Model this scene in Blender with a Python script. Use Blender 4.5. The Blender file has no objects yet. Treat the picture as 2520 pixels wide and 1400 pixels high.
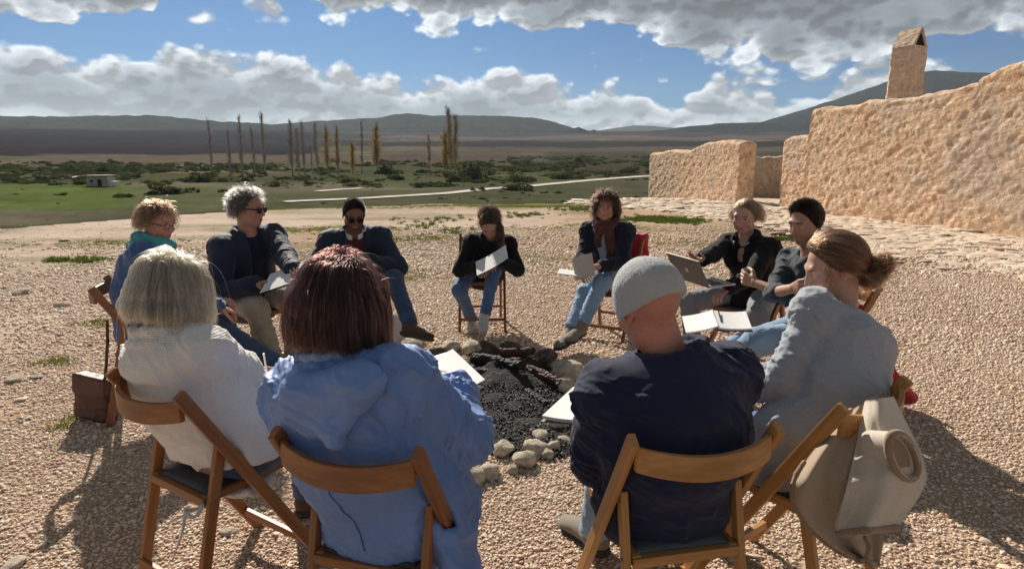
import bpy, bmesh, math, random, os
import numpy as np
from mathutils import Vector, Matrix, noise as mnoise

random.seed(7)
RNG = np.random.default_rng(7)
R = math.radians
scene = bpy.context.scene
COL = scene.collection

# ------------------------------------------------------------------ camera
FPX, CX, CY = 1600.0, 1260.0, 700.0          # focal length and centre in photo pixels (2520 x 1400)
CAM_H = 1.53
PITCH = math.atan((CY - 392.0) / FPX)
cam_data = bpy.data.cameras.new('camera')
cam_data.sensor_width = 36.0
cam_data.lens = 36.0 * FPX / 2520.0
cam_data.clip_start = 0.05
cam_data.clip_end = 30000.0
cam = bpy.data.objects.new('camera', cam_data)
cam.location = (0, 0, CAM_H)
cam.rotation_euler = (R(90) - PITCH, 0, 0)
COL.objects.link(cam)
scene.camera = cam
_c, _s = math.cos(PITCH), math.sin(PITCH)


def P(px, py, z=0.0):
    """world point of a photo pixel on the level z"""
    a = (px - CX) / FPX; b = (CY - py) / FPX
    dy = _c + b * _s; dz = b * _c - _s
    t = (z - CAM_H) / dz
    return np.array([a * t, dy * t, z])


def Q(px, py, Y):
    """world point of a photo pixel at the distance Y"""
    a = (px - CX) / FPX; b = (CY - py) / FPX
    dy = _c + b * _s; dz = b * _c - _s
    t = Y / dy
    return np.array([a * t, Y, CAM_H + dz * t])


def azel(px, py):
    a = (px - CX) / FPX; b = (CY - py) / FPX
    dy = _c + b * _s; dz = b * _c - _s
    return math.atan2(a, dy), math.atan2(dz, math.hypot(a, dy))


# ------------------------------------------------------------------ render look
scene.view_settings.view_transform = 'Standard'
scene.view_settings.look = 'None'
scene.view_settings.gamma = 1.0
scene.view_settings.use_curve_mapping = False
scene.view_settings.exposure = 0.50
try:
    scene.cycles.use_denoising = True
    scene.cycles.denoiser = 'OPENIMAGEDENOISE'
    scene.cycles.max_bounces = 6
    scene.cycles.diffuse_bounces = 3
    scene.cycles.transparent_max_bounces = 8
    scene.cycles.sample_clamp_indirect = 8.0
except Exception:
    pass

# ------------------------------------------------------------------ sun
SUN_AZ, SUN_EL = R(-21.0), R(33.0)
sun_vec = Vector((math.sin(SUN_AZ) * math.cos(SUN_EL), math.cos(SUN_AZ) * math.cos(SUN_EL), math.sin(SUN_EL)))
sd = bpy.data.lights.new('sun', 'SUN')
sd.energy = 5.0
sd.angle = R(0.5)
sd.color = (1.0, 0.915, 0.80)
sun = bpy.data.objects.new('sun', sd)
sun.rotation_euler = (-sun_vec).to_track_quat('-Z', 'Y').to_euler()
sun.location = (-10, 30, 25)
COL.objects.link(sun)

# ------------------------------------------------------------------ sky
world = bpy.data.worlds.new('World')
scene.world = world
world.use_nodes = True
wt = world.node_tree
wt.nodes.clear()


class NT:
    """small helper to write node trees"""
    def __init__(self, tree):
        self.t = tree
    def n(self, kind, **kw):
        nd = self.t.nodes.new(kind)
        for k, v in kw.items():
            setattr(nd, k, v)
        return nd
    def l(self, a, b):
        self.t.links.new(a, b)
    def m(self, op, a, b=None, c=None, clamp=False):
        nd = self.n('ShaderNodeMath', operation=op)
        nd.use_clamp = clamp
        for i, v in enumerate((a, b, c)):
            if v is None: continue
            if isinstance(v, (int, float)): nd.inputs[i].default_value = v
            else: self.l(v, nd.inputs[i])
        return nd.outputs[0]
    def vm(self, op, a, b=None, scale=None):
        nd = self.n('ShaderNodeVectorMath', operation=op)
        for i, v in enumerate((a, b)):
            if v is None: continue
            if isinstance(v, (tuple, list)): nd.inputs[i].default_value = v
            else: self.l(v, nd.inputs[i])
        if scale is not None:
            if isinstance(scale, (int, float)): nd.inputs['Scale'].default_value = scale
            else: self.l(scale, nd.inputs['Scale'])
        return nd.outputs[0]
    def mr(self, v, a, b, c=0.0, d=1.0, smooth=False):
        nd = self.n('ShaderNodeMapRange')
        if smooth: nd.interpolation_type = 'SMOOTHSTEP'
        self.l(v, nd.inputs[0])
        for i, x in enumerate((a, b, c, d)): nd.inputs[i + 1].default_value = x
        return nd.outputs[0]
    def ramp(self, v, stops, interp='LINEAR'):
        nd = self.n('ShaderNodeValToRGB')
        nd.color_ramp.interpolation = interp
        e = nd.color_ramp.elements
        while len(e) > 1: e.remove(e[-1])
        for i, (p, c) in enumerate(stops):
            el = e[0] if i == 0 else e.new(p)
            el.position = p
            el.color = tuple(c[:3]) + (1,) if len(c) == 3 else c
        self.l(v, nd.inputs[0])
        return nd.outputs[0]
    def mix(self, f, a, b, mode='MIX'):
        nd = self.n('ShaderNodeMix', data_type='RGBA', blend_type=mode)
        for i, v in ((0, f), (6, a), (7, b)):
            if isinstance(v, (int, float)): nd.inputs[i].default_value = v
            elif isinstance(v, (tuple, list)): nd.inputs[i].default_value = tuple(v[:3]) + (1,)
            else: self.l(v, nd.inputs[i])
        return nd.outputs[2]
    def noise(self, vec, scale, detail=4.0, rough=0.55, dist=0.0, dims='3D'):
        nd = self.n('ShaderNodeTexNoise', noise_dimensions=dims)
        if vec is not None: self.l(vec, nd.inputs['Vector'])
        nd.inputs['Scale'].default_value = scale
        nd.inputs['Detail'].default_value = detail
        nd.inputs['Roughness'].default_value = rough
        nd.inputs['Distortion'].default_value = dist
        return nd.outputs[0]
    def voro(self, vec, scale, feature='F1', detail=0.0, rnd=1.0, out=0, smooth=None):
        nd = self.n('ShaderNodeTexVoronoi', feature=feature)
        if vec is not None: self.l(vec, nd.inputs['Vector'])
        nd.inputs['Scale'].default_value = scale
        if 'Detail' in nd.inputs and detail: nd.inputs['Detail'].default_value = detail
        nd.inputs['Randomness'].default_value = rnd
        if smooth is not None: nd.inputs['Smoothness'].default_value = smooth
        return nd.outputs[out]


def curve_node(g, value, pts, lo, hi):
    """float curve over value in lo..hi with outputs as given (pts: (x, y), y within 0..1)"""
    nd = g.n('ShaderNodeFloatCurve')
    v = g.mr(value, lo, hi)
    g.l(v, nd.inputs['Value'])
    cv = nd.mapping.curves[0]
    pts = sorted(pts)
    pp = [((x - lo) / (hi - lo), y) for x, y in pts]
    cv.points[0].location = pp[0]
    cv.points[1].location = pp[-1]
    for p in pp[1:-1]:
        cv.points.new(p[0], p[1])
    nd.mapping.update()
    return nd.outputs[0]


def build_sky():
    g = NT(wt)
    tc = g.n('ShaderNodeTexCoord')
    vec = tc.outputs['Generated']
    sp = g.n('ShaderNodeSeparateXYZ'); g.l(vec, sp.inputs[0])
    az = g.m('ARCTAN2', sp.outputs[0], sp.outputs[1])
    el = g.m('ARCSINE', sp.outputs[2])
    # coordinates for the cloud texture: azimuth/elevation near the horizon, a flat layer overhead
    cmb = g.n('ShaderNodeCombineXYZ'); g.l(az, cmb.inputs[0]); g.l(g.m('MULTIPLY', el, 1.55), cmb.inputs[1])
    c2 = cmb.outputs[0]
    def texture(v):
        n1 = g.noise(v, 6.5, 7.0, 0.56, 0.25, '2D')
        vo = g.n('ShaderNodeTexVoronoi', feature='SMOOTH_F1', voronoi_dimensions='2D')
        g.l(v, vo.inputs['Vector'])
        vo.inputs['Scale'].default_value = 13.0
        vo.inputs['Detail'].default_value = 2.5
        vo.inputs['Roughness'].default_value = 0.55
        vo.inputs['Smoothness'].default_value = 0.35
        b = g.m('SUBTRACT', 1.0, vo.outputs[0])
        return g.m('ADD', g.m('MULTIPLY', n1, 0.62), g.m('MULTIPLY', b, 0.38))
    tx = texture(c2)
    # the same texture seen a little up and towards the sun: lit sides of the billows
    tx2 = texture(g.vm('ADD', c2, (-0.004, 0.016, 0.0)))
    relief = g.m('SUBTRACT', tx, tx2)
    # edges
    K = 0.36        # elevation that maps to 1 on the curves
    def pts(lst):
        out = []
        for x, y in lst:
            a, e = azel(x, y)
            out.append((a, max(0.0, min(1.0, e / K))))
        return out
    lo, hi = -0.95, 0.95
    top = pts([(0, 78), (60, 92), (200, 128), (330, 126), (420, 100), (480, 90), (590, 104), (740, 132), (810, 168), (890, 152), (950, 172), (1035, 200),
               (1070, 172), (1190, 176), (1290, 158), (1400, 182), (1440, 208), (1520, 178), (1590, 192), (1650, 236), (1700, 218), (1760, 188),
               (1860, 206), (1990, 228), (2060, 200), (2120, 150), (2200, 128), (2330, 150), (2400, 170), (2520, 175)])
    top = [(-0.95, 0.62), (-0.80, 0.50)] + top + [(0.80, 0.42), (0.95, 0.50)]
    deck = pts([(0, 45), (120, 60), (250, 66), (330, 60), (385, 30), (430, -90), (600, -120), (700, -60), (770, 30), (860, 62), (930, 40), (1000, 66), (1100, 96),
                (1240, 74), (1350, 104), (1480, 98), (1600, 84), (1650, 118), (1750, 146), (1860, 142), (1930, 166), (2060, 158), (2120, 150), (2260, 128), (2330, 108), (2440, 92), (2520, 118)])
    deck = [(-0.95, 0.72), (-0.80, 0.84)] + deck + [(0.80, 0.75), (0.95, 0.62)]
    T = g.m('MULTIPLY', curve_node(g, az, top, lo, hi), K)
    U = g.m('MULTIPLY', curve_node(g, az, deck, lo, hi), K)
    wob = g.m('MULTIPLY', g.m('SUBTRACT', tx, 0.45), 0.095)
    band = g.m('ADD', g.m('SUBTRACT', T, el), wob)               # > 0 inside
    thin = g.m('MULTIPLY', g.m('SUBTRACT', tx, 0.50), 0.20)
    # below the band's grey base: thin bright cloud with gaps
    base = g.m('SUBTRACT', el, 0.045)
    base = g.m('ADD', base, g.m('MULTIPLY', g.m('SUBTRACT', g.noise(c2, 4.0, 3.0, 0.55, 0, '2D'), 0.5), 0.05))
    dk = g.m('MULTIPLY', g.m('ADD', g.m('SUBTRACT', el, U), wob), 1.5)
    D = g.m('MAXIMUM', g.m('MINIMUM', band, g.m('ADD', g.m('MULTIPLY', base, 1.4), 0.012)), dk)
    D = g.m('MAXIMUM', D, g.m('MINIMUM', g.m('ADD', thin, 0.006), g.m('SUBTRACT', 0.115, el)))
    for (x, y, rx, ry) in ((487, 46, 82, 30), (668, 25, 70, 40), (1258, 140, 44, 10), (1562, 146, 82, 27), (1465, 148, 14, 14), (1890, 172, 74, 17), (1338, 96, 22, 10), (1176, 124, 10, 7), (2010, 185, 12, 10)):
        a0, e0 = azel(x, y)
        a1, e1 = azel(x + rx, y - ry)
        ra, re = a1 - a0, abs(e1 - e0)
        q = g.m('ADD', g.m('POWER', g.m('DIVIDE', g.m('SUBTRACT', az, a0), ra), 2.0), g.m('POWER', g.m('DIVIDE', g.m('SUBTRACT', el, e0), re), 2.0))
        dd = g.m('MULTIPLY', g.m('SUBTRACT', 1.0, g.m('SQRT', q)), re)
        D = g.m('MAXIMUM', D, g.m('ADD', dd, g.m('MULTIPLY', wob, 0.55)))
    # blue holes in the deck at the right
    for (x, y, rx, ry) in ((2455, 128, 70, 26),):
        a0, e0 = azel(x, y); a1, e1 = azel(x + rx, y - ry)
        ra, re = a1 - a0, abs(e1 - e0)
        q = g.m('ADD', g.m('POWER', g.m('DIVIDE', g.m('SUBTRACT', az, a0), ra), 2.0), g.m('POWER', g.m('DIVIDE', g.m('SUBTRACT', el, e0), re), 2.0))
        dd = g.m('MULTIPLY', g.m('SUBTRACT', g.m('SQRT', q), 1.0), re)
        D = g.m('MINIMUM', D, g.m('ADD', dd, wob))
    alpha = g.mr(D, -0.002, 0.013, 0, 1, True)
    thick = g.mr(D, 0.0, 0.085)
    col = g.ramp(thick, [(0.0, (0.74, 0.80, 0.85)), (0.12, (0.86, 0.90, 0.92)), (0.28, (0.56, 0.61, 0.65)), (0.50, (0.30, 0.345, 0.385)), (1.0, (0.19, 0.205, 0.22))])
    rel = g.mr(relief, -0.06, 0.06, -0.48, 0.48)
    bright = g.m('ADD', 1.0, g.m('MULTIPLY', rel, g.m('SUBTRACT', 1.0, g.m('MULTIPLY', thick, 0.45))))
    cloud = g.mix(1.0, col, (1, 1, 1), 'MULTIPLY')
    cl = g.vm('SCALE', cloud, scale=bright)
    # the lowest strip of air is pale
    haze = g.mr(el, 0.0, 0.13, 1.0, 0.0, True)
    cl = g.mix(g.m('MULTIPLY', haze, 0.55), cl, (0.66, 0.76, 0.80))
    sky = g.n('ShaderNodeTexSky', sky_type='NISHITA')
    sky.sun_disc = False
    sky.sun_elevation = SUN_EL
    sky.sun_rotation = SUN_AZ % (2 * math.pi)
    sky.altitude = 600
    sky.air_density = 1.0
    sky.dust_density = 0.6
    sky.ozone_density = 1.6
    lp = g.vm('SCALE', cl, scale=8.2)          # clouds at the brightness of the physical sky
    tint = g.mix(1.0, sky.outputs[0], (0.16, 0.345, 0.57), 'MULTIPLY')
    tot = g.mix(alpha, tint, lp)
    bg = g.n('ShaderNodeBackground'); g.l(tot, bg.inputs[0]); bg.inputs[1].default_value = 0.072
    out = g.n('ShaderNodeOutputWorld'); g.l(bg.outputs[0], out.inputs[0])
    return sky


sky_node = build_sky()
try:
    world.cycles.sampling_method = 'MANUAL'
    world.cycles.sample_map_resolution = 256
except Exception:
    pass


# ------------------------------------------------------------------ object helpers
def link(o, parent=None):
    COL.objects.link(o)
    if parent is not None: o.parent = parent
    return o


def tag(o, label=None, cat=None, group=None, kind=None):
    if label: o['label'] = label
    if cat: o['category'] = cat
    if group: o['group'] = group
    if kind: o['kind'] = kind
    return o


def empty(name, label, cat, loc=(0, 0, 0), rz=0.0, group=None):
    o = bpy.data.objects.new(name, None)
    o.empty_display_size = 0.1
    o.location = loc; o.rotation_euler = (0, 0, rz)
    COL.objects.link(o)
    return tag(o, label, cat, group)


def mesh_np(name, V, F, mat=None, parent=None, smooth=True, cols=None, attrs=None):
    """mesh from numpy vertices and quads/tris (lists allowed)"""
    me = bpy.data.meshes.new(name)
    V = np.asarray(V, dtype=np.float32)
    if isinstance(F, np.ndarray) and F.ndim == 2:
        n, k = F.shape
        me.vertices.add(len(V)); me.vertices.foreach_set('co', V.ravel())
        me.loops.add(n * k); me.loops.foreach_set('vertex_index', F.astype(np.int32).ravel())
        me.polygons.add(n)
        me.polygons.foreach_set('loop_start', np.arange(n, dtype=np.int32) * k)
        me.update(calc_edges=True)
    else:
        me.from_pydata([tuple(v) for v in V], [], [list(f) for f in F])
    if smooth:
        me.polygons.foreach_set('use_smooth', np.ones(len(me.polygons), dtype=bool))
    if cols is not None:
        a = me.color_attributes.new('Col', 'FLOAT_COLOR', 'POINT')
        c = np.ones((len(V), 4), dtype=np.float32); c[:, :3] = cols
        a.data.foreach_set('color', c.ravel())
    if attrs:
        for k_, v_ in attrs.items():
            a = me.attributes.new(k_, 'FLOAT_VECTOR', 'POINT')
            a.data.foreach_set('vector', np.asarray(v_, dtype=np.float32).ravel())
    me.validate()
    if mat: me.materials.append(mat)
    o = bpy.data.objects.new(name, me)
    return link(o, parent)


# numpy value noise -------------------------------------------------
def _hash(ix, iy, iz, seed):
    h = (ix * 374761393 + iy * 668265263 + iz * 2147483647 + seed * 1274126177) & 0xffffffff
    h = ((h ^ (h >> 13)) * 1274126177) & 0xffffffff
    h = (h ^ (h >> 16)) & 0xffffffff
    return h.astype(np.float64) / 4294967295.0


def vnoise(p, seed=0):
    p = np.asarray(p, dtype=np.float64)
    f = np.floor(p); i = f.astype(np.int64); f = p - f
    u = f * f * f * (f * (f * 6 - 15) + 10)
    out = 0
    for dx in (0, 1):
        wx = u[..., 0] if dx else 1 - u[..., 0]
        for dy in (0, 1):
            wy = u[..., 1] if dy else 1 - u[..., 1]
            for dz in (0, 1):
                wz = u[..., 2] if dz else 1 - u[..., 2]
                out = out + wx * wy * wz * _hash(i[..., 0] + dx, i[..., 1] + dy, i[..., 2] + dz, seed)
    return out


def fbm(p, oct=4, seed=0, lac=2.03, gain=0.5):
    a, s, t = 1.0, 0.0, 0.0
    p = np.asarray(p, dtype=np.float64)
    for o in range(oct):
        s = s + a * vnoise(p, seed + o * 17); t += a
        p = p * lac + 11.3; a *= gain
    return s / t


def ridge(p, oct=3, seed=0):
    a, s, t = 1.0, 0.0, 0.0
    for o in range(oct):
        n = 1 - np.abs(2 * vnoise(p, seed + o * 31) - 1)
        s = s + a * n * n; t += a
        p = p * 2.1 + 5.7; a *= 0.5
    return s / t


# ------------------------------------------------------------------ materials
def new_mat(name):
    m = bpy.data.materials.new(name)
    m.use_nodes = True
    m.node_tree.nodes.clear()
    g = NT(m.node_tree)
    out = g.n('ShaderNodeOutputMaterial')
    b = g.n('ShaderNodeBsdfPrincipled')
    g.l(b.outputs[0], out.inputs[0])
    return m, g, b, out


def bump(g, b, h, strength=0.3, dist=0.01):
    bp = g.n('ShaderNodeBump')
    bp.inputs['Strength'].default_value = strength
    bp.inputs['Distance'].default_value = dist
    g.l(h, bp.inputs['Height'])
    g.l(bp.outputs[0], b.inputs['Normal'])
    return bp


def simple(name, col, rough=0.6, var=0.12, scale=20.0, bstr=0.15, bdist=0.004, metallic=0.0, sheen=0.0, spec=0.5, coords='Object'):
    m, g, b, out = new_mat(name)
    tc = g.n('ShaderNodeTexCoord')
    n = g.noise(tc.outputs[coords], scale, 5)
    lo = tuple(max(0, c * (1 - var)) for c in col); hi = tuple(min(1, c * (1 + var)) for c in col)
    g.l(g.ramp(n, [(0.3, lo), (0.7, hi)]), b.inputs['Base Color'])
    b.inputs['Roughness'].default_value = rough
    b.inputs['Metallic'].default_value = metallic
    b.inputs['Specular IOR Level'].default_value = spec
    if sheen:
        b.inputs['Sheen Weight'].default_value = sheen
        b.inputs['Sheen Roughness'].default_value = 0.5
    if bstr: bump(g, b, g.noise(tc.outputs[coords], scale * 6, 3), bstr, bdist)
    return m


def fabric(name, col, rough=0.85, scale=900.0, var=0.10, bstr=0.25, weave='fine', sheen=0.25, spec=0.3):
    m, g, b, out = new_mat(name)
    tc = g.n('ShaderNodeTexCoord'); v = tc.outputs['Object']
    n = g.noise(v, 9.0, 5)
    n2 = g.noise(v, 160.0, 3)
    mixn = g.m('ADD', g.m('MULTIPLY', n, 0.6), g.m('MULTIPLY', n2, 0.4))
    lo = tuple(max(0, c * (1 - var)) for c in col); hi = tuple(min(1, c * (1 + var)) for c in col)
    colr = g.ramp(mixn, [(0.35, lo), (0.65, hi)])
    if weave == 'knit':
        w = g.n('ShaderNodeTexWave', wave_type='BANDS', bands_direction='Z')
        g.l(v, w.inputs['Vector']); w.inputs['Scale'].default_value = scale
        w.inputs['Distortion'].default_value = 2.2; w.inputs['Detail'].default_value = 2; w.inputs['Detail Scale'].default_value = 4.0
        w2 = g.n('ShaderNodeTexWave', wave_type='BANDS', bands_direction='DIAGONAL')
        g.l(v, w2.inputs['Vector']); w2.inputs['Scale'].default_value = scale * 0.8
        w2.inputs['Distortion'].default_value = 2.0; w2.inputs['Detail Scale'].default_value = 3.0
        h = g.m('ADD', g.m('MULTIPLY', w.outputs[1], 0.6), g.m('MULTIPLY', w2.outputs[1], 0.4))
        h = g.m('ADD', h, g.m('MULTIPLY', n2, 0.8))
        colr = g.mix(g.m('MULTIPLY', w.outputs[1], 0.18), colr, tuple(c * 0.72 for c in col))
        bump(g, b, h, bstr, 0.004)
    elif weave == 'denim':
        w = g.n('ShaderNodeTexWave', wave_type='BANDS', bands_direction='DIAGONAL')
        g.l(v, w.inputs['Vector']); w.inputs['Scale'].default_value = 220.0; w.inputs['Distortion'].default_value = 1.0
        fade = g.noise(v, 7.0, 3)
        colr = g.mix(g.mr(fade, 0.45, 0.75, 0, 0.45), colr, tuple(min(1, c * 1.6 + 0.03) for c in col))
        colr = g.mix(g.m('MULTIPLY', w.outputs[1], 0.2), colr, tuple(min(1, c * 1.5 + 0.02) for c in col))
        bump(g, b, g.m('ADD', w.outputs[1], n2), bstr, 0.001)
    elif weave == 'fleece':
        nn = g.noise(v, 420.0, 4, 0.7)
        colr = g.mix(g.mr(nn, 0.35, 0.7), tuple(c * 0.75 for c in col), tuple(min(1, c * 1.25) for c in col))
        bump(g, b, nn, bstr, 0.004)
    elif weave == 'rubble':
        bump(g, b, n2, bstr, 0.004)
    else:
        nn = g.noise(v, 40.0, 5, 0.6)
        bump(g, b, g.m('ADD', g.m('MULTIPLY', nn, 1.0), g.m('MULTIPLY', n2, 0.15)), bstr, 0.006)
    g.l(colr, b.inputs['Base Color'])
    b.inputs['Roughness'].default_value = rough
    b.inputs['Specular IOR Level'].default_value = spec
    b.inputs['Sheen Weight'].default_value = sheen
    b.inputs['Sheen Roughness'].default_value = 0.55
    return m
# ================================================================== the land
def interp(x, xs, ys):
    return np.interp(x, xs, ys)


def project(X, Y, Z):
    """photo pixel of world points (used only to know which field a far point belongs to)"""
    p = Y * _c + (CAM_H - Z) * _s
    return CX + FPX * X / p, CY - FPX * ((Z - CAM_H) * _c + Y * _s) / p


# elevation of the land along the view: (distance, photo row of that ground)
ROWS_D = [150, 175, 250, 350, 500, 700, 1000, 1400, 2000, 3000, 6000]
ROWS_Y = [446, 433, 416, 404, 392, 381, 366, 348, 331, 326, 323]


def edge_dist(az):
    return np.interp(az, [-1.2, -0.65, -0.45, -0.2, 0.1, 0.2, 0.3, 0.7, 1.2], [16, 18.0, 20.0, 22.0, 22.5, 25.5, 33, 40, 40])


def land_z(X, Y):
    X = np.asarray(X, float); Y = np.asarray(Y, float)
    r = np.hypot(X, Y); az = np.arctan2(X, Y)
    e = edge_dist(az) + 1.2 * (fbm(np.stack([az * 14, az * 0, az * 0], -1), 3, 5) - .5)
    # far rows -> heights; the row is a height above eye level at that distance
    zr = []
    for d, y in zip(ROWS_D, ROWS_Y):
        zr.append(Q(CX, y, d)[2])
    zfar = np.interp(r, [45, 95] + ROWS_D, [-4.4, -5.3] + zr)
    zfar = zfar + np.where(r > 60, (fbm(np.stack([X / 60, Y / 60, X * 0], -1), 3, 9) - .5) * np.clip(r / 250, 0, 1.0) * 1.6, 0)
    zfar = zfar + (fbm(np.stack([X / 420, Y / 420, X * 0], -1), 3, 19) - .5) * np.clip((r - 500) / 900, 0, 1) * 16
    t = np.clip((r - e) / 26.0, 0, 1)
    t = t * t * (3 - 2 * t)
    z = zfar * t
    # the yard itself: nearly level, gently uneven away from the circle
    amp = np.clip((r - 7.0) / 6.0, 0, 1) * 0.09
    z = z + (1 - t) * amp * (fbm(np.stack([X / 2.2, Y / 2.2, X * 0 + 3], -1), 4, 3) - .5)
    # the rocky apron swells a little towards the wall
    ap = apron_mask(X, Y)
    z = z + ap * 0.07 * (0.4 + fbm(np.stack([X / .6, Y / .6, X * 0], -1), 3, 44))
    return z


def apron_mask(X, Y):
    # lower edge of the pale stony apron: from (1400,520) over (1900,560), (2130,640) to (2520,700)
    pts = [P(1380, 503), P(1600, 522), P(1900, 562), P(2130, 640), P(2520, 702), P(2900, 760)]
    xs = np.array([p[0] for p in pts]); ys = np.array([p[1] for p in pts])
    lim = np.interp(X, xs, ys)
    n = (fbm(np.stack([X * 1.1, Y * 1.1, X * 0 + 8], -1), 3, 77) - .5) * 1.6
    m = np.clip((Y + n - lim) / 0.8, 0, 1) * np.clip((X - xs[0]) / 0.8 + n, 0, 1) * np.clip((26.5 - Y) / 2.0, 0, 1)
    return m * m * (3 - 2 * m)


def lerp_col(c, a, m):
    m = m[:, None]
    return c * (1 - m) + np.asarray(a)[None, :] * m


def build_land():
    az = np.concatenate([np.linspace(-math.pi, -0.80, 90, endpoint=False), np.linspace(-0.80, 0.80, 780), np.linspace(0.80, math.pi, 91)[1:]])
    rr = [0.0]
    rr += list(np.linspace(0.4, 14, 70))
    rr += list(np.linspace(14.3, 34, 70))
    rr += list(np.geomspace(35, 6000, 230))
    rr = np.array(rr)
    A, RR = np.meshgrid(az, rr)
    X = (np.sin(A) * RR).ravel(); Y = (np.cos(A) * RR).ravel()
    Z = land_z(X, Y)
    nr, na = A.shape
    ii, jj = np.meshgrid(np.arange(nr - 1), np.arange(na - 1), indexing='ij')
    a = (ii * na + jj).ravel(); b = (ii * na + jj + 1).ravel(); c = ((ii + 1) * na + jj + 1).ravel(); d = ((ii + 1) * na + jj).ravel()
    F = np.stack([a, d, c, b], 1)
    r = np.hypot(X, Y)
    px, py = project(X, np.maximum(Y, 0.1), Z)
    n1 = fbm(np.stack([X / 30, Y / 60, X * 0], -1), 4, 21)
    nw = fbm(np.stack([px / 140, py / 14, px * 0], -1), 4, 12)
    y2 = py + (nw - .5) * 14
    # base: yard colours
    gravel = np.array([0.50, 0.36, 0.26]); pale = np.array([0.68, 0.55, 0.43]); track = np.array([0.62, 0.50, 0.41])
    C = np.tile(gravel, (len(X), 1)).astype(float)
    ny = fbm(np.stack([X / 1.6, Y / 1.6, X * 0], -1), 4, 2)
    # pale compacted track on the left and across the back
    trk = np.clip((-X - 3.0 - 0.10 * (Y - 4)) / 1.5, 0, 1) * 0.8 + np.clip((Y - 13.5 + (ny - .5) * 3) / 1.5, 0, 1) * np.clip((3 - X) / 3, 0, 1) * 0.8
    C = lerp_col(C, track, np.clip(trk, 0, 1))
    C = lerp_col(C, pale, apron_mask(X, Y))
    C *= (0.86 + 0.28 * ny)[:, None]
    # grass film on the yard
    gr = np.clip((fbm(np.stack([X / 2.4, Y / 0.9, X * 0 + 4], -1), 4, 8) - .53) * 6, 0, 1) * np.clip((Y - 7.5) / 2.5, 0, 1) * np.clip((r - 5) / 3, 0, 1) * (1 - apron_mask(X, Y))
    edge = np.clip((r - edge_dist(np.arctan2(X, Y)) + 3.2) / 2.5, 0, 1) * np.clip((px - 620) / 200, 0, 1)
    C = lerp_col(C, (0.19, 0.20, 0.085), np.clip(gr * 0.55 + edge * 0.45 * (0.4 + ny), 0, 1))
    far = r > (edge_dist(np.arctan2(X, Y)) + 0.5)
    # valley fields; the darkest far bands carry cloud shade in their colour
    G = np.tile(np.array([0.085, 0.085, 0.055]), (len(X), 1))
    G = lerp_col(G, (0.16, 0.14, 0.10), np.clip((n1 - .45) * 4, 0, 1))
    left = np.clip((420 - px + (nw - .5) * 300) / 160, 0, 1)
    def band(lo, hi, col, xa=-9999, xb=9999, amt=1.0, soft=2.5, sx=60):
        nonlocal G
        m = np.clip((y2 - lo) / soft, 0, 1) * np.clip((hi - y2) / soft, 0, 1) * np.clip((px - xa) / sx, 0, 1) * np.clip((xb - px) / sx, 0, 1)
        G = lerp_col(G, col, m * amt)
    band(300, 345, (0.060, 0.052, 0.056))
    band(334, 344, (0.115, 0.095, 0.088), 900, 2200)
    band(318, 382, (0.026, 0.023, 0.028), -9999, 820)  # cloud shade over the far plain, put into the ground colour
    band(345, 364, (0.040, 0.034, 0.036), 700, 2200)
    band(352, 384, (0.030, 0.025, 0.027), -9999, 700)  # darker strip of the same cloud-shaded plain, shade held in the tint
    band(378, 402, (0.115, 0.092, 0.074), 60, 900)
    band(362, 374, (0.10, 0.080, 0.064), 1250, 2200)
    band(360, 410, (0.088, 0.072, 0.058), 900, 1330)
    band(358, 372, (0.125, 0.11, 0.078), 900, 1160)
    band(373, 430, (0.062, 0.058, 0.042), 1300, 2300)
    band(400, 450, (0.070, 0.078, 0.042), -9999, 1400, 0.8)
    band(414, 428, (0.17, 0.125, 0.09), 300, 720, 0.8)
    band(404, 412, (0.26, 0.23, 0.19), 380, 560, 0.9)
    band(452, 520, (0.100, 0.135, 0.045), -9999, 360, 1.0, 4)
    band(455, 520, (0.098, 0.112, 0.055), 300, 640, 0.8, 4)
    band(440, 462, (0.088, 0.105, 0.052), 880, 1500, 0.7, 4)
    band(468, 520, (0.078, 0.085, 0.048), 600, 2000, 0.8, 4)
    band(462, 474, (0.14, 0.12, 0.09), 560, 900, 0.7)
    streak = fbm(np.stack([px / 260, y2 / 3.2, px * 0], -1), 4, 61)
    G *= (0.72 + 0.56 * streak)[:, None]
    speck = fbm(np.stack([X / 5.0, Y / 5.0, X * 0], -1), 3, 31)
    G *= (0.75 + 0.5 * speck)[:, None]
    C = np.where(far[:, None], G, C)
    C = np.clip(C, 0.01, 0.9)
    # material
    m, g, b, out = new_mat('earth')
    at = g.n('ShaderNodeAttribute', attribute_name='Col')
    tc = g.n('ShaderNodeTexCoord'); v = tc.outputs['Object']
    n = g.noise(v, 3.0, 8, 0.65)
    nn = g.noise(v, 26.0, 6, 0.65)
    f = g.m('ADD', g.m('MULTIPLY', n, 0.5), g.m('MULTIPLY', nn, 0.5))
    sc = g.mr(f, 0.3, 0.7, 0.72, 1.25)
    colr = g.vm('SCALE', at.outputs['Color'], scale=sc)
    g.l(colr, b.inputs['Base Color'])
    b.inputs['Roughness'].default_value = 0.95
    b.inputs['Specular IOR Level'].default_value = 0.0
    vo = g.voro(v, 38.0, 'F1', 0.0)
    h = g.m('ADD', g.m('MULTIPLY', nn, 1.0), g.m('MULTIPLY', g.m('SUBTRACT', 1.0, vo), 0.6))
    h = g.m('ADD', h, g.m('MULTIPLY', g.noise(v, 7.0, 4), 1.5))
    bump(g, b, h, 0.9, 0.03)
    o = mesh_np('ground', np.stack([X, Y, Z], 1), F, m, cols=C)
    tag(o, kind='structure')
    return m


earth_mat = build_land()


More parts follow.
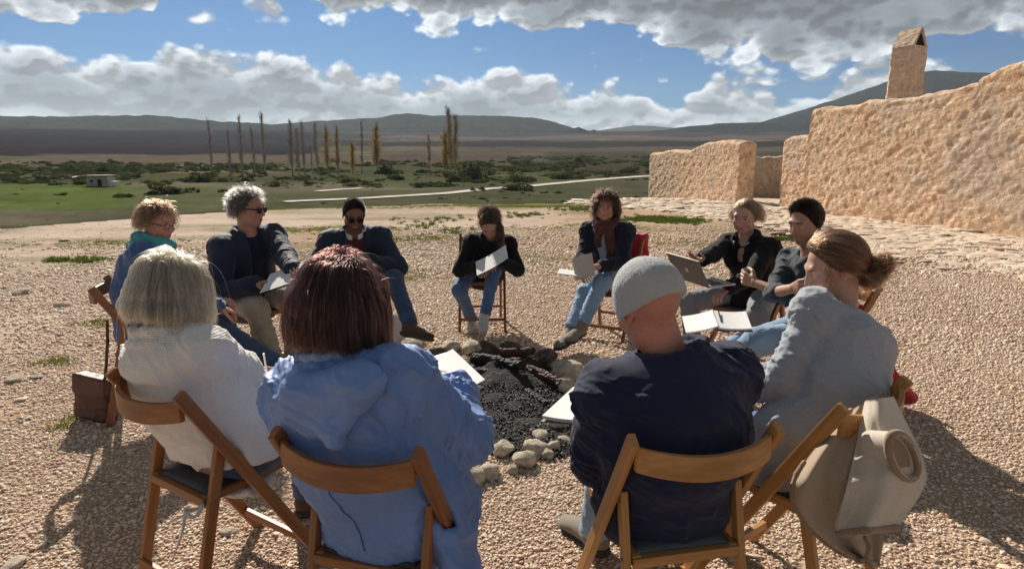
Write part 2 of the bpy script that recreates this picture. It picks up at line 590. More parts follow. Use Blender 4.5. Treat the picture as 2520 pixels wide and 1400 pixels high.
def hill(name, prof, dist, base_row, depth, col, seed, rough=1.0, greens=None):
    """a ridge with its own distance, real height and a back slope. prof: crest as photo (x, y)"""
    xs = np.array([p[0] for p in prof], float); ys = np.array([p[1] for p in prof], float)
    cols_ = 420; rows = 40
    x = np.linspace(xs[0], xs[-1], cols_)
    y = np.interp(x, xs, ys) + (fbm(np.stack([x / 26, x * 0, x * 0], -1), 4, seed) - .5) * 5.0 * rough
    t = np.linspace(-1, 1, rows)
    V = []; C = []
    zb = Q(CX, base_row, dist - depth)[2]
    for tt in t:
        d = dist + tt * depth
        crest = np.array([Q(a, b_, dist) for a, b_ in zip(x, y)])
        X = crest[:, 0] * (d / dist); Y = np.full_like(X, d)
        s = 1 - abs(tt)
        s = s ** 0.8 if tt < 0 else s
        zc = crest[:, 2]
        nz = fbm(np.stack([X / 260, Y / 160, X * 0], -1), 5, seed + 3) - .5
        Z = zb - 30 + (zc - zb + 30) * s + nz * 34 * rough * (1 - s) * (1 if s > 0.0 else 0)
        V.append(np.stack([X, Y, Z], 1))
        nc = fbm(np.stack([X / 90, Y / 60, X * 0], -1), 4, seed + 7)
        nc2 = fbm(np.stack([X / 22, Y / 22, X * 0], -1), 3, seed + 9)
        c = np.array(col)[None, :] * 0.72 * (0.65 + 0.7 * nc[:, None])
        if greens is not None:
            c = lerp_col(c, greens, np.clip((nc2 - .48) * 6, 0, 1))
        C.append(c)
    V = np.concatenate(V); C = np.concatenate(C)
    ii, jj = np.meshgrid(np.arange(rows - 1), np.arange(cols_ - 1), indexing='ij')
    a = (ii * cols_ + jj).ravel()
    F = np.stack([a, a + 1, a + cols_ + 1, a + cols_], 1)
    o = mesh_np(name, V, F, hill_mat, cols=C)
    return tag(o, kind='structure')


hill_mat, g_, b_, o_ = new_mat('hillside')
at_ = g_.n('ShaderNodeAttribute', attribute_name='Col')
tc_ = g_.n('ShaderNodeTexCoord')
n_ = g_.noise(tc_.outputs['Object'], 0.05, 6, 0.7)
g_.l(g_.vm('SCALE', at_.outputs['Color'], scale=g_.mr(n_, 0.3, 0.7, 0.7, 1.3)), b_.inputs['Base Color'])
b_.inputs['Roughness'].default_value = 1.0
b_.inputs['Specular IOR Level'].default_value = 0.0
bump(g_, b_, n_, 1.0, 12.0)

hill('hill', [(-700, 300), (-300, 292), (0, 285), (100, 286), (300, 284), (360, 283), (430, 288), (520, 297), (640, 304), (760, 312), (900, 326), (1000, 334)], 2700, 330, 600, (0.060, 0.066, 0.050), 5, 1.0, (0.030, 0.042, 0.026))
hill('hill', [(560, 330), (660, 307), (740, 301), (830, 294), (930, 290), (970, 281), (1000, 277), (1060, 283), (1150, 284), (1250, 286), (1310, 288), (1350, 296), (1400, 312), (1450, 330), (1500, 345)], 3100, 335, 500, (0.075, 0.070, 0.055), 15, 0.8, (0.036, 0.046, 0.030))
hill('hill', [(1340, 340), (1400, 318), (1425, 311), (1450, 322), (1462, 318), (1480, 328), (1510, 340)], 2600, 338, 160, (0.040, 0.045, 0.036), 25, 0.8, (0.026, 0.034, 0.024))
hill('hill', [(1420, 332), (1500, 317), (1560, 309), (1600, 310), (1660, 315), (1760, 322), (1900, 330)], 5200, 335, 700, (0.09, 0.10, 0.08), 35, 0.5)
hill('hill', [(1520, 336), (1640, 318), (1700, 309), (1800, 302), (1870, 302), (1960, 306), (2100, 320), (2200, 335)], 2500, 336, 420, (0.055, 0.058, 0.048), 45, 0.8, (0.032, 0.042, 0.028))
hill('mountain', [(1780, 330), (1860, 304), (1930, 282), (2000, 262), (2080, 236), (2180, 200), (2240, 180), (2300, 170), (2360, 174), (2420, 178), (2500, 176), (2620, 190), (2800, 215), (3100, 280), (3400, 330)], 2900, 338, 800, (0.052, 0.055, 0.048), 55, 0.8, (0.026, 0.036, 0.024))


# ------------------------------------------------------------------ track across the valley
def valley_track(name, rows, label, seed):
    pts = []
    for (x, y, w) in rows:
        # march along the pixel ray until it meets the land
        best = None
        for d in np.geomspace(60, 420, 500):
            q = Q(x, y, d)
            if q[2] <= land_z(q[0], q[1]) + 0.02:
                best = q; break
        if best is None: best = Q(x, y, 200)
        pts.append((best, w))
    V = []; F = []
    for i in range(len(pts) - 1):
        for k in range(12):
            t = k / 12
            p = pts[i][0] * (1 - t) + pts[i + 1][0] * t; w = pts[i][1] * (1 - t) + pts[i + 1][1] * t
            V.append((p, w))
    V.append(pts[-1])
    P3 = np.array([v[0] for v in V]); W = np.array([v[1] for v in V])
    T = np.gradient(P3[:, :2], axis=0); T /= np.linalg.norm(T, axis=1)[:, None]
    N = np.stack([-T[:, 1], T[:, 0]], 1)
    W = W * (0.62 + 0.3 * fbm(np.stack([np.arange(len(W)) / 4, W * 0, W * 0], -1), 2, seed))
    vv = []
    for s in (-.5, -.17, .17, .5):
        q = P3[:, :2] + N * (W * s)[:, None]
        z = land_z(q[:, 0], q[:, 1]) + 0.14
        vv.append(np.stack([q[:, 0], q[:, 1], z], 1))
    n = len(P3)
    for s in range(3):
        for i in range(n - 1):
            F.append([s * n + i, s * n + i + 1, (s + 1) * n + i + 1, (s + 1) * n + i])
    o = mesh_np(name, np.concatenate(vv), np.array(F), track_mat)
    tag(o, kind='structure')


track_mat = simple('pale_dirt', (0.46, 0.42, 0.37), 0.95, 0.25, 0.6, 0.2, 0.02)


def haze_box():
    m = bpy.data.materials.new('air')
    m.use_nodes = True; m.node_tree.nodes.clear()
    g = NT(m.node_tree)
    out = g.n('ShaderNodeOutputMaterial')
    v = g.n('ShaderNodeVolumePrincipled')
    v.inputs['Color'].default_value = (0.70, 0.83, 1.0, 1)
    v.inputs['Density'].default_value = 0.000060
    v.inputs['Anisotropy'].default_value = 0.2
    g.l(v.outputs[0], out.inputs['Volume'])
    s, top, bot = 6200.0, 640.0, -60.0
    V = [(-s, -s, bot), (s, -s, bot), (s, s, bot), (-s, s, bot), (-s, -s, top), (s, -s, top), (s, s, top), (-s, s, top)]
    o = mesh_np('haze', V, [(0, 3, 2, 1), (4, 5, 6, 7), (0, 1, 5, 4), (1, 2, 6, 5), (2, 3, 7, 6), (3, 0, 4, 7)], m, smooth=False)
    tag(o, kind='stuff')


haze_box()
valley_track('dirt_road', [(700, 498, 3.0), (760, 495, 3.0), (900, 489, 3.2), (1000, 483, 3.4), (1100, 477, 3.4), (1200, 466, 3.6), (1300, 459, 3.8), (1400, 450, 4.0), (1500, 441, 4.2), (1600, 434, 4.6), (1800, 425, 5.0)], '', 3)
valley_track('dirt_path', [(780, 472, 2.6), (830, 468, 2.8), (890, 465, 2.4)], '', 5)
valley_track('dirt_path', [(150, 441, 2.0), (190, 436, 2.0), (240, 428, 2.0)], '', 6)
# ================================================================== ruined walls
def wall_material(name, c1, c2, c3):
    m, g, b, out = new_mat(name)
    tc = g.n('ShaderNodeTexCoord'); v = tc.outputs['Object']
    n1 = g.noise(v, 1.1, 6, 0.6)
    n2 = g.noise(v, 7.0, 6, 0.65)
    n3 = g.noise(v, 42.0, 4, 0.6)
    a = g.ramp(n1, [(0.30, c1), (0.50, c2), (0.70, c3)])
    a = g.mix(g.mr(n2, 0.50, 0.64), a, (0.86, 0.69, 0.50))
    a = g.mix(g.mr(n2, 0.45, 0.33), a, (0.46, 0.23, 0.12))
    n4 = g.noise(v, 0.55, 4)
    a = g.mix(g.mr(n4, 0.52, 0.66, 0, 0.6), a, (0.50, 0.43, 0.37))
    a = g.mix(g.m('MULTIPLY', g.mr(n3, 0.40, 0.70), 0.35), a, (0.74, 0.57, 0.43))
    g.l(a, b.inputs['Base Color'])
    b.inputs['Roughness'].default_value = 0.95
    b.inputs['Specular IOR Level'].default_value = 0.15
    mpn = g.n('ShaderNodeMapping'); g.l(v, mpn.inputs[0]); mpn.inputs['Scale'].default_value = (1, 1, 1.9)
    vo = g.voro(mpn.outputs[0], 7.0, 'SMOOTH_F1', smooth=0.25)
    h = g.m('ADD', g.m('MULTIPLY', n2, 1.3), g.m('MULTIPLY', n3, 0.7))
    h = g.m('ADD', h, g.m('MULTIPLY', g.m('SUBTRACT', 1.0, vo), 0.9))
    bump(g, b, h, 0.8, 0.035)
    return m


rubble_mat = wall_material('lime_rubble', (0.64, 0.40, 0.24), (0.70, 0.48, 0.32), (0.66, 0.49, 0.36))
plaster_mat = wall_material('old_plaster', (0.66, 0.47, 0.36), (0.70, 0.52, 0.41), (0.66, 0.50, 0.40))


def rough_wall(name, A, B, thick, top_fn, seed, mat, relief=0.07, step=0.045, base=-0.3, label=None, cat='wall', parent=None):
    """a thick rubble wall from A to B: the near face, top and both ends are relief geometry"""
    A = np.array(A[:2], float); B = np.array(B[:2], float)
    L = np.linalg.norm(B - A); T = (B - A) / L; N = np.array([T[1], -T[0]])
    if np.dot(N, -A) < 0: N = -N                       # N looks towards the camera side
    nu = max(8, int(L / step))
    us = np.linspace(0, L, nu)
    tops = np.array([top_fn(u / L) for u in us]) + (fbm(np.stack([us * 2.2, us * 0, us * 0], -1), 4, seed) - .5) * 0.16
    # profile around the wall: up the near face, over the rounded top, down the back
    nf = int(3.2 / step)
    prof = []
    for i in range(nf): prof.append((0.0, i / nf, 0))                 # (offset across, height fraction, part)
    for k in range(9):
        a = k / 8 * math.pi
        prof.append(((1 - math.cos(a)) / 2 * thick, 1.0, math.sin(a)))
    for i in range(12): prof.append((thick, 1.0 - (i + 1) / 12, 0))
    V = np.zeros((len(prof), nu, 3))
    for i, (off, hf, bulge) in enumerate(prof):
        z = base + (tops - 0.10 - base) * hf + 0.10 * bulge
        V[i, :, 0] = A[0] + T[0] * us - N[0] * off
        V[i, :, 1] = A[1] + T[1] * us - N[1] * off
        V[i, :, 2] = z
    # round the two ends
    enda = np.clip(us / 0.18, 0, 1); endb = np.clip((L - us) / 0.18, 0, 1)
    e = np.minimum(np.sqrt(1 - (1 - enda) ** 2), np.sqrt(1 - (1 - endb) ** 2))
    for i, (off, hf, bulge) in enumerate(prof):
        shift = (thick / 2 - off) * (1 - e)
        V[i, :, 0] -= N[0] * shift; V[i, :, 1] -= N[1] * shift
    Pp = V.reshape(-1, 3)
    # relief: stones and plaster loss
    s1 = fbm(Pp * np.array([3.6, 3.6, 6.5]), 5, seed + 1, gain=.6) - .5
    s2 = ridge(Pp * np.array([6.5, 6.5, 9.0]), 2, seed + 2) - .5
    s3 = vnoise(Pp * np.array([13.0, 13.0, 22.0]), seed + 6) - .5
    d = (s1 * 1.25 - s2 * 0.25 + s3 * 0.34) * relief
    d = d.reshape(len(prof), nu)
    for i, (off, hf, bulge) in enumerate(prof):
        across = 1 - 2 * off / thick
        V[i, :, 0] += N[0] * d[i] * across; V[i, :, 1] += N[1] * d[i] * across
        V[i, :, 2] += d[i] * bulge
    ii, jj = np.meshgrid(np.arange(len(prof) - 1), np.arange(nu - 1), indexing='ij')
    a = (ii * nu + jj).ravel()
    F = np.stack([a, a + 1, a + nu + 1, a + nu], 1)
    o = mesh_np(name, V.reshape(-1, 3), F, mat, parent)
    # face outwards
    return o


def arr(p): return np.array(p[:2], float)


# tall wall of the ruin, running towards the viewer on the right
wa, wb = np.array([8.3, 20.5]), np.array([9.75, 12.3])
def lerp2(a, b, t): return a * (1 - t) + b * t
t_step = 0.20
we = lerp2(wa, wb, 1.9)
ruin = empty('ruined_wall', 'tall ruined plastered rubble wall rising in steps at the right', 'wall', (wa[0], wa[1], 0))
def under(o, e):
    o.parent = e
    o.matrix_parent_inverse = Matrix.Translation(-Vector(e.location))
    return o
TOPS = [(1890, 352), (1905, 342), (1960, 336), (1992, 336), (1996, 266), (2080, 256), (2180, 240), (2270, 232), (2340, 214), (2396, 200), (2402, 184), (2440, 168), (2520, 134), (2700, 50), (3000, -120)]
def top_at(A, B):
    def f(u):
        p = A * (1 - u) + B * u
        q, _ = project(p[0], p[1], 2.5)
        return float(Q(q, np.interp(q, [t[0] for t in TOPS], [t[1] for t in TOPS]), p[1])[2])
    return f
def t_of(px_):
    ts = np.linspace(0, 1.5, 600)
    q = [project(*(wa * (1 - t) + wb * t), 2.5)[0] for t in ts]
    return ts[int(np.argmin(np.abs(np.array(q) - px_)))]
face = rough_wall('wall_face', wa, we, 0.58, lambda u: min(4.6, top_at(wa, we)(u)), 12, rubble_mat, 0.055)
under(face, ruin)

# low garden wall seen front-on, left of the doorway
la, lb = Q(1592, 488, 30.0)[:2], Q(1818, 494, 22.0)[:2]
TOP2 = [(1590, 386), (1600, 376), (1640, 371), (1692, 368), (1722, 356), (1745, 347), (1800, 346), (1818, 348), (1848, 352)]
def low_top(u):
    p = la * (1 - u) + lb * u
    q, _ = project(p[0], p[1], 1.9)
    return float(Q(q, np.interp(q, [t[0] for t in TOP2], [t[1] for t in TOP2]), p[1])[2])
gw = rough_wall('low_wall', la, lb, 0.6, low_top, 14, rubble_mat, 0.05, base=-1.2)
tag(gw, 'low rubble wall with a rounded raised end, left of the doorway gap', 'wall')
# wall behind the doorway gap
ba, bb = np.array([8.6, 27.6]), np.array([12.2, 26.8])
bw = rough_wall('back_wall', ba, bb, 0.5, lambda u: 1.66, 16, rubble_mat, 0.04)
tag(bw, 'shaded low wall seen through the gap between the ruined walls', 'wall')


def chimney():
    e = empty('chimney', 'plastered chimney with a small gabled hood rising behind the wall', 'chimney', (9.66, 16.6, 0), R(0))
    e.rotation_euler = (0, 0, R(-63))
    w, d = 0.30, 0.30
    z0, z1, zr = 1.8, 4.20, 4.62
    # shaft: subdivided tapered box with uneven plaster
    def shaft():
        V = []; F = []
        n = 10; m = 34
        per = []
        for k in range(4):
            for i in range(n):
                t = i / n
                c = [(-1, -1), (1, -1), (1, 1), (-1, 1)]
                a, b2 = c[k], c[(k + 1) % 4]
                per.append((a[0] * (1 - t) + b2[0] * t, a[1] * (1 - t) + b2[1] * t))
        for j in range(m):
            z = z0 + (z1 - z0) * j / (m - 1)
            s = 1.0 - 0.10 * j / (m - 1)
            for (u, v) in per:
                p = np.array([u * w * s, v * d * s, z])
                q = (fbm(p[None] * 6.0, 3, 91)[0] - .5) * 0.045
                V.append(p * np.array([1 + q / w, 1 + q / d, 1]))
        L = len(per)
        for j in range(m - 1):
            for i in range(L):
                F.append([j * L + i, j * L + (i + 1) % L, (j + 1) * L + (i + 1) % L, (j + 1) * L + i])
        return V, F
    V, F = shaft()
    mesh_np('shaft', V, np.array(F), plaster_mat, e, smooth=False)
    # hood: two leaning slabs meeting at the ridge (ridge along local x), black filler for the shade in the gable mouths
    def slab(sgn):
        t = 0.06
        hw = w * 0.93
        pts = [(-hw, sgn * d * 0.94, z1 - 0.02), (hw, sgn * d * 0.94, z1 - 0.02), (hw, sgn * 0.02, zr), (-hw, sgn * 0.02, zr)]
        inn = [(x, y - sgn * t, z - 0.02) for x, y, z in pts[:2]] + [(x, y, z - 0.09) for x, y, z in pts[2:]]
        V = pts + inn
        F = [(0, 1, 2, 3), (7, 6, 5, 4), (0, 4, 5, 1), (1, 5, 6, 2), (2, 6, 7, 3), (3, 7, 4, 0)]
        bm = bmesh.new()
        vs = [bm.verts.new(v) for v in V]
        for f in F: bm.faces.new([vs[i] for i in f])
        bmesh.ops.recalc_face_normals(bm, faces=bm.faces)
        bmesh.ops.bevel(bm, geom=list(bm.edges), offset=0.015, segments=2, affect='EDGES')
        me = bpy.data.meshes.new('hood_slab'); bm.to_mesh(me); bm.free()
        me.materials.append(plaster_mat)
        link(bpy.data.objects.new('hood_slab', me), e)
    slab(1); slab(-1)
    soot = simple('soot', (0.012, 0.010, 0.009), 1.0, 0.2)  # black colour stands in for the shade inside the open hood
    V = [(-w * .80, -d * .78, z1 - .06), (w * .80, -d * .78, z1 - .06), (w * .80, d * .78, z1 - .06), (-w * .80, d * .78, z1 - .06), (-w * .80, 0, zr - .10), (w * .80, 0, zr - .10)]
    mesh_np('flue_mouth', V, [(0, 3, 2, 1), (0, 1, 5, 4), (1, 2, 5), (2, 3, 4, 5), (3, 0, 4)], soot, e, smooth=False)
    return
    V = [(-w * .85, -d * .80, z1 - .10), (w * .85, -d * .80, z1 - .10), (w * .85, d * .80, z1 - .10), (-w * .85, d * .80, z1 - .10),
         (-w * .85, -d * .80, z1 + 0.005), (w * .85, -d * .80, z1 + 0.005), (w * .85, d * .80, z1 + 0.005), (-w * .85, d * .80, z1 + 0.005)]
    mesh_np('flue_mouth', V, [(0, 3, 2, 1), (4, 5, 6, 7), (0, 1, 5, 4), (1, 2, 6, 5), (2, 3, 7, 6), (3, 0, 4, 7)], soot, e, smooth=False)


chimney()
# ================================================================== smooth bodies from distance fields
def v3(*a): return np.array(a, float)
def unit(v):
    v = np.asarray(v, float); return v / (np.linalg.norm(v) + 1e-12)
def rotm(yaw=0, pitch=0, roll=0):
    """yaw about z (+ = turn to own left), pitch about x (+ = look up), roll about y"""
    return np.array((Matrix.Rotation(yaw, 3, 'Z') @ Matrix.Rotation(pitch, 3, 'X') @ Matrix.Rotation(roll, 3, 'Y')))


class Field:
    def __init__(self, lo, hi, h, fine=(), hf=None):
        """grid over the box lo..hi with spacing h; boxes in fine get the spacing hf along each axis"""
        self.ax = []
        for k in range(3):
            iv = sorted([(f[0][k], f[1][k]) for f in fine])
            pts = []; x = lo[k]
            while x < hi[k]:
                pts.append(x)
                infine = any(a <= x < b for a, b in iv)
                x += hf if infine and hf else h
            pts.append(hi[k])
            self.ax.append(np.array(pts))
        self.d = np.full([len(a) for a in self.ax], 0.3, dtype=np.float32)

    def sub(self, lo, hi):
        sl = []
        for k in range(3):
            i0 = max(0, np.searchsorted(self.ax[k], lo[k]) - 1); i1 = min(len(self.ax[k]), np.searchsorted(self.ax[k], hi[k]) + 1)
            if i1 <= i0: return None, None
            sl.append(slice(i0, i1))
        X = self.ax[0][sl[0]][:, None, None].astype(np.float32); Y = self.ax[1][sl[1]][None, :, None].astype(np.float32); Z = self.ax[2][sl[2]][None, None, :].astype(np.float32)
        return tuple(sl), (X, Y, Z)

    def put(self, sl, new, k, op='+'):
        old = self.d[sl]
        if op == '+':
            if k > 0:
                h = np.maximum(k - np.abs(old - new), 0) / k
                self.d[sl] = np.minimum(old, new) - h * h * k * 0.25
            else: self.d[sl] = np.minimum(old, new)
        else:
            new = -new
            if k > 0:
                h = np.maximum(k - np.abs(old - new), 0) / k
                self.d[sl] = np.maximum(old, new) + h * h * k * 0.25
            else: self.d[sl] = np.maximum(old, new)

    def cap(self, a, b, r0, r1, k=0.02, op='+'):
        a = np.asarray(a, float); b = np.asarray(b, float)
        m = max(r0, r1) + k + 0.02
        sl, g = self.sub(np.minimum(a, b) - m, np.maximum(a, b) + m)
        if sl is None: return
        ab = b - a; L2 = float(ab @ ab) + 1e-12
        px, py, pz = g[0] - a[0], g[1] - a[1], g[2] - a[2]
        t = np.clip((px * ab[0] + py * ab[1] + pz * ab[2]) / L2, 0, 1)
        dd = np.sqrt((px - t * ab[0]) ** 2 + (py - t * ab[1]) ** 2 + (pz - t * ab[2]) ** 2) - (r0 + (r1 - r0) * t)
        self.put(sl, dd.astype(np.float32), k, op)

    def ell(self, c, r, M=None, k=0.02, op='+'):
        """ellipsoid, M columns = its axes"""
        c = np.asarray(c, float); r = np.asarray(r, float)
        m = r.max() + k + 0.02
        sl, g = self.sub(c - m, c + m)
        if sl is None: return
        px, py, pz = g[0] - c[0], g[1] - c[1], g[2] - c[2]
        if M is None: M = np.eye(3)
        q = [(px * M[0, i] + py * M[1, i] + pz * M[2, i]) for i in range(3)]
        k0 = np.sqrt(sum((q[i] / r[i]) ** 2 for i in range(3)))
        k1 = np.sqrt(sum((q[i] / r[i] ** 2) ** 2 for i in range(3))) + 1e-9
        self.put(sl, (k0 * (k0 - 1) / k1).astype(np.float32), k, op)

    def tel(self, a, b, r0, r1, side, k=0.03, op='+'):
        """tapered capsule of elliptic section; r = (side radius, depth radius)"""
        a = np.asarray(a, float); b = np.asarray(b, float)
        m = max(max(r0), max(r1)) + k + 0.02
        sl, g = self.sub(np.minimum(a, b) - m, np.maximum(a, b) + m)
        if sl is None: return
        ab = b - a; L2 = float(ab @ ab) + 1e-12; u = ab / math.sqrt(L2)
        s = np.asarray(side, float); s = unit(s - u * (s @ u)); w = np.cross(u, s)
        px, py, pz = g[0] - a[0], g[1] - a[1], g[2] - a[2]
        tt = (px * ab[0] + py * ab[1] + pz * ab[2]) / L2
        t = np.clip(tt, 0, 1)
        over = (tt - t) * math.sqrt(L2)
        qs = px * s[0] + py * s[1] + pz * s[2]; qw = px * w[0] + py * w[1] + pz * w[2]
        rs = r0[0] + (r1[0] - r0[0]) * t; rw = r0[1] + (r1[1] - r0[1]) * t
        rm = np.minimum(rs, rw)
        k0 = np.sqrt((qs / rs) ** 2 + (qw / rw) ** 2 + (over / rm) ** 2)
        k1 = np.sqrt((qs / rs ** 2) ** 2 + (qw / rw ** 2) ** 2 + (over / rm ** 2) ** 2) + 1e-9
        self.put(sl, (k0 * (k0 - 1) / k1).astype(np.float32), k, op)

    def box(self, c, half, M=None, r=0.01, k=0.0, op='+'):
        c = np.asarray(c, float); half = np.asarray(half, float)
        m = np.linalg.norm(half) + r + k + 0.01
        sl, g = self.sub(c - m, c + m)
        if sl is None: return
        px, py, pz = g[0] - c[0], g[1] - c[1], g[2] - c[2]
        if M is None: M = np.eye(3)
        q = [np.abs(px * M[0, i] + py * M[1, i] + pz * M[2, i]) - half[i] for i in range(3)]
        dd = np.sqrt(sum(np.maximum(x, 0) ** 2 for x in q)) + np.minimum(np.maximum(np.maximum(q[0], q[1]), q[2]), 0) - r
        self.put(sl, dd.astype(np.float32), k, op)

    def mesh(self):
        d = self.d; ins = d < 0
        nx, ny, nz = d.shape
        cnt = np.zeros((nx - 1, ny - 1, nz - 1), dtype=np.int8)
        offs = [(i, j, k) for i in (0, 1) for j in (0, 1) for k in (0, 1)]
        for (i, j, k) in offs:
            cnt += ins[i:nx - 1 + i, j:ny - 1 + j, k:nz - 1 + k]
        act = (cnt > 0) & (cnt < 8)
        I, J, K = np.nonzero(act)
        n = len(I)
        if n == 0: return np.zeros((0, 3)), np.zeros((0, 4), int)
        idx = np.full(act.shape, -1, dtype=np.int32); idx[I, J, K] = np.arange(n)
        cv = {}
        for (i, j, k) in offs: cv[(i, j, k)] = d[I + i, J + j, K + k].astype(np.float64)
        acc = np.zeros((n, 3)); c = np.zeros(n)
        for ax in range(3):
            for (i, j, k) in offs:
                if (i, j, k)[ax]: continue
                e = [i, j, k]; e[ax] = 1; e = tuple(e)
                a, b = cv[(i, j, k)], cv[e]
                m = (a < 0) != (b < 0)
                t = np.where(m, a / np.where(a == b, 1, a - b), 0)
                p = np.zeros((n, 3)); p[:, 0] = i; p[:, 1] = j; p[:, 2] = k
                p[:, ax] = t
                acc[m] += p[m]; c[m] += 1
        acc /= c[:, None]
        V = np.zeros((n, 3))
        for ax, ind in enumerate((I, J, K)):
            A = self.ax[ax]
            V[:, ax] = A[ind] + acc[:, ax] * (A[ind + 1] - A[ind])
        F = []
        # quads around each crossing grid edge
        for ax in range(3):
            s0 = [slice(None)] * 3; s1 = [slice(None)] * 3
            s0[ax] = slice(0, -1); s1[ax] = slice(1, None)
            a = ins[tuple(s0)]; b = ins[tuple(s1)]
            x = a != b
            o1, o2 = [(1, 2), (2, 0), (0, 1)][ax]
            # need neighbours
            lim = [slice(None)] * 3
            lim[o1] = slice(1, d.shape[o1] - 1); lim[o2] = slice(1, d.shape[o2] - 1)
            xx = np.zeros_like(x); xx[tuple(lim)] = x[tuple(lim)]
            e = np.array(np.nonzero(xx)).T
            if len(e) == 0: continue
            def cell(d1, d2):
                q = e.copy(); q[:, o1] -= d1; q[:, o2] -= d2
                return idx[q[:, 0], q[:, 1], q[:, 2]]
            q = np.stack([cell(1, 1), cell(0, 1), cell(0, 0), cell(1, 0)], 1)
            flip = ~a[e[:, 0], e[:, 1], e[:, 2]]
            q[flip] = q[flip][:, ::-1]
            q = q[(q >= 0).all(1)]
            F.append(q)
        return V, np.concatenate(F)


def vnormals(V, F):
    a, b, c, d = V[F[:, 0]], V[F[:, 1]], V[F[:, 2]], V[F[:, 3]]
    n = np.cross(c - a, d - b)
    N = np.zeros_like(V)
    for k in range(4): np.add.at(N, F[:, k], n)
    return N / (np.linalg.norm(N, axis=1)[:, None] + 1e-12)


def ik(a, c, l1, l2, pole):
    """middle joint between a and c"""
    a = np.asarray(a, float); c = np.asarray(c, float)
    ac = c - a; L = np.linalg.norm(ac)
    if L > (l1 + l2) * 0.995:
        c = a + ac / L * (l1 + l2) * 0.995; ac = c - a; L = np.linalg.norm(ac)
    u = ac / L
    x = (l1 * l1 - l2 * l2 + L * L) / (2 * L)
    h = math.sqrt(max(l1 * l1 - x * x, 0))
    p = np.asarray(pole, float); p = unit(p - u * (p @ u))
    return a + u * x + p * h, c


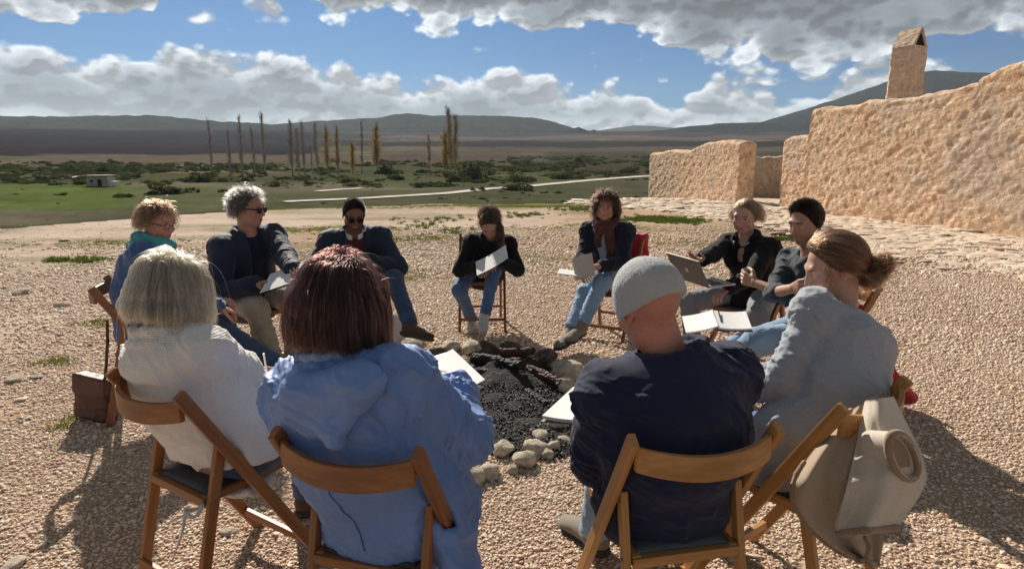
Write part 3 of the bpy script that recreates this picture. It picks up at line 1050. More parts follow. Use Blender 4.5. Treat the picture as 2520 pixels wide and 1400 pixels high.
# ================================================================== people
class Person:
    """facing +Y in its own space, the ground point under the seat centre is the origin"""
    def __init__(self, label, seat, face, head_px, head_y, male=False, size=1.0, group=None, tors_lean=None, detail=1.0, fine=0.0042):
        self.face = unit(np.array(face, float))
        self.rz = math.atan2(-self.face[0], self.face[1])
        self.pos = v3(seat[0], seat[1], 0)
        self.Rm = rotm(self.rz)
        self.male = male; self.size = size; self.detail = detail; self.fine = fine
        self.root = empty('person', label, 'person', (seat[0], seat[1], 0), self.rz, group)
        s = size
        self.hips = v3(0, -0.075, 0.535)
        self.head = self.loc(Q(head_px[0], head_px[1], head_y))
        self.headR = np.eye(3)
        self.arm1, self.arm2 = (0.30 if male else 0.275) * s, (0.265 if male else 0.245) * s
        self.leg1, self.leg2 = (0.445 if male else 0.42) * s, (0.43 if male else 0.40) * s
        self.shw = (0.185 if male else 0.160) * s
        self.twist = 0.0; self.shrug = 0.0

    def loc(self, w):
        return self.Rm.T @ (np.asarray(w, float) - self.pos)

    def locdir(self, w):
        return self.Rm.T @ np.asarray(w, float)

    def pose(self, yaw=0, pitch=0, roll=0, hands=None, poles=None, ankles=None, kpoles=None, toes=None, curve=0.06, twist=0.0, neck=0.165, fingers=None, backoff=0.045, hips=None, neckoff=0.0):
        """hands / ankles: (left, right) targets in own space"""
        s = self.size
        if hips is not None: self.hips = np.asarray(hips, float)
        self.headR = rotm(R(yaw), R(pitch), R(roll))
        up = self.headR @ v3(0, -0.25, 1.0); up = unit(up * 0.5 + v3(0, 0, 1) * 0.5 + unit(self.head - self.hips) * 0.4)
        self.neck = self.head - up * neck * s + self.headR @ v3(0, -0.015, 0) + v3(neckoff, -backoff * 0.5, 0)
        d = self.neck - self.hips
        self.mid = self.hips + d * 0.48 + v3(0, -curve, 0)
        self.chest = self.hips + d * 0.76 + v3(0, -curve * 0.75, 0)
        self.side = rotm(R(twist)) @ v3(1, 0, 0)
        # lean sideways
        lean = unit(self.neck - self.mid)
        self.side = unit(self.side - lean * (self.side @ lean))
        self.spine = lean
        self.front = np.cross(lean, self.side) * -1
        if self.front[1] < 0: self.front = -self.front
        sh = self.neck - lean * (0.060 - self.shrug) * s
        self.sh = [sh - self.side * self.shw, sh + self.side * self.shw]       # 0 = own left is -x? (facing +y: left is -x)
        poles = poles or [v3(-0.6, -0.5, -0.8), v3(0.6, -0.5, -0.8)]
        self.el = []; self.wr = []
        for i in (0, 1):
            e, w = ik(self.sh[i], hands[i], self.arm1, self.arm2, poles[i])
            self.el.append(e); self.wr.append(w)
        self.hipj = [self.hips + v3(-0.085 * s, 0.02, 0), self.hips + v3(0.085 * s, 0.02, 0)]
        kpoles = kpoles or [v3(-0.1, 0.5, 0.9), v3(0.1, 0.5, 0.9)]
        self.kn = []; self.an = []
        for i in (0, 1):
            k_, a_ = ik(self.hipj[i], ankles[i], self.leg1, self.leg2, kpoles[i])
            self.kn.append(k_); self.an.append(a_)
        self.toes = toes or [v3(-0.1, 1, -0.15), v3(0.1, 1, -0.15)]
        self.fingers = fingers or [None, None]
        return self

    # ------------------------------------------------ the body (one skin)
    def H(self, *p): return self.head + self.headR @ (np.array(p, float) * self.size)

    def head_sdf(self, f, grow=0.0):
        s = self.size; M = self.headR; m = self.male
        E = lambda c, r, k=0.02, op='+', MM=None: f.ell(self.H(*c), np.array(r) * s + grow, M if MM is None else MM, k, op)
        E((0, -0.014, 0.030), (0.076, 0.096, 0.088), 0.0)
        E((0, 0.024, -0.030), (0.060 if m else 0.056, 0.066, 0.072), 0.03)
        E((0, 0.056, -0.088), (0.026 if m else 0.020, 0.022, 0.020), 0.035)
        for sx in (-1, 1):
            E((sx * 0.046, 0.010, -0.062), (0.022, 0.032, 0.028), 0.03)          # jaw corner
            E((sx * 0.037, 0.060, -0.024), (0.024, 0.022, 0.022), 0.022)         # cheek
        f.cap(self.H(-0.034, 0.076, 0.030), self.H(0.034, 0.076, 0.030), 0.014 * s, 0.014 * s, 0.02)     # brow
        for sx in (-1, 1):
            E((sx * 0.031, 0.098, 0.008), (0.017, 0.013, 0.011), 0.012, '-')
            E((sx * 0.031, 0.074, 0.008), (0.0125, 0.0125, 0.0125), 0.003)
        f.cap(self.H(0, 0.086, 0.018), self.H(0, 0.106, -0.024), 0.008 * s, 0.011 * s, 0.012)
        for sx in (-1, 1):
            E((sx * 0.010, 0.095, -0.029), (0.008, 0.009, 0.007), 0.007)
        f.cap(self.H(-0.018, 0.083, -0.055), self.H(0.018, 0.083, -0.055), 0.0055 * s, 0.0055 * s, 0.008)
        f.cap(self.H(-0.014, 0.083, -0.066), self.H(0.014, 0.083, -0.066), 0.0065 * s, 0.0065 * s, 0.008)
        for sx in (-1, 1):
            Me = M @ rotm(R(-22 * sx), 0, 0) @ rotm(0, R(12), 0)
            f.ell(self.H(sx * 0.079, -0.010, -0.002), np.array([0.007, 0.018, 0.031]) * s, Me, 0.006)
            f.ell(self.H(sx * 0.085, -0.004, 0.000), np.array([0.006, 0.009, 0.018]) * s, Me, 0.004, '-')

    def limb_sdf(self, f, kind, g=0.0, k=0.02, upto=1.0):
        s = self.size; m = self.male
        if kind == 'arms':
            for i in (0, 1):
                f.cap(self.sh[i], self.el[i], (0.052 if m else 0.045) * s + g, (0.040 if m else 0.034) * s + g, k)
                w = self.el[i] + (self.wr[i] - self.el[i]) * upto
                r1 = (0.038 if m else 0.033) * s + g; r2 = (0.027 if m else 0.023) * s + g
                f.cap(self.el[i], w, r1, r1 + (r2 - r1) * upto, k)
        if kind == 'legs':
            for i in (0, 1):
                f.cap(self.hipj[i], self.kn[i], (0.082 if m else 0.080) * s + g, (0.058 if m else 0.053) * s + g, k * 1.5)
                f.cap(self.kn[i], self.an[i], (0.055 if m else 0.050) * s + g, (0.038 if m else 0.034) * s + g, k)

    def torso_sdf(self, f, g=0.0, k=0.05, belly=0.0, hip=True):
        s = self.size; m = self.male; sd = self.side
        wc, dc = (0.165, 0.115) if m else (0.145, 0.105)
        if hip: f.tel(self.hips + v3(0, 0, -0.03), self.mid, (0.165 * s + g, 0.115 * s + g), ((0.150 if m else 0.130) * s + g + belly, 0.105 * s + g + belly), sd, k)
        f.tel(self.mid, self.chest, ((0.150 if m else 0.130) * s + g + belly, 0.105 * s + g + belly), (wc * s + g, dc * s + g), sd, k)
        top = self.neck - self.spine * 0.085 * s
        f.tel(self.chest, top, (wc * s + g, dc * s + g), ((0.130 if m else 0.110) * s + g, 0.085 * s + g), sd, k)
        f.cap(self.sh[0] - self.spine * 0.01, self.sh[1] - self.spine * 0.01, 0.052 * s + g, 0.052 * s + g, k)
        if not m:
            for sx in (-1, 1):
                f.ell(self.chest + sd * sx * 0.070 * s + self.front * (0.075 * s + g) - self.spine * 0.02, np.array([0.060, 0.052, 0.056]) * s + g * 0.4, None, k)

    def neck_sdf(self, f, g=0.0):
        s = self.size
        f.cap(self.neck - self.spine * 0.03, self.H(0, -0.020, -0.055), (0.062 if self.male else 0.054) * s + g, (0.056 if self.male else 0.049) * s + g, 0.03)

    def hand_sdf(self, f, i):
        s = self.size * (1.05 if self.male else 0.95)
        fd = self.fingers[i] or {}
        fa = unit(self.wr[i] - self.el[i])
        hd = unit(fd.get('dir', fa)); pn = fd.get('palm', v3(0, 0, -1))
        pn = unit(pn - hd * (pn @ hd)); sd = np.cross(hd, pn)            # sideways
        if fd.get('flip', False): sd = -sd
        w = self.wr[i]
        kn = w + hd * 0.085 * s
        f.tel(w + hd * 0.015, kn - hd * 0.012, (0.030 * s, 0.017 * s), (0.040 * s, 0.013 * s), sd, 0.015)
        curl = fd.get('curl', 0.9)
        for q, (o, L) in enumerate(((-0.030, 0.070), (-0.010, 0.080), (0.010, 0.075), (0.029, 0.060))):
            b = kn + sd * o * s - hd * abs(o) * 0.2
            c1 = curl * (0.55 + 0.10 * q)
            d1 = unit(hd * math.cos(c1) + pn * math.sin(c1) + sd * o * 1.5)
            c2 = c1 + curl * 0.75
            d2 = unit(hd * math.cos(c2) + pn * math.sin(c2) + sd * o)
            c3 = c2 + curl * 0.4
            d3 = unit(hd * math.cos(c3) + pn * math.sin(c3))
            p1 = b + d1 * L * 0.45 * s; p2 = p1 + d2 * L * 0.32 * s; p3 = p2 + d3 * L * 0.25 * s
            f.cap(b, p1, 0.0092 * s, 0.0085 * s, 0.004); f.cap(p1, p2, 0.0085 * s, 0.0078 * s, 0.003); f.cap(p2, p3, 0.0078 * s, 0.0065 * s, 0.003)
        tb = w + hd * 0.025 * s + sd * (-0.026 * s) + pn * 0.008
        t1 = tb + unit(hd * 0.7 - sd * 0.6 + pn * 0.45) * 0.040 * s
        t2 = t1 + unit(hd * 0.9 - sd * 0.05 + pn * 0.45) * 0.034 * s
        t3 = t2 + unit(hd * 0.9 + sd * 0.15 + pn * 0.35) * 0.024 * s
        f.cap(tb, t1, 0.014 * s, 0.0105 * s, 0.012); f.cap(t1, t2, 0.0105 * s, 0.0095 * s, 0.004); f.cap(t2, t3, 0.0095 * s, 0.0075 * s, 0.003)
        self.hand_c = getattr(self, 'hand_c', [None, None]); self.hand_c[i] = kn

    def bounds(self, pts, m):
        p = np.array(pts); return p.min(0) - m, p.max(0) + m

    def build_body(self, skin, hairmask=None, hair_col=(0.05, 0.03, 0.02), brow_col=None, stubble=0.0, lip=(0.42, 0.16, 0.13), hands=(True, True), tone=1.0):
        s = self.size
        allp = [self.hips, self.head, self.neck] + self.sh + self.el + self.wr + self.kn + self.an
        for i in (0, 1): allp.append(self.wr[i] + unit(self.wr[i] - self.el[i]) * 0.1)
        lo, hi = self.bounds(allp, 0.17)
        fine = [(self.head - v3(.115, .125, .135) * s, self.head + v3(.115, .135, .13) * s)]
        for i in (0, 1):
            if hands[i]:
                fd = self.fingers[i] or {}
                hd = unit(fd.get('dir', self.wr[i] - self.el[i]))
                c = self.wr[i] + hd * 0.08
                fine.append((c - 0.10, c + 0.10))
        f = Field(lo, hi, 0.012, fine, self.fine)
        self.torso_sdf(f, -0.012, 0.05)
        self.limb_sdf(f, 'arms', -0.002, 0.02)
        self.limb_sdf(f, 'legs', -0.010, 0.03)
        for i in (0, 1):
            f.cap(self.an[i] + v3(0, 0, -.02), self.an[i] + unit(self.toes[i]) * 0.10 + v3(0, 0, -.045), 0.024, 0.018, 0.01)
        self.neck_sdf(f)
        self.head_sdf(f)
        for i in (0, 1): self.hand_sdf(f, i)
        V, F = f.mesh()
        # colours in head space
        L = (V - self.head) @ self.headR / s
        base = np.array(skin, float)
        C = np.tile(base, (len(V), 1))
        n = fbm(V * 45, 3, 4)
        C *= (0.92 + 0.16 * n)[:, None]
        ishead = np.linalg.norm(L, axis=1) < 0.16
        def blob(c, r):
            return np.clip(1.35 - np.sqrt((((L - np.array(c)) / np.array(r)) ** 2).sum(1)), 0, 1) * ishead
        red = base * np.array([1.05, 0.70, 0.66])
        for sx in (-1, 1): C = lerp_col(C, red, 0.6 * blob((sx * 0.042, 0.070, -0.026), (0.022, 0.03, 0.02)))
        C = lerp_col(C, red, 0.5 * blob((0, 0.105, -0.022), (0.014, 0.02, 0.014)))
        C = lerp_col(C, red * 0.9, 0.6 * (blob((0.085, -0.01, 0), (0.012, 0.025, 0.035)) + blob((-0.085, -0.01, 0), (0.012, 0.025, 0.035))).clip(0, 1))
        C = lerp_col(C, lip, np.clip(blob((0, 0.092, -0.060), (0.021, 0.014, 0.0095)) * 2.2, 0, 1))
        bc = np.array(brow_col if brow_col is not None else hair_col)
        for sx in (-1, 1):
            C = lerp_col(C, bc, np.clip(blob((sx * 0.033, 0.090, 0.031 ), (0.019, 0.02, 0.0042)) * 1.8, 0, 0.85))
            C = lerp_col(C, (0.60, 0.56, 0.52), np.clip(blob((sx * 0.031, 0.088, 0.008), (0.010, 0.012, 0.0045)) * 3, 0, 1))
            C = lerp_col(C, (0.03, 0.02, 0.015), np.clip(blob((sx * 0.031, 0.090, 0.008), (0.0045, 0.012, 0.0045)) * 3, 0, 1))
            C = lerp_col(C, base * 0.45, np.clip(blob((sx * 0.031, 0.090, 0.0145), (0.013, 0.012, 0.0020)) * 2, 0, 0.8))
        if stubble:
            mk = blob((0, 0.05, -0.085), (0.065, 0.075, 0.052)); mk = np.clip(mk * 2, 0, 1) * (1 - np.clip(blob((0, 0.092, -0.060), (0.021, 0.014, 0.0095)) * 3, 0, 1))
            C = lerp_col(C, bc * 0.7 + base * 0.18, mk * stubble)
        if hairmask is not None:
            m = hairmask(L) * ishead
            C = lerp_col(C, hair_col, np.clip(m, 0, 1))
        C *= tone
        o = mesh_np('body', V, F, skin_mat, self.root, cols=np.clip(C, 0.004, 0.9))
        self.body = o
        return o

    # ------------------------------------------------ clothes
    def garment(self, name, f, mat, folds=0.006, seed=0, bones=None, ffreq=26.0, extra=None, cols=None, big=0.0, parent=None, label=None):
        V, F = f.mesh()
        if len(V) == 0: return None
        N = vnormals(V, F)
        if folds:
            W = np.zeros(len(V)); D = np.zeros(len(V))
            for bi, (a, b, amp) in enumerate(bones):
                a = np.asarray(a); b = np.asarray(b)
                ab = b - a; L = np.linalg.norm(ab); u = ab / L
                t = np.clip((V - a) @ u, 0, L)
                per = V - a - t[:, None] * u
                dist = np.linalg.norm(per, axis=1)
                w = 1.0 / (dist ** 4 + 1e-7)
                # rings across the bone, slanted
                q = np.stack([t * ffreq, per @ v3(1, .3, .2) * ffreq * 0.38, per @ v3(.2, 1, .5) * ffreq * 0.38], 1)
                q[:, 0] += (per @ v3(.5, .3, .8)) * ffreq * 0.8
                wv = vnoise(q * 0.45, seed + bi)[:, None] * 1.6
                dsp = ridge(q + wv, 3, seed + bi * 7); dsp = np.clip(dsp, 0, 1) ** 1.9 * 1.5 - 0.38
                # stronger near the bone ends (elbows, waist)
                e = np.maximum(np.exp(-(t / (0.45 * L)) ** 2), np.exp(-((L - t) / (0.45 * L)) ** 2))
                W += w; D += w * dsp * amp * (0.45 + 0.75 * e)
            V = V + N * (D / W * folds)[:, None]
        if big:
            V = V + N * ((fbm(V * 7.0, 3, seed + 50) - .5) * big)[:, None]
        if extra is not None: V = extra(V, N)
        c = cols(V) if cols is not None else None
        o = mesh_np(name, V, F, mat, parent or self.root, cols=c)
        if label: o['label'] = label
        return o

    def jacket_bones(self):
        b = [(self.hips, self.mid, 1.0), (self.mid, self.neck, 0.8)]
        for i in (0, 1):
            b += [(self.sh[i], self.el[i], 1.3), (self.el[i], self.wr[i], 1.3)]
        return b

    def jacket_field(self, g=0.02, h=0.0085, sleeve=0.92, hem=0.0, k=0.05, belly=0.0, cuff=0.0):
        s = self.size
        allp = [self.hips, self.neck, self.head] + self.sh + self.el + self.wr
        lo, hi = self.bounds(allp, 0.30)
        f = Field(lo, hi, h)
        self.torso_sdf(f, g, k, belly)
        if hem:     # skirt of the jacket over the hips
            f.tel(self.hips + v3(0, 0.03, -0.03), self.hips + v3(0, -0.01, 0.08), (0.170 * s + g + hem * .5, 0.125 * s + g + hem * .5), (0.160 * s + g, 0.115 * s + g), self.side, 0.04)
        self.limb_sdf(f, 'arms', g, 0.020, sleeve)
        # rounder shoulder caps
        for i in (0, 1):
            f.ell(self.sh[i], np.array([0.058, 0.060, 0.056]) * s + g, None, 0.03)
        return f

    def chair_press(self, f):
        """cloth gives way to the back rail and the posts of the chair it leans on"""
        f.box(v3(0, -0.315, 0.765), (0.30, 0.060, 0.040), None, 0.010, 0.035, '-')
        for sx in (-1, 1):
            f.cap(v3(sx * .205, -0.285, 0.84), v3(sx * .205, 0.235, 0.0), 0.026, 0.026, 0.02, '-')
            f.cap(v3(sx * .175, -0.165, 0.60), v3(sx * .175, -0.275, 0.0), 0.022, 0.022, 0.02, '-')

    def collar(self, f, r=0.016, rad=(0.072, 0.066), h=0.03, tilt=None, openf=0.0, k=0.012, lift=0.0):
        """a standing collar: stack of rings round the neck"""
        s = self.size
        ax = unit(self.H(0, -0.02, -0.05) - self.neck + self.spine * 0.1)
        c0 = self.neck + ax * lift
        sd = unit(self.side - ax * (self.side @ ax)); fr = np.cross(ax, sd); 
        if fr[1] < 0: fr = -fr
        n = 22; lv = max(2, int(h / (r * 1.1)) + 1)
        for j in range(lv):
            zz = h * j / (lv - 1)
            prev = None
            for i in range(n + 1):
                a = math.pi * 2 * i / n
                if openf and abs(((a - math.pi / 2 + math.pi) % (2 * math.pi)) - math.pi) < openf: prev = None; continue
                rr = 1.0 + 0.08 * j / lv
                p = c0 + ax * (zz - 0.020 + 0.012 * (1 - math.sin(a)) * 0.5) + sd * math.cos(a) * rad[0] * s * rr + fr * math.sin(a) * rad[1] * s * rr
                if prev is not None: f.cap(prev, p, r, r, k)
                prev = p

    def trousers(self, mat, g=0.012, folds=0.006, seed=3, cuff=0.985, cols=None, h=0.0095, wide=0.0):
        s = self.size
        lo, hi = self.bounds([self.hips] + self.kn + self.an + [self.hips + v3(0, -.15, 0)], 0.16)
        f = Field(lo, hi, h)
        f.tel(self.hips + v3(0, 0.02, -0.015), self.hips + v3(0, -0.01, 0.09), (0.165 * s + g, 0.125 * s), (0.150 * s + g, 0.112 * s), self.side, 0.03)
        f.box(self.hips + v3(0, 0, -0.145), (0.3, 0.3, 0.05), None, 0.0, 0.02, '-')
        for i in (0, 1):
            f.cap(self.hipj[i], self.kn[i], (0.088 if self.male else 0.084) * s + g, (0.062 if self.male else 0.057) * s + g, 0.04)
            e = self.kn[i] + (self.an[i] - self.kn[i]) * cuff
            f.cap(self.kn[i], e, 0.056 * s + g, 0.043 * s + g + wide, 0.03)
            u = unit(self.an[i] - self.kn[i])
            f.box(e + u * 0.075, (0.12, 0.12, 0.055), np.stack([unit(np.cross(u, v3(.3, 1, .2))), unit(np.cross(u, np.cross(u, v3(.3, 1, .2)))), u], 1), 0.0, 0.006, '-')
        bones = []
        for i in (0, 1): bones += [(self.hipj[i], self.kn[i], 1.0), (self.kn[i], self.an[i], 1.3)]
        return self.garment('trousers', f, mat, folds, seed, bones, 30.0, cols=cols)

    def shoes(self, mat, sole_mat, size=1.0, boot=True, seed=0):
        for i in (0, 1):
            td = unit(self.toes[i]); a = self.an[i]
            u = unit(self.kn[i] - a)
            up = unit(u - td * (u @ td)); sd = np.cross(td, up)
            M = np.stack([sd, td, up], 1)
            heel = a - up * 0.052 - td * 0.035
            sz = size * self.size
            lo, hi = self.bounds([a + u * 0.08, heel, heel + td * 0.26 * sz], 0.075)
            f = Field(lo, hi, 0.006)
            f.ell(heel + td * 0.02 + up * 0.018, v3(0.036, 0.042, 0.040) * sz, M, 0.02)
            f.ell(heel + td * 0.10 * sz + up * 0.014, v3(0.040, 0.085, 0.034) * sz, M, 0.03)
            f.ell(heel + td * 0.185 * sz + up * 0.004, v3(0.046, 0.062, 0.026) * sz, M, 0.03)
            f.cap(a - up * 0.02 + td * .01, a + u * (0.105 if boot else 0.022), 0.044 * sz, 0.042 * sz, 0.03)
            f.box(heel - up * 0.075 + td * 0.1, (0.1, 0.25, 0.05), M, 0.0, 0.006, '-')
            V, F = f.mesh()
            mesh_np('shoe', V, F, mat, self.root)
            sh = bpy.data.objects[-1] if False else self.root.children[-1] if self.root.children else None
            g2 = Field(lo - 0.02, hi + 0.02, 0.0065)
            g2.ell(heel + td * 0.02 - up * 0.022, v3(0.040, 0.047, 0.020) * sz, M, 0.02)
            g2.ell(heel + td * 0.10 * sz - up * 0.022, v3(0.042, 0.10, 0.018) * sz, M, 0.02)
            g2.ell(heel + td * 0.185 * sz - up * 0.020, v3(0.050, 0.070, 0.019) * sz, M, 0.02)
            V, F = g2.mesh()
            mesh_np('sole', V, F, sole_mat, self.root)


# ------------------------------------------------------------------ skin and hair
skin_mat, _g, _b, _o = new_mat('skin')
_a = _g.n('ShaderNodeAttribute', attribute_name='Col')
_tc = _g.n('ShaderNodeTexCoord')
_n = _g.noise(_tc.outputs['Object'], 90.0, 4)
_g.l(_g.vm('SCALE', _a.outputs['Color'], scale=_g.mr(_n, 0.3, 0.7, 0.92, 1.08)), _b.inputs['Base Color'])
_b.inputs['Roughness'].default_value = 0.5
_b.inputs['Subsurface Weight'].default_value = 0.12
_b.inputs['Subsurface Radius'].default_value = (0.012, 0.005, 0.003)
_b.inputs['Subsurface Scale'].default_value = 1.0
_b.inputs['Specular IOR Level'].default_value = 0.4
bump(_g, _b, _g.noise(_tc.outputs['Object'], 600.0, 3), 0.12, 0.001)


def hair_mat(name, col, rough=0.35, tint=None):
    m = bpy.data.materials.new(name); m.use_nodes = True; m.node_tree.nodes.clear()
    g = NT(m.node_tree)
    out = g.n('ShaderNodeOutputMaterial')
    h = g.n('ShaderNodeBsdfHairPrincipled')
    h.parametrization = 'COLOR'
    hi = g.n('ShaderNodeHairInfo')
    c = g.ramp(hi.outputs['Random'], [(0.0, tuple(x * 0.55 for x in col)), (0.5, col), (1.0, tuple(min(1, x * 1.45 + 0.01) for x in (tint or col)))])
    g.l(c, h.inputs['Color'])
    h.inputs['Roughness'].default_value = rough
    h.inputs['Radial Roughness'].default_value = 0.45
    h.inputs['Coat'].default_value = 0.0 if 'Coat' in h.inputs else 0
    g.l(h.outputs[0], out.inputs[0])
    return m


def strands(person, roots, vel, length, mat, radius=0.0007, K=10, gravity=6.0, layer=(0.004, 0.02), form=None, ds=0.006, hem=None, attract=None, curl=0.0, curlf=80.0, clump=0.006, seed=0, rough=0.001, taper=0.35, name='hair', stiff=0.85, sidepush=None, lift_steps=7.0):
    """hair grown in head space over a form (list of ellipsoids (centre, radii)) and falling under gravity"""
    n = len(roots)
    p = roots.copy(); v = vel / (np.linalg.norm(vel, axis=1)[:, None] + 1e-9)
    G = (person.headR.T @ v3(0, 0, -1.0))
    form = form or [((0, -0.014, 0.030), (0.078, 0.098, 0.090))]
    M = int(max(length) / ds) + 1
    lay = RNG.uniform(layer[0], layer[1], n) + (vnoise(roots * 60, seed) - .5) * clump * 1.2
    lay = np.maximum(lay, 0.001)
    path = [p.copy()]
    for st in range(M):
        t = st / M
        v = v * stiff + G[None, :] * gravity * 8.0 * ds
        if attract is not None:
            c, w = attract
            dirc = c - p; dirc /= (np.linalg.norm(dirc, axis=1)[:, None] + 1e-9)
            v = v + dirc * w
        if sidepush is not None: v = v + sidepush(p, t)
        v /= (np.linalg.norm(v, axis=1)[:, None] + 1e-9)
        p = p + v * ds
        for it in range(2):
            for (c, r) in form:
                c = np.array(c); r = np.array(r)
                q = (p - c); k0 = np.sqrt(((q / (r + lay[:, None] * min(1.0, 0.12 + st / lift_steps))) ** 2).sum(1))
                inside = k0 < 1
                if inside.any():
                    p[inside] = c + q[inside] / k0[inside][:, None]
        path.append(p.copy())
    path = np.array(path)                              # steps, n, 3
    dist = np.linspace(0, M * ds, M + 1)
    end = np.minimum(length, M * ds)
    if hem is not None:
        below = path[:, :, 2] < hem[None, :] if isinstance(hem, np.ndarray) else path[:, :, 2] < hem
        first = np.where(below.any(0), below.argmax(0), M)
        end = np.minimum(end, dist[first])
    end = np.maximum(end, ds * 2)
    u = np.linspace(0, 1, K)[None, :] * end[:, None] / ds          # fractional step
    i0 = np.clip(np.floor(u).astype(int), 0, M - 1); fr = (u - i0)[..., None]
    ar = np.arange(n)[:, None]
    pts = path[i0, ar] * (1 - fr) + path[np.minimum(i0 + 1, M), ar] * fr
    tt = np.linspace(0, 1, K)[None, :, None]
    pts = pts + (RNG.normal(0, 1, (n, 1, 3)) * rough * tt * 2)
    if curl:
        ph = vnoise(roots * 45, seed + 2)[:, None] * 12 + np.linspace(0, 1, K)[None, :] * (end[:, None] * curlf)
        pts = pts + np.stack([np.sin(ph), np.cos(ph * 1.1), np.sin(ph * 0.9 + 1)], -1) * curl * np.minimum(tt * 3, 1)
    cl = np.stack([vnoise(roots * 70, seed + 5), vnoise(roots * 70, seed + 6), vnoise(roots * 70, seed + 7)], 1) - .5
    pts = pts + cl[:, None, :] * clump * tt
    pts = person.head + (pts.reshape(-1, 3) * person.size) @ person.headR.T
    hc = bpy.data.hair_curves.new(name)
    hc.add_curves([K] * n)
    hc.points.foreach_set('position', pts.astype(np.float32).ravel())
    rad = radius * (1 - (1 - taper) * np.linspace(0, 1, K))[None, :] * RNG.uniform(0.8, 1.2, (n, 1))
    hc.points.foreach_set('radius', rad.astype(np.float32).ravel())
    hc.materials.append(mat)
    o = bpy.data.objects.new(name, hc)
    link(o, person.root)
    return o


def scalp(n, mask, seed=0, c=(0, -0.014, 0.030), r=(0.076, 0.096, 0.088)):
    """random points on the skull where mask(p) > 0"""
    rng = np.random.default_rng(seed + 100)
    out = []
    tot = 0
    while tot < n:
        q = rng.normal(0, 1, (n * 2, 3)); q /= np.linalg.norm(q, axis=1)[:, None]
        p = np.array(c) + q * np.array(r)
        p = p[mask(p) > 0.5]
        out.append(p); tot += len(p)
    return np.concatenate(out)[:n]


def std_mask(front=0.058, low=-0.045, temple=0.03, ear=-0.005):
    def f(L):
        y, z, x = L[:, 1], L[:, 2], np.abs(L[:, 0])
        # hairline: forehead at z ~ .075, behind the ears down to the nape
        line = np.where(y > 0.0, np.interp(y, [0.0, 0.03, front, 0.09], [ear, temple, 0.084, 0.118]), np.interp(y, [-0.10, -0.045, -0.02, 0.0], [low, low, ear, ear]))
        return np.clip((z - line) / 0.006, 0, 1)
    return f
# ================================================================== folding chairs
def wood_mat(name, c1, c2, rough=0.42):
    m, g, b, out = new_mat(name)
    at = g.n('ShaderNodeAttribute', attribute_name='grain')
    v = at.outputs['Vector']
    mp = g.n('ShaderNodeMapping'); g.l(v, mp.inputs[0]); mp.inputs['Scale'].default_value = (70, 70, 4.0)
    n = g.noise(mp.outputs[0], 1.0, 5, 0.6, 0.4)
    mp2 = g.n('ShaderNodeMapping'); g.l(v, mp2.inputs[0]); mp2.inputs['Scale'].default_value = (12, 12, 2.5)
    n2 = g.noise(mp2.outputs[0], 1.0, 4)
    c = g.ramp(n, [(0.30, c1), (0.70, c2)])
    c = g.mix(g.mr(n2, 0.50, 0.75, 0, 0.6), c, tuple(x * 0.45 for x in c1))
    g.l(c, b.inputs['Base Color'])
    g.l(g.mr(n, 0.2, 0.8, rough - 0.08, rough + 0.15), b.inputs['Roughness'])
    bump(g, b, n, 0.25, 0.002)
    return m


wood_a = wood_mat('varnished_beech', (0.22, 0.085, 0.028), (0.36, 0.15, 0.048))
wood_b = wood_mat('dark_stained_beech', (0.16, 0.060, 0.024), (0.26, 0.105, 0.042))
wood_c = wood_mat('honey_beech', (0.42, 0.20, 0.062), (0.56, 0.29, 0.10))
pad_mat = simple('worn_leatherette', (0.030, 0.034, 0.036), 0.42, 0.25, 14, 0.3, 0.004)
pad_green = simple('grey_green_leatherette', (0.060, 0.075, 0.078), 0.45, 0.25, 12, 0.3, 0.004)
steel = simple('dull_steel', (0.22, 0.21, 0.20), 0.5, 0.1, 30, 0.1, 0.001, metallic=1.0)


def beam(a, b, w, d, side=(1, 0, 0), bev=0.004, n=1, bend=0.0, benddir=(0, 1, 0)):
    """a bevelled bar from a to b: w across side, d across the other way; n pieces along when bent"""
    a = Vector(a); b = Vector(b); u = (b - a).normalized(); L = (b - a).length
    s = Vector(side); s = (s - u * s.dot(u)).normalized(); t = u.cross(s)
    bm = bmesh.new()
    rows = []
    for i in range(n + 1):
        q = i / n
        c = a + (b - a) * q + Vector(benddir) * bend * (1 - (2 * q - 1) ** 2)
        rows.append([bm.verts.new(c + s * (w / 2 * x) + t * (d / 2 * y)) for x, y in ((-1, -1), (1, -1), (1, 1), (-1, 1))])
    for i in range(n):
        for k in range(4):
            bm.faces.new((rows[i][k], rows[i][(k + 1) % 4], rows[i + 1][(k + 1) % 4], rows[i + 1][k]))
    bm.faces.new(rows[0][::-1]); bm.faces.new(rows[-1])
    bmesh.ops.recalc_face_normals(bm, faces=bm.faces)
    ed = [e for e in bm.edges if len(e.link_faces) == 2 and e.calc_face_angle(0) > 0.6]
    bmesh.ops.bevel(bm, geom=ed, offset=bev, segments=2, affect='EDGES', profile=0.6)
    V = [tuple(v.co) for v in bm.verts]; F = [[v.index for v in f.verts] for f in bm.faces]
    G = [((v.co - a).dot(s) + random.Random(7).random(), (v.co - a).dot(t), (v.co - a).dot(u)) for v in bm.verts]
    bm.verts.index_update()
    F = [[v.index for v in f.verts] for f in bm.faces]
    bm.free()
    return V, F, G


def piece(name, beams, mat, parent, smooth=False):
    V = []; F = []; G = []
    for k, (v, f, g) in enumerate(beams):
        o = len(V); V += v; F += [[i + o for i in q] for q in f]; G += [(x[0] + k * 3.7, x[1], x[2] + k * 1.3) for x in g]
    return mesh_np(name, V, F, mat, parent, smooth=smooth, attrs={'grain': G})


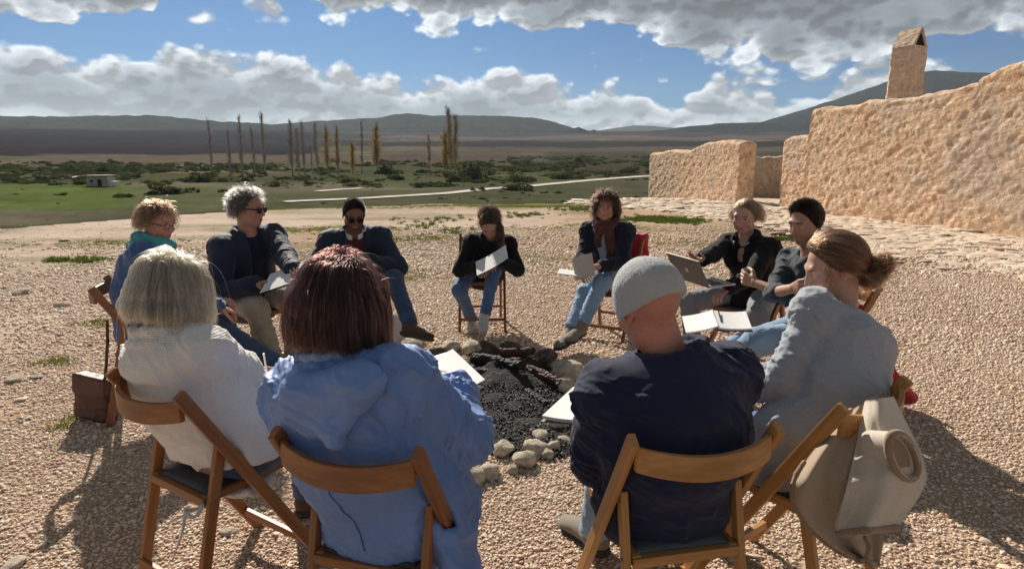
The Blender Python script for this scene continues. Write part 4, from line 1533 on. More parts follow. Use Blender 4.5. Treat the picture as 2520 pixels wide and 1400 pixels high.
def make_chair(label, wood, pad, cat='chair', group='wooden folding chairs'):
    e = empty('folding_chair', label, cat, (0, 0, 0), 0, group)
    W = 0.205
    top = (-0.275, 0.83); foot = (0.235, 0.0)
    def post(x):
        return beam((x, foot[0], foot[1]), (x, top[0], top[1]), 0.023, 0.042, (1, 0, 0), 0.005)
    for sx in (-1, 1): piece('back_post', [post(sx * W)], wood, e)
    for sx in (-1, 1): piece('leg', [beam((sx * (W - 0.030), -0.275, 0.0), (sx * (W - 0.030), -0.136, 0.615), 0.022, 0.036, (1, 0, 0), 0.004)], wood, e)
    piece('back_rail', [beam((-W + 0.012, -0.262, 0.770), (W - 0.012, -0.262, 0.770), 0.018, 0.070, (0, 1, 0.0), 0.004, 14, -0.055, (0, 1, 0.32))], wood, e)
    piece('seat_frame', [beam((sx * (W - 0.058), -0.195, 0.428), (sx * (W - 0.058), 0.19, 0.440), 0.026, 0.030, (1, 0, 0), 0.004) for sx in (-1, 1)] +
          [beam((-W + 0.045, -0.190, 0.424), (W - 0.045, -0.190, 0.424), 0.03, 0.030, (0, 1, 0), 0.004), beam((-W + 0.045, 0.19, 0.438), (W - 0.045, 0.19, 0.438), 0.028, 0.030, (0, 1, 0), 0.004)], wood, e)
    # pad: slightly domed cushion
    n = 14
    V = []; F = []
    for j in range(n + 1):
        for i in range(n + 1):
            x = (i / n - .5) * 2; y = (j / n - .5) * 2
            bulge = (1 - x ** 6) * (1 - y ** 6)
            V.append((x * (W - 0.062), 0.0 + y * 0.182, 0.452 + 0.016 * bulge - 0.010 * (1 - x * x) * (1 - y * y) + 0.028 * (y) * .2))
    for j in range(n):
        for i in range(n):
            a = j * (n + 1) + i
            F.append((a, a + 1, a + n + 2, a + n + 1))
    o = len(V)
    ring = [i for i in range(n + 1)] + [(j) * (n + 1) + n for j in range(1, n + 1)] + [n * (n + 1) + i for i in range(n - 1, -1, -1)] + [j * (n + 1) for j in range(n - 1, 0, -1)]
    for r in ring: V.append((V[r][0], V[r][1], 0.436))
    for k in range(len(ring)):
        a, b = ring[k], ring[(k + 1) % len(ring)]
        F.append((b, a, o + k, o + (k + 1) % len(ring)))
    F.append(tuple(o + k for k in range(len(ring)))[::-1])
    mesh_np('seat', V, F, pad, e)
    piece('stretcher', [beam((-W + 0.010, 0.170, 0.105), (W - 0.010, 0.170, 0.105), 0.020, 0.028, (0, 1, 0), 0.003)], wood, e)
    piece('stretcher', [beam((-W + 0.04, -0.262, 0.13), (W - 0.04, -0.262, 0.13), 0.018, 0.026, (0, 1, 0), 0.003)], wood, e)
    # hinge bolts where posts and legs cross
    bm = bmesh.new()
    bmesh.ops.create_cone(bm, cap_ends=True, segments=10, radius1=0.006, radius2=0.006, depth=0.028, matrix=Matrix.Rotation(R(90), 4, 'Y'))
    me = bpy.data.meshes.new('bolt'); bm.to_mesh(me); bm.free(); me.materials.append(steel)
    for sx in (-1, 1):
        for (y, z) in ((-0.138, 0.598), (-0.178, 0.425)):
            b = link(bpy.data.objects.new('bolt', me), e)
            b.location = (sx * (W - 0.012 if z > .5 else W - 0.030), y, z)
    return e


def copy_thing(src, label, loc, rz, group=None):
    c = src.copy(); COL.objects.link(c)
    c.location = loc; c.rotation_euler = (0, 0, rz); c['label'] = label
    if group: c['group'] = group
    for ch in list(src.children):
        k = ch.copy(); COL.objects.link(k); k.parent = c
        k.matrix_parent_inverse = ch.matrix_parent_inverse.copy()
    return c


def face_rz(f): return math.atan2(-f[0], f[1])
# ================================================================== cloth materials
M_ = {}
M_['white_knit'] = fabric('cream_knit', (0.80, 0.765, 0.72), 0.9, 52.0, 0.06, 0.55, 'knit', 0.5)
M_['blue_shell'] = fabric('blue_rain_shell', (0.155, 0.265, 0.56), 0.50, 0, 0.08, 0.35, 'fine', 0.1, 0.45)
M_['hood_lining'] = fabric('pale_blue_shell', (0.30, 0.40, 0.60), 0.6, 0, 0.08, 0.35, 'fine', 0.1, 0.4)
M_['navy_fleece'] = fabric('navy_fleece', (0.009, 0.015, 0.050), 0.9, 0, 0.2, 0.3, 'fleece', 0.12)
M_['navy_shell'] = fabric('navy_shell', (0.012, 0.020, 0.042), 0.72, 0, 0.2, 0.35, 'fine', 0.15, 0.3)
M_['navy_wool'] = fabric('navy_wool', (0.012, 0.015, 0.030), 0.95, 0, 0.2, 0.2, 'fleece', 0.1)
M_['black_fleece'] = fabric('black_fleece', (0.008, 0.008, 0.010), 0.95, 0, 0.2, 0.3, 'fleece', 0.06)
M_['royal_shell'] = fabric('royal_blue_softshell', (0.040, 0.105, 0.27), 0.7, 0, 0.12, 0.3, 'fine', 0.25)
M_['teal_scarf'] = fabric('teal_scarf', (0.07, 0.36, 0.38), 0.9, 60, 0.25, 0.5, 'knit', 0.3)
M_['maroon'] = fabric('maroon_knit', (0.085, 0.014, 0.028), 0.95, 60, 0.15, 0.4, 'knit', 0.3)
M_['white_shirt'] = fabric('white_cotton', (0.72, 0.72, 0.72), 0.8, 0, 0.05, 0.15)
M_['grey_jersey'] = fabric('grey_marl_jersey', (0.35, 0.38, 0.43), 0.95, 0, 0.10, 0.35, 'fleece', 0.35)
M_['grey_knit'] = fabric('light_grey_knit', (0.48, 0.50, 0.51), 0.95, 110.0, 0.10, 0.5, 'knit', 0.4)
M_['tee'] = fabric('dark_slate_jersey', (0.022, 0.034, 0.048), 0.9, 0, 0.15, 0.25, 'fleece', 0.2)
M_['light_top'] = fabric('pale_grey_blue_top', (0.34, 0.38, 0.44), 0.9, 0, 0.1, 0.2)
M_['rust_scarf'] = fabric('rust_brown_scarf', (0.10, 0.035, 0.030), 0.95, 50, 0.5, 0.5, 'knit', 0.2)
M_['red_cloth'] = fabric('red_jacket_cloth', (0.42, 0.018, 0.022), 0.75, 0, 0.12, 0.2)
M_['denim'] = fabric('dark_denim', (0.028, 0.058, 0.125), 0.9, 0, 0.25, 0.3, 'denim')
M_['denim_mid'] = fabric('mid_denim', (0.060, 0.125, 0.25), 0.9, 0, 0.25, 0.3, 'denim')
M_['denim_light'] = fabric('light_denim', (0.20, 0.31, 0.45), 0.9, 0, 0.2, 0.3, 'denim')
M_['khaki'] = fabric('khaki_cotton', (0.38, 0.32, 0.24), 0.9, 0, 0.1, 0.2)
M_['grey_trouser'] = fabric('grey_cotton', (0.22, 0.22, 0.24), 0.9, 0, 0.1, 0.2)
M_['suede'] = fabric('brown_suede', (0.10, 0.055, 0.032), 0.9, 0, 0.2, 0.3, 'fleece', 0.2)
M_['grey_suede'] = fabric('grey_brown_suede', (0.23, 0.19, 0.15), 0.9, 0, 0.2, 0.3, 'fleece', 0.2)
M_['canvas'] = fabric('pale_canvas', (0.55, 0.53, 0.52), 0.85, 0, 0.1, 0.2)
M_['sole'] = simple('rubber_sole', (0.05, 0.045, 0.04), 0.8, 0.2)
M_['sole_pale'] = simple('pale_rubber_sole', (0.50, 0.47, 0.43), 0.8, 0.1)
M_['black_plastic'] = simple('black_plastic', (0.012, 0.012, 0.013), 0.25, 0.1, bstr=0)
M_['shearling'] = fabric('beige_shearling', (0.60, 0.53, 0.43), 0.95, 0, 0.08, 0.35, 'fleece', 0.5)
M_['tan_suede'] = fabric('tan_suede', (0.30, 0.20, 0.12), 0.95, 0, 0.12, 0.3, 'fleece', 0.4)
M_['beige_wool'] = fabric('beige_wool', (0.42, 0.32, 0.215), 0.95, 0, 0.12, 0.3, 'fleece', 0.4)

H_ = dict(
    blond=hair_mat('ash_blond_hair', (0.27, 0.20, 0.115), 0.32, (0.70, 0.59, 0.42)),
    maroon=hair_mat('dark_auburn_hair', (0.012, 0.0034, 0.0028), 0.26, (0.036, 0.008, 0.006)),
    brown=hair_mat('chestnut_hair', (0.055, 0.022, 0.010), 0.30, (0.15, 0.068, 0.030)),
    mid=hair_mat('light_brown_hair', (0.055, 0.028, 0.014), 0.32, (0.15, 0.085, 0.042)),
    grey=hair_mat('grey_curly_hair', (0.026, 0.024, 0.022), 0.35, (0.105, 0.10, 0.095)),
    black=hair_mat('black_hair', (0.006, 0.0045, 0.0035), 0.28, (0.020, 0.015, 0.012)),
    dark=hair_mat('dark_brown_hair', (0.014, 0.0068, 0.004), 0.30, (0.034, 0.017, 0.009)),
    fair=hair_mat('dark_blond_hair', (0.075, 0.046, 0.024), 0.32, (0.17, 0.11, 0.06)),
)

chair_proto = None
CHAIRS = []


def put_chair(seat, face, label, wood, pad, off=(0, 0)):
    global chair_proto
    e = None
    if chair_proto is None:
        chair_proto = {}
    key = (wood.name, pad.name)
    f = unit(np.array(face, float))
    loc = (seat[0] + off[0], seat[1] + off[1], 0)
    if key not in chair_proto:
        e = make_chair(label, wood, pad)
        e.location = loc; e.rotation_euler = (0, 0, face_rz(f))
        chair_proto[key] = e
    else:
        e = copy_thing(chair_proto[key], label, loc, face_rz(f))
    return e


def sheet(name, c, u, v, w, h, mat, t=0.004, bend=0.0, parent=None, nu=8, nv=8):
    """thin slab centred at c spanned by u (width) and v (height), slightly bent"""
    c = np.asarray(c, float); u = unit(u); v = unit(np.asarray(v, float) - u * (np.asarray(v, float) @ u)); n = np.cross(u, v)
    V = []; F = []
    for s in (0, 1):
        for j in range(nv + 1):
            for i in range(nu + 1):
                a = i / nu - .5; b = j / nv - .5
                V.append(c + u * a * w + v * b * h + n * (bend * (a * a * 4 - 0.3) + (t if s else 0)))
    k = (nu + 1) * (nv + 1)
    for j in range(nv):
        for i in range(nu):
            q = j * (nu + 1) + i
            F.append((q, q + nu + 1, q + nu + 2, q + 1)); F.append((k + q, k + q + 1, k + q + nu + 2, k + q + nu + 1))
    for i in range(nu):
        F.append((i, i + 1, k + i + 1, k + i)); q = nv * (nu + 1) + i; F.append((q + 1, q, k + q, k + q + 1))
    for j in range(nv):
        q = j * (nu + 1); F.append((q + nu + 1, q, k + q, k + q + nu + 1)); q += nu; F.append((q, q + nu + 1, k + q + nu + 1, k + q))
    return mesh_np(name, V, F, mat, parent, smooth=False)


def paper_mat(name, lines=True, scale=70.0, col=(0.80, 0.80, 0.78)):
    m, g, b, out = new_mat(name)
    tc = g.n('ShaderNodeTexCoord'); v = tc.outputs['Object']
    c = col
    if lines:
        n = g.noise(v, 320.0, 2, 0.8)
        w = g.n('ShaderNodeTexWave', wave_type='BANDS', bands_direction='Y'); g.l(v, w.inputs['Vector']); w.inputs['Scale'].default_value = 48.0
        ink = g.m('MULTIPLY', g.mr(n, 0.50, 0.60), g.mr(w.outputs[1], 0.72, 0.9))
        g.l(g.mix(g.m('MULTIPLY', ink, 0.55), col, (0.10, 0.12, 0.22)), b.inputs['Base Color'])
    else:
        b.inputs['Base Color'].default_value = col + (1,)
    b.inputs['Roughness'].default_value = 0.75
    b.inputs['Specular IOR Level'].default_value = 0.3
    return m


paper = paper_mat('white_paper', False)
paper_ink = paper_mat('handwritten_paper', True)
SK_FAIR = (0.50, 0.29, 0.215); SK_PINK = (0.54, 0.28, 0.21); SK_TAN = (0.20, 0.10, 0.062); SK_OLIVE = (0.42, 0.245, 0.165)


def open_front(p, f, width=0.05, top=None, depth=0.10, low=0.0):
    """cut a wedge out of the chest of a jacket"""
    c = p.chest + p.front * (0.17) + p.spine * 0.02
    M = np.stack([p.side, p.front, p.spine], 1)
    f.box(c - p.spine * low, (width, depth, 0.19 * p.size), M, 0.01, 0.02, '-')


def sweater_under(p, name, mat, g=0.008, **kw):
    f = p.jacket_field(g, 0.010, 0.3, 0, 0.045)
    return p.garment(name, f, mat, 0.003, 9, p.jacket_bones(), 24, **kw)


def neck_cut(p, f, r=0.062, up=0.0, tilt=0.35):
    ax = unit(p.H(0, -0.02, -0.05) - p.neck)
    c = p.neck + p.spine * 0.02
    f.cap(c - p.spine * 0.01 + p.front * .01, c + ax * 0.25, r, r + 0.03, 0.012, '-')
    # nothing of the garment inside the head
    f.ell(p.head + v3(0, 0, 0.02), v3(.115, .125, .135), None, 0.01, '-')


# ------------------------------------------------------------------ 1 woman with the teal scarf
def person_scarf():
    seat, face = (-2.15, 3.82), (0.93, 0.37)
    put_chair(seat, face, 'dark folding chair under the woman in the blue jacket at the far left', wood_b, pad_mat)
    p = Person('woman with short brown hair, glasses, teal scarf and blue jacket at the far left', seat, face, (388, 548), 3.92, size=1.0)
    p.pose(yaw=-38, pitch=-14, roll=0, hands=(v3(-0.08, 0.34, 0.66), v3(0.06, 0.36, 0.64)), ankles=(v3(-0.10, 0.46, 0.09), v3(-0.02, 0.66, 0.22)),
           kpoles=[v3(-.1, .5, .9), v3(-0.1, .4, 1)], toes=[v3(-.1, 1, -.1), v3(0.1, 1, -0.35)], curve=0.05, twist=-8)
    hm = std_mask()
    p.build_body(SK_PINK, hm, (0.20, 0.12, 0.07))
    f = p.jacket_field(0.024, 0.0095, 0.90, 0.02)
    p.collar(f, 0.014, (0.080, 0.076), 0.035)
    neck_cut(p, f, 0.058)
    p.garment('jacket', f, M_['royal_shell'], 0.010, 2, p.jacket_bones(), 22)
    p.trousers(M_['denim'], seed=5)
    p.shoes(M_['suede'], M_['sole'], 1.0, True)
    # scarf: loose rings with a hanging fold
    lo, hi = p.bounds([p.neck], 0.22); f = Field(lo, hi, 0.007)
    p.collar(f, 0.024, (0.088, 0.086), 0.055, k=0.02, lift=0.012)
    p.collar(f, 0.020, (0.105, 0.105), 0.02, k=0.02, lift=-0.012)
    f.cap(p.neck + p.front * 0.10 + p.side * .04, p.neck + p.front * 0.135 - p.spine * 0.13 + p.side * 0.07, 0.030, 0.022, 0.02)
    p.garment('scarf', f, M_['teal_scarf'], 0.012, 4, [(p.neck - p.side * .1, p.neck + p.side * .1, 1.0)], 50)
    glasses(p, dark=False)
    # hair: short, swept, a bit tousled
    r = scalp(3600, hm, 1)
    vel = np.stack([r[:, 0] * 6, -0.3 + 0 * r[:, 0] + r[:, 1] * 4, 0.2 + 0 * r[:, 0]], 1) + RNG.normal(0, .25, r.shape)
    strands(p, r, vel, RNG.uniform(0.05, 0.10, len(r)), H_['mid'], 0.0011, 9, 5.0, (0.002, 0.016), hem=-0.045, clump=0.014, seed=3, rough=0.003, curl=0.003, curlf=60)


def glasses(p, dark=False):
    s = p.size
    e = p.root
    V = []; F = []
    def ring(cx, ry, rz, t=0.0016):
        n = 16
        o = len(V)
        for i in range(n):
            a = 2 * math.pi * i / n
            for (dr, dy) in ((-t, 0), (t, 0), (0, t)):
                V.append(p.H(cx + (ry + dr) * math.cos(a), 0.104 + dy - abs(cx) * .18, 0.004 + (rz + dr) * math.sin(a)))
        for i in range(n):
            a = o + i * 3; b = o + ((i + 1) % n) * 3
            for k in range(3): F.append((a + k, b + k, b + (k + 1) % 3, a + (k + 1) % 3))
    for sx in (-1, 1): ring(sx * 0.032, 0.024, 0.018, 0.0028 if dark else 0.0018)
    f = Field(*p.bounds([p.head], 0.13), 0.02) if False else None
    me = mesh_np('glasses', V, F, M_['black_plastic'], e)
    V2 = []; F2 = []
    def bar(a, b, t):
        a, b = np.array(a), np.array(b); o = len(V2)
        for q in (a, b):
            for (x, z) in ((-t, -t), (t, -t), (t, t), (-t, t)): V2.append(p.H(*(q + np.array([x, 0, z]))))
        for k in range(4): F2.append((o + k, o + (k + 1) % 4, o + 4 + (k + 1) % 4, o + 4 + k))
    for sx in (-1, 1):
        V2, F2 = [], []
        bar((sx * 0.056, 0.094, 0.010), (sx * 0.080, -0.005, 0.010), 0.002 if not dark else 0.0035)
        mesh_np('temple', V2, F2, M_['black_plastic'], me)
    V2, F2 = [], []
    o = len(V2)
    for q in ((-0.010, 0.102, 0.008), (0.010, 0.102, 0.008)):
        for (y, z) in ((-.0015, -.0015), (.0015, -.0015), (.0015, .0015), (-.0015, .0015)): V2.append(p.H(q[0], q[1] + y, q[2] + z))
    for k in range(4): F2.append((o + k, o + (k + 1) % 4, o + 4 + (k + 1) % 4, o + 4 + k))
    mesh_np('bridge', V2, F2, M_['black_plastic'], me)
    if dark:
        V3 = []; F3 = []
        for sx in (-1, 1):
            o = len(V3); n = 16
            V3.append(p.H(sx * 0.032, 0.106 - .032 * .18, 0.004))
            for i in range(n):
                a = 2 * math.pi * i / n
                V3.append(p.H(sx * 0.032 + 0.024 * math.cos(a), 0.103 - 0.032 * .18, 0.004 + 0.018 * math.sin(a)))
            for i in range(n): F3.append((o, o + 1 + i, o + 1 + (i + 1) % n))
        mesh_np('lens', V3, F3, M_['black_plastic'], me)


# ------------------------------------------------------------------ 2 grey curly-haired man
def person_greyman():
    seat, face = (-1.90, 4.70), (0.70, -0.71)
    put_chair(seat, face, 'orange-brown folding chair under the man with grey curly hair', wood_a, pad_mat)
    p = Person('man with grey curly hair, sunglasses, navy jacket and khaki trousers holding a clipboard', seat, face, (612, 516), 4.6, male=True, size=1.06)
    hr = p.loc(Q(632, 700, 4.35)); hl = p.loc(Q(728, 672, 4.30))
    p.pose(yaw=36, pitch=-4, hands=(hl, hr), ankles=(v3(-0.05, 0.44, 0.09), v3(0.10, 0.50, 0.09)), toes=[v3(-.2, 1, -.1), v3(.2, 1, -.1)], curve=0.03, twist=10,
           kpoles=[v3(-.35, .5, .9), v3(0.25, .5, .9)],
           fingers=[dict(curl=0.9, palm=v3(0.3, 0, 1)), dict(curl=0.9, palm=v3(0, 0, -1))])
    hm = std_mask(0.050)
    p.build_body(SK_PINK, hm, (0.22, 0.20, 0.18), tone=0.85)
    sweater_under(p, 'sweater', M_['navy_wool'], 0.010)
    f = p.jacket_field(0.034, 0.0105, 0.90, 0.02)
    p.collar(f, 0.016, (0.082, 0.078), 0.045, openf=0.7)
    open_front(p, f, 0.045)
    neck_cut(p, f, 0.060)
    p.garment('jacket', f, M_['navy_shell'], 0.008, 12, p.jacket_bones(), 20)
    p.trousers(M_['khaki'], g=0.016, folds=0.010, seed=15, wide=0.01)
    p.shoes(M_['suede'], M_['sole'], 1.1)
    glasses(p, dark=True)
    r = scalp(3000, hm, 2)
    vel = r - np.array([0, -0.014, 0.0]); vel = vel / np.linalg.norm(vel, axis=1)[:, None] + RNG.normal(0, .35, r.shape)
    strands(p, r, vel, RNG.uniform(0.03, 0.07, len(r)), H_['grey'], 0.0013, 10, 2.6, (0.002, 0.014), curl=0.005, curlf=120, clump=0.02, seed=8, rough=0.003, hem=-0.06)
    # clipboard
    c = (p.wr[0] + p.wr[1]) / 2
    c = p.root.matrix_basis @ Vector(c) if False else None
    A = Q(648, 706, 4.28); B = Q(738, 676, 4.22)
    u = unit(B - A); ctr = (A + B) / 2 + v3(0, 0.02, 0.012)
    cb = empty('clipboard', 'clipboard with a white sheet on the lap of the man in khaki trousers', 'clipboard', tuple(ctr))
    e = sheet('board', (0, 0, 0), u, (-.3, .8, 0.25), 0.30, 0.24, M_['black_plastic'], 0.004, parent=cb)
    sheet('paper', (0, 0, 0.006), u, (-.3, .8, 0.25), 0.28, 0.215, paper, 0.001, parent=cb)
    return p


# ------------------------------------------------------------------ 3 man in the maroon sweater
def person_maroon():
    seat, face = (-1.26, 5.32), (0.30, -0.95)
    put_chair(seat, face, 'folding chair hidden behind the auburn head, under the man in a maroon sweater', wood_b, pad_mat)
    p = Person('man with short dark hair, navy jacket and maroon sweater, head bowed, legs crossed', seat, face, (871, 528), 5.12, male=True, size=1.03)
    hl = p.loc(Q(905, 645, 4.98)); hr = p.loc(Q(850, 652, 4.98))
    p.pose(yaw=4, pitch=-26, hands=(hl, hr), poles=[v3(-1.0, -0.2, -0.5), v3(1.0, -0.2, -0.5)],
           ankles=(p.loc(Q(1010, 800, 4.75)), p.loc(Q(945, 850, 4.85))), toes=[v3(-.8, .8, -.05), v3(.1, 1, -.1)], kpoles=[v3(-.2, .4, 1), v3(.2, .5, .9)], curve=0.05,
           fingers=[dict(curl=1.0, palm=v3(0.6, 0, -.6), dir=v3(.8, .5, -.1)), dict(curl=1.0, palm=v3(-.6, 0, -.6), dir=v3(-.8, .5, -.1))])
    hm = std_mask(0.062, -0.07, 0.02, -0.022)
    p.build_body(SK_TAN, hm, (0.018, 0.012, 0.010), stubble=0.25)
    sweater_under(p, 'sweater', M_['maroon'], 0.012)
    lo, hi = p.bounds([p.neck], 0.14); f = Field(lo, hi, 0.006)
    p.collar(f, 0.008, (0.066, 0.060), 0.035, openf=0.3)
    p.garment('shirt_collar', f, M_['white_shirt'], 0)
    f = p.jacket_field(0.036, 0.0105, 0.90, 0.03)
    p.collar(f, 0.018, (0.088, 0.082), 0.04, openf=0.9)
    open_front(p, f, 0.062)
    neck_cut(p, f, 0.070)
    p.garment('jacket', f, M_['navy_shell'], 0.009, 22, p.jacket_bones(), 24)
    p.trousers(M_['denim'], seed=25)
    p.shoes(M_['suede'], M_['sole'], 1.05, True)
    glasses(p, dark=True)
    r = scalp(3200, hm, 3)
    vel = np.stack([r[:, 0] * 5, 0.5 - r[:, 1] * 0, 0.8 + 0 * r[:, 0]], 1) + RNG.normal(0, .2, r.shape)
    strands(p, r, vel, RNG.uniform(0.012, 0.030, len(r)), H_['black'], 0.0011, 5, 1.0, (0.002, 0.012), clump=0.004, seed=9, rough=0.001)
    return p


# ------------------------------------------------------------------ 4 woman writing, alone at the back
def person_writer():
    seat, face = (-0.275, 5.90), (0.04, -1.0)
    put_chair(seat, face, 'dark folding chair under the woman bent over her writing at the back', wood_b, pad_mat)
    p = Person('woman with dark curly hair in a black jacket, bent forward writing on a sheet', seat, face, (1207, 556), 5.58, size=0.98)
    hr = p.loc(Q(1182, 655, 5.50)); hl = p.loc(Q(1226, 640, 5.46))
    p.pose(yaw=-6, pitch=-42, roll=5, hands=(hl, hr), ankles=(p.loc(Q(1194, 770, 5.42)), v3(0.10, 0.10, 0.10)), toes=[v3(0.05, 1, -.45), v3(.1, 1, -.1)],
           kpoles=[v3(-.25, .3, 1), v3(.25, .5, .9)], curve=0.085, poles=[v3(-.8, -.3, -.7), v3(.8, -.3, -.7)],
           fingers=[dict(curl=0.9, palm=v3(.3, 0, -.9), dir=v3(.5, .7, -.3)), dict(curl=1.1, palm=v3(-.3, 0, -.9), dir=v3(-.3, .8, -.3))])
    hm = std_mask()
    p.build_body(SK_OLIVE, hm, (0.03, 0.018, 0.012))
    f = p.jacket_field(0.026, 0.010, 0.93, 0.035)
    p.collar(f, 0.018, (0.078, 0.074), 0.05)
    neck_cut(p, f, 0.056)
    p.garment('jacket', f, M_['black_fleece'], 0.010, 32, p.jacket_bones(), 22)
    p.trousers(M_['denim_mid'], g=0.006, seed=35)
    p.shoes(M_['canvas'], M_['sole_pale'], 0.95)
    r = scalp(3600, hm, 4)
    vel = np.stack([r[:, 0] * 2, -0.9 + 0 * r[:, 0], 0.2 + 0 * r[:, 0]], 1) + RNG.normal(0, .12, r.shape)
    strands(p, r, vel, RNG.uniform(0.10, 0.16, len(r)), H_['dark'], 0.0012, 10, 1.0, (0.003, 0.018), attract=((0.0, -0.115, 0.045), 0.35), clump=0.008, seed=19, curl=0.002, curlf=90)
    # curly tail and side locks
    q = RNG.normal(0, 1, (1500, 3)); q /= np.linalg.norm(q, axis=1)[:, None]
    r2 = np.array([0.01, -0.112, 0.05]) + q * 0.025
    strands(p, r2, q + np.array([0.0, -0.6, 0.2]), RNG.uniform(0.08, 0.22, len(r2)), H_['dark'], 0.0012, 18, 5.0, (0.01, 0.05), curl=0.012, curlf=90, clump=0.03, seed=29, form=[((0, -0.014, 0.030), (0.082, 0.10, 0.09))])
    q = RNG.normal(0, 1, (700, 3)); r3 = np.array([-0.074, 0.02, 0.02]) + q * 0.010
    strands(p, r3, q * .2 + np.array([-0.5, 0.1, -0.2]), RNG.uniform(0.12, 0.24, len(r3)), H_['dark'], 0.0012, 18, 7.0, (0.008, 0.03), curl=0.011, curlf=90, clump=0.03, seed=39)
    # sheet of paper on a pad
    A = Q(1172, 664, 5.38); B = Q(1250, 620, 5.34)
    nb = empty('notepad', 'white sheet on a pad held on the knee of the woman writing at the back', 'notepad', tuple((A + B) / 2 + v3(0, -.02, 0.0)))
    u = unit(B - A)
    sheet('backing', (0, 0.004, -0.004), u, (.1, .75, 0.45), 0.28, 0.19, M_['black_plastic'], 0.003, parent=nb)
    sheet('paper', (0, 0, 0.006), u, (.1, .75, 0.45), 0.30, 0.21, paper, 0.001, 0.01, parent=nb)
    return p


# ------------------------------------------------------------------ 5 woman with red-brown scarf
def person_redscarf():
    seat, face = (0.86, 5.62), (-0.46, -0.89)
    put_chair(seat, face, 'dark folding chair under the woman with the rust scarf, red jacket over it', wood_b, pad_mat)
    p = Person('woman with curly brown hair, rust scarf, navy coat and light jeans with a tablet', seat, face, (1490, 508), 5.48, size=1.0)
    hl = p.loc(Q(1478, 655, 5.20)); hr = p.loc(Q(1440, 665, 5.22))
    p.pose(yaw=18, pitch=-5, roll=-3, hands=(hl, hr), ankles=(p.loc(Q(1432, 800, 5.10)), p.loc(Q(1404, 815, 5.08))), toes=[v3(0.1, 1, -.1), v3(.15, 1, -.1)],
           kpoles=[v3(-.15, .5, .9), v3(.1, .5, .9)], curve=0.02, fingers=[dict(curl=.8, palm=v3(.5, 0, -.8)), dict(curl=.8, palm=v3(-.5, 0, -.8))])
    hm = std_mask(0.052)
    p.build_body(SK_PINK, hm, (0.07, 0.04, 0.025))
    sweater_under(p, 'top', M_['light_top'], 0.008)
    f = p.jacket_field(0.026, 0.010, 0.86, 0.045)
    p.collar(f, 0.015, (0.082, 0.078), 0.03, openf=0.9)
    open_front(p, f, 0.050)
    neck_cut(p, f, 0.062)
    p.garment('coat', f, M_['navy_wool'], 0.010, 42, p.jacket_bones(), 20)
    lo, hi = p.bounds([p.neck, p.mid], 0.24); f = Field(lo, hi, 0.008)
    p.collar(f, 0.024, (0.084, 0.080), 0.045, k=0.02, lift=0.006)
    a = p.neck + p.front * 0.09 - p.side * 0.05
    b = p.chest + p.front * (0.16) - p.side * 0.075
    c = p.mid + p.front * (0.18) - p.side * 0.060 - p.spine * 0.10
    f.tel(a, b, (0.042, 0.018), (0.044, 0.016), p.side, 0.02); f.tel(b, c, (0.044, 0.016), (0.050, 0.015), p.side, 0.02)
    a = p.neck + p.front * 0.09 + p.side * 0.04; b = p.chest + p.front * 0.15 + p.side * 0.05
    f.tel(a, b, (0.032, 0.016), (0.034, 0.014), p.side, 0.02)
    p.garment('scarf', f, M_['rust_scarf'], 0.012, 44, [(p.neck, p.mid, 1.0)], 45)
    p.trousers(M_['denim_light'], seed=45, cuff=0.90)
    p.shoes(M_['grey_suede'], M_['sole'], 1.12, True)
    r = scalp(4200, hm, 5)
    vel = np.stack([r[:, 0] * 10, -0.2 + r[:, 1] * 3, 0.3 + 0 * r[:, 0]], 1) + RNG.normal(0, .3, r.shape)
    strands(p, r, vel, RNG.uniform(0.07, 0.17, len(r)), H_['dark'], 0.0012, 14, 5.0, (0.003, 0.024), hem=-0.12, clump=0.025, seed=49, curl=0.009, curlf=100, rough=0.004)
    # red jacket draped on the chair back
    rj = draped(p, 'red_jacket', 'red jacket hanging over the chair back behind the woman with the rust scarf', M_['red_cloth'], 0.20, 0.30, 0.48, 7)
    # things on the lap
    A = Q(1413, 672, 5.16)
    u = unit(v3(.75, -.35, .28))
    tb = sheet('tablet', Q(1437, 657, 5.13), u, (.15, .30, .92), 0.17, 0.19, simple('pale_tablet_case', (0.52, 0.46, 0.38), 0.5, .05), 0.010)
    tag(tb, 'pale tablet held upright on the knees of the woman with the rust scarf', 'tablet')
    tb = sheet('papers', Q(1404, 672, 5.18), unit(v3(.9, -.2, -.08)), (.1, .9, .1), 0.20, 0.14, paper_ink, 0.006)
    tag(tb, 'loose white papers beside the tablet on the lap of the woman in light jeans', 'papers')
    return p


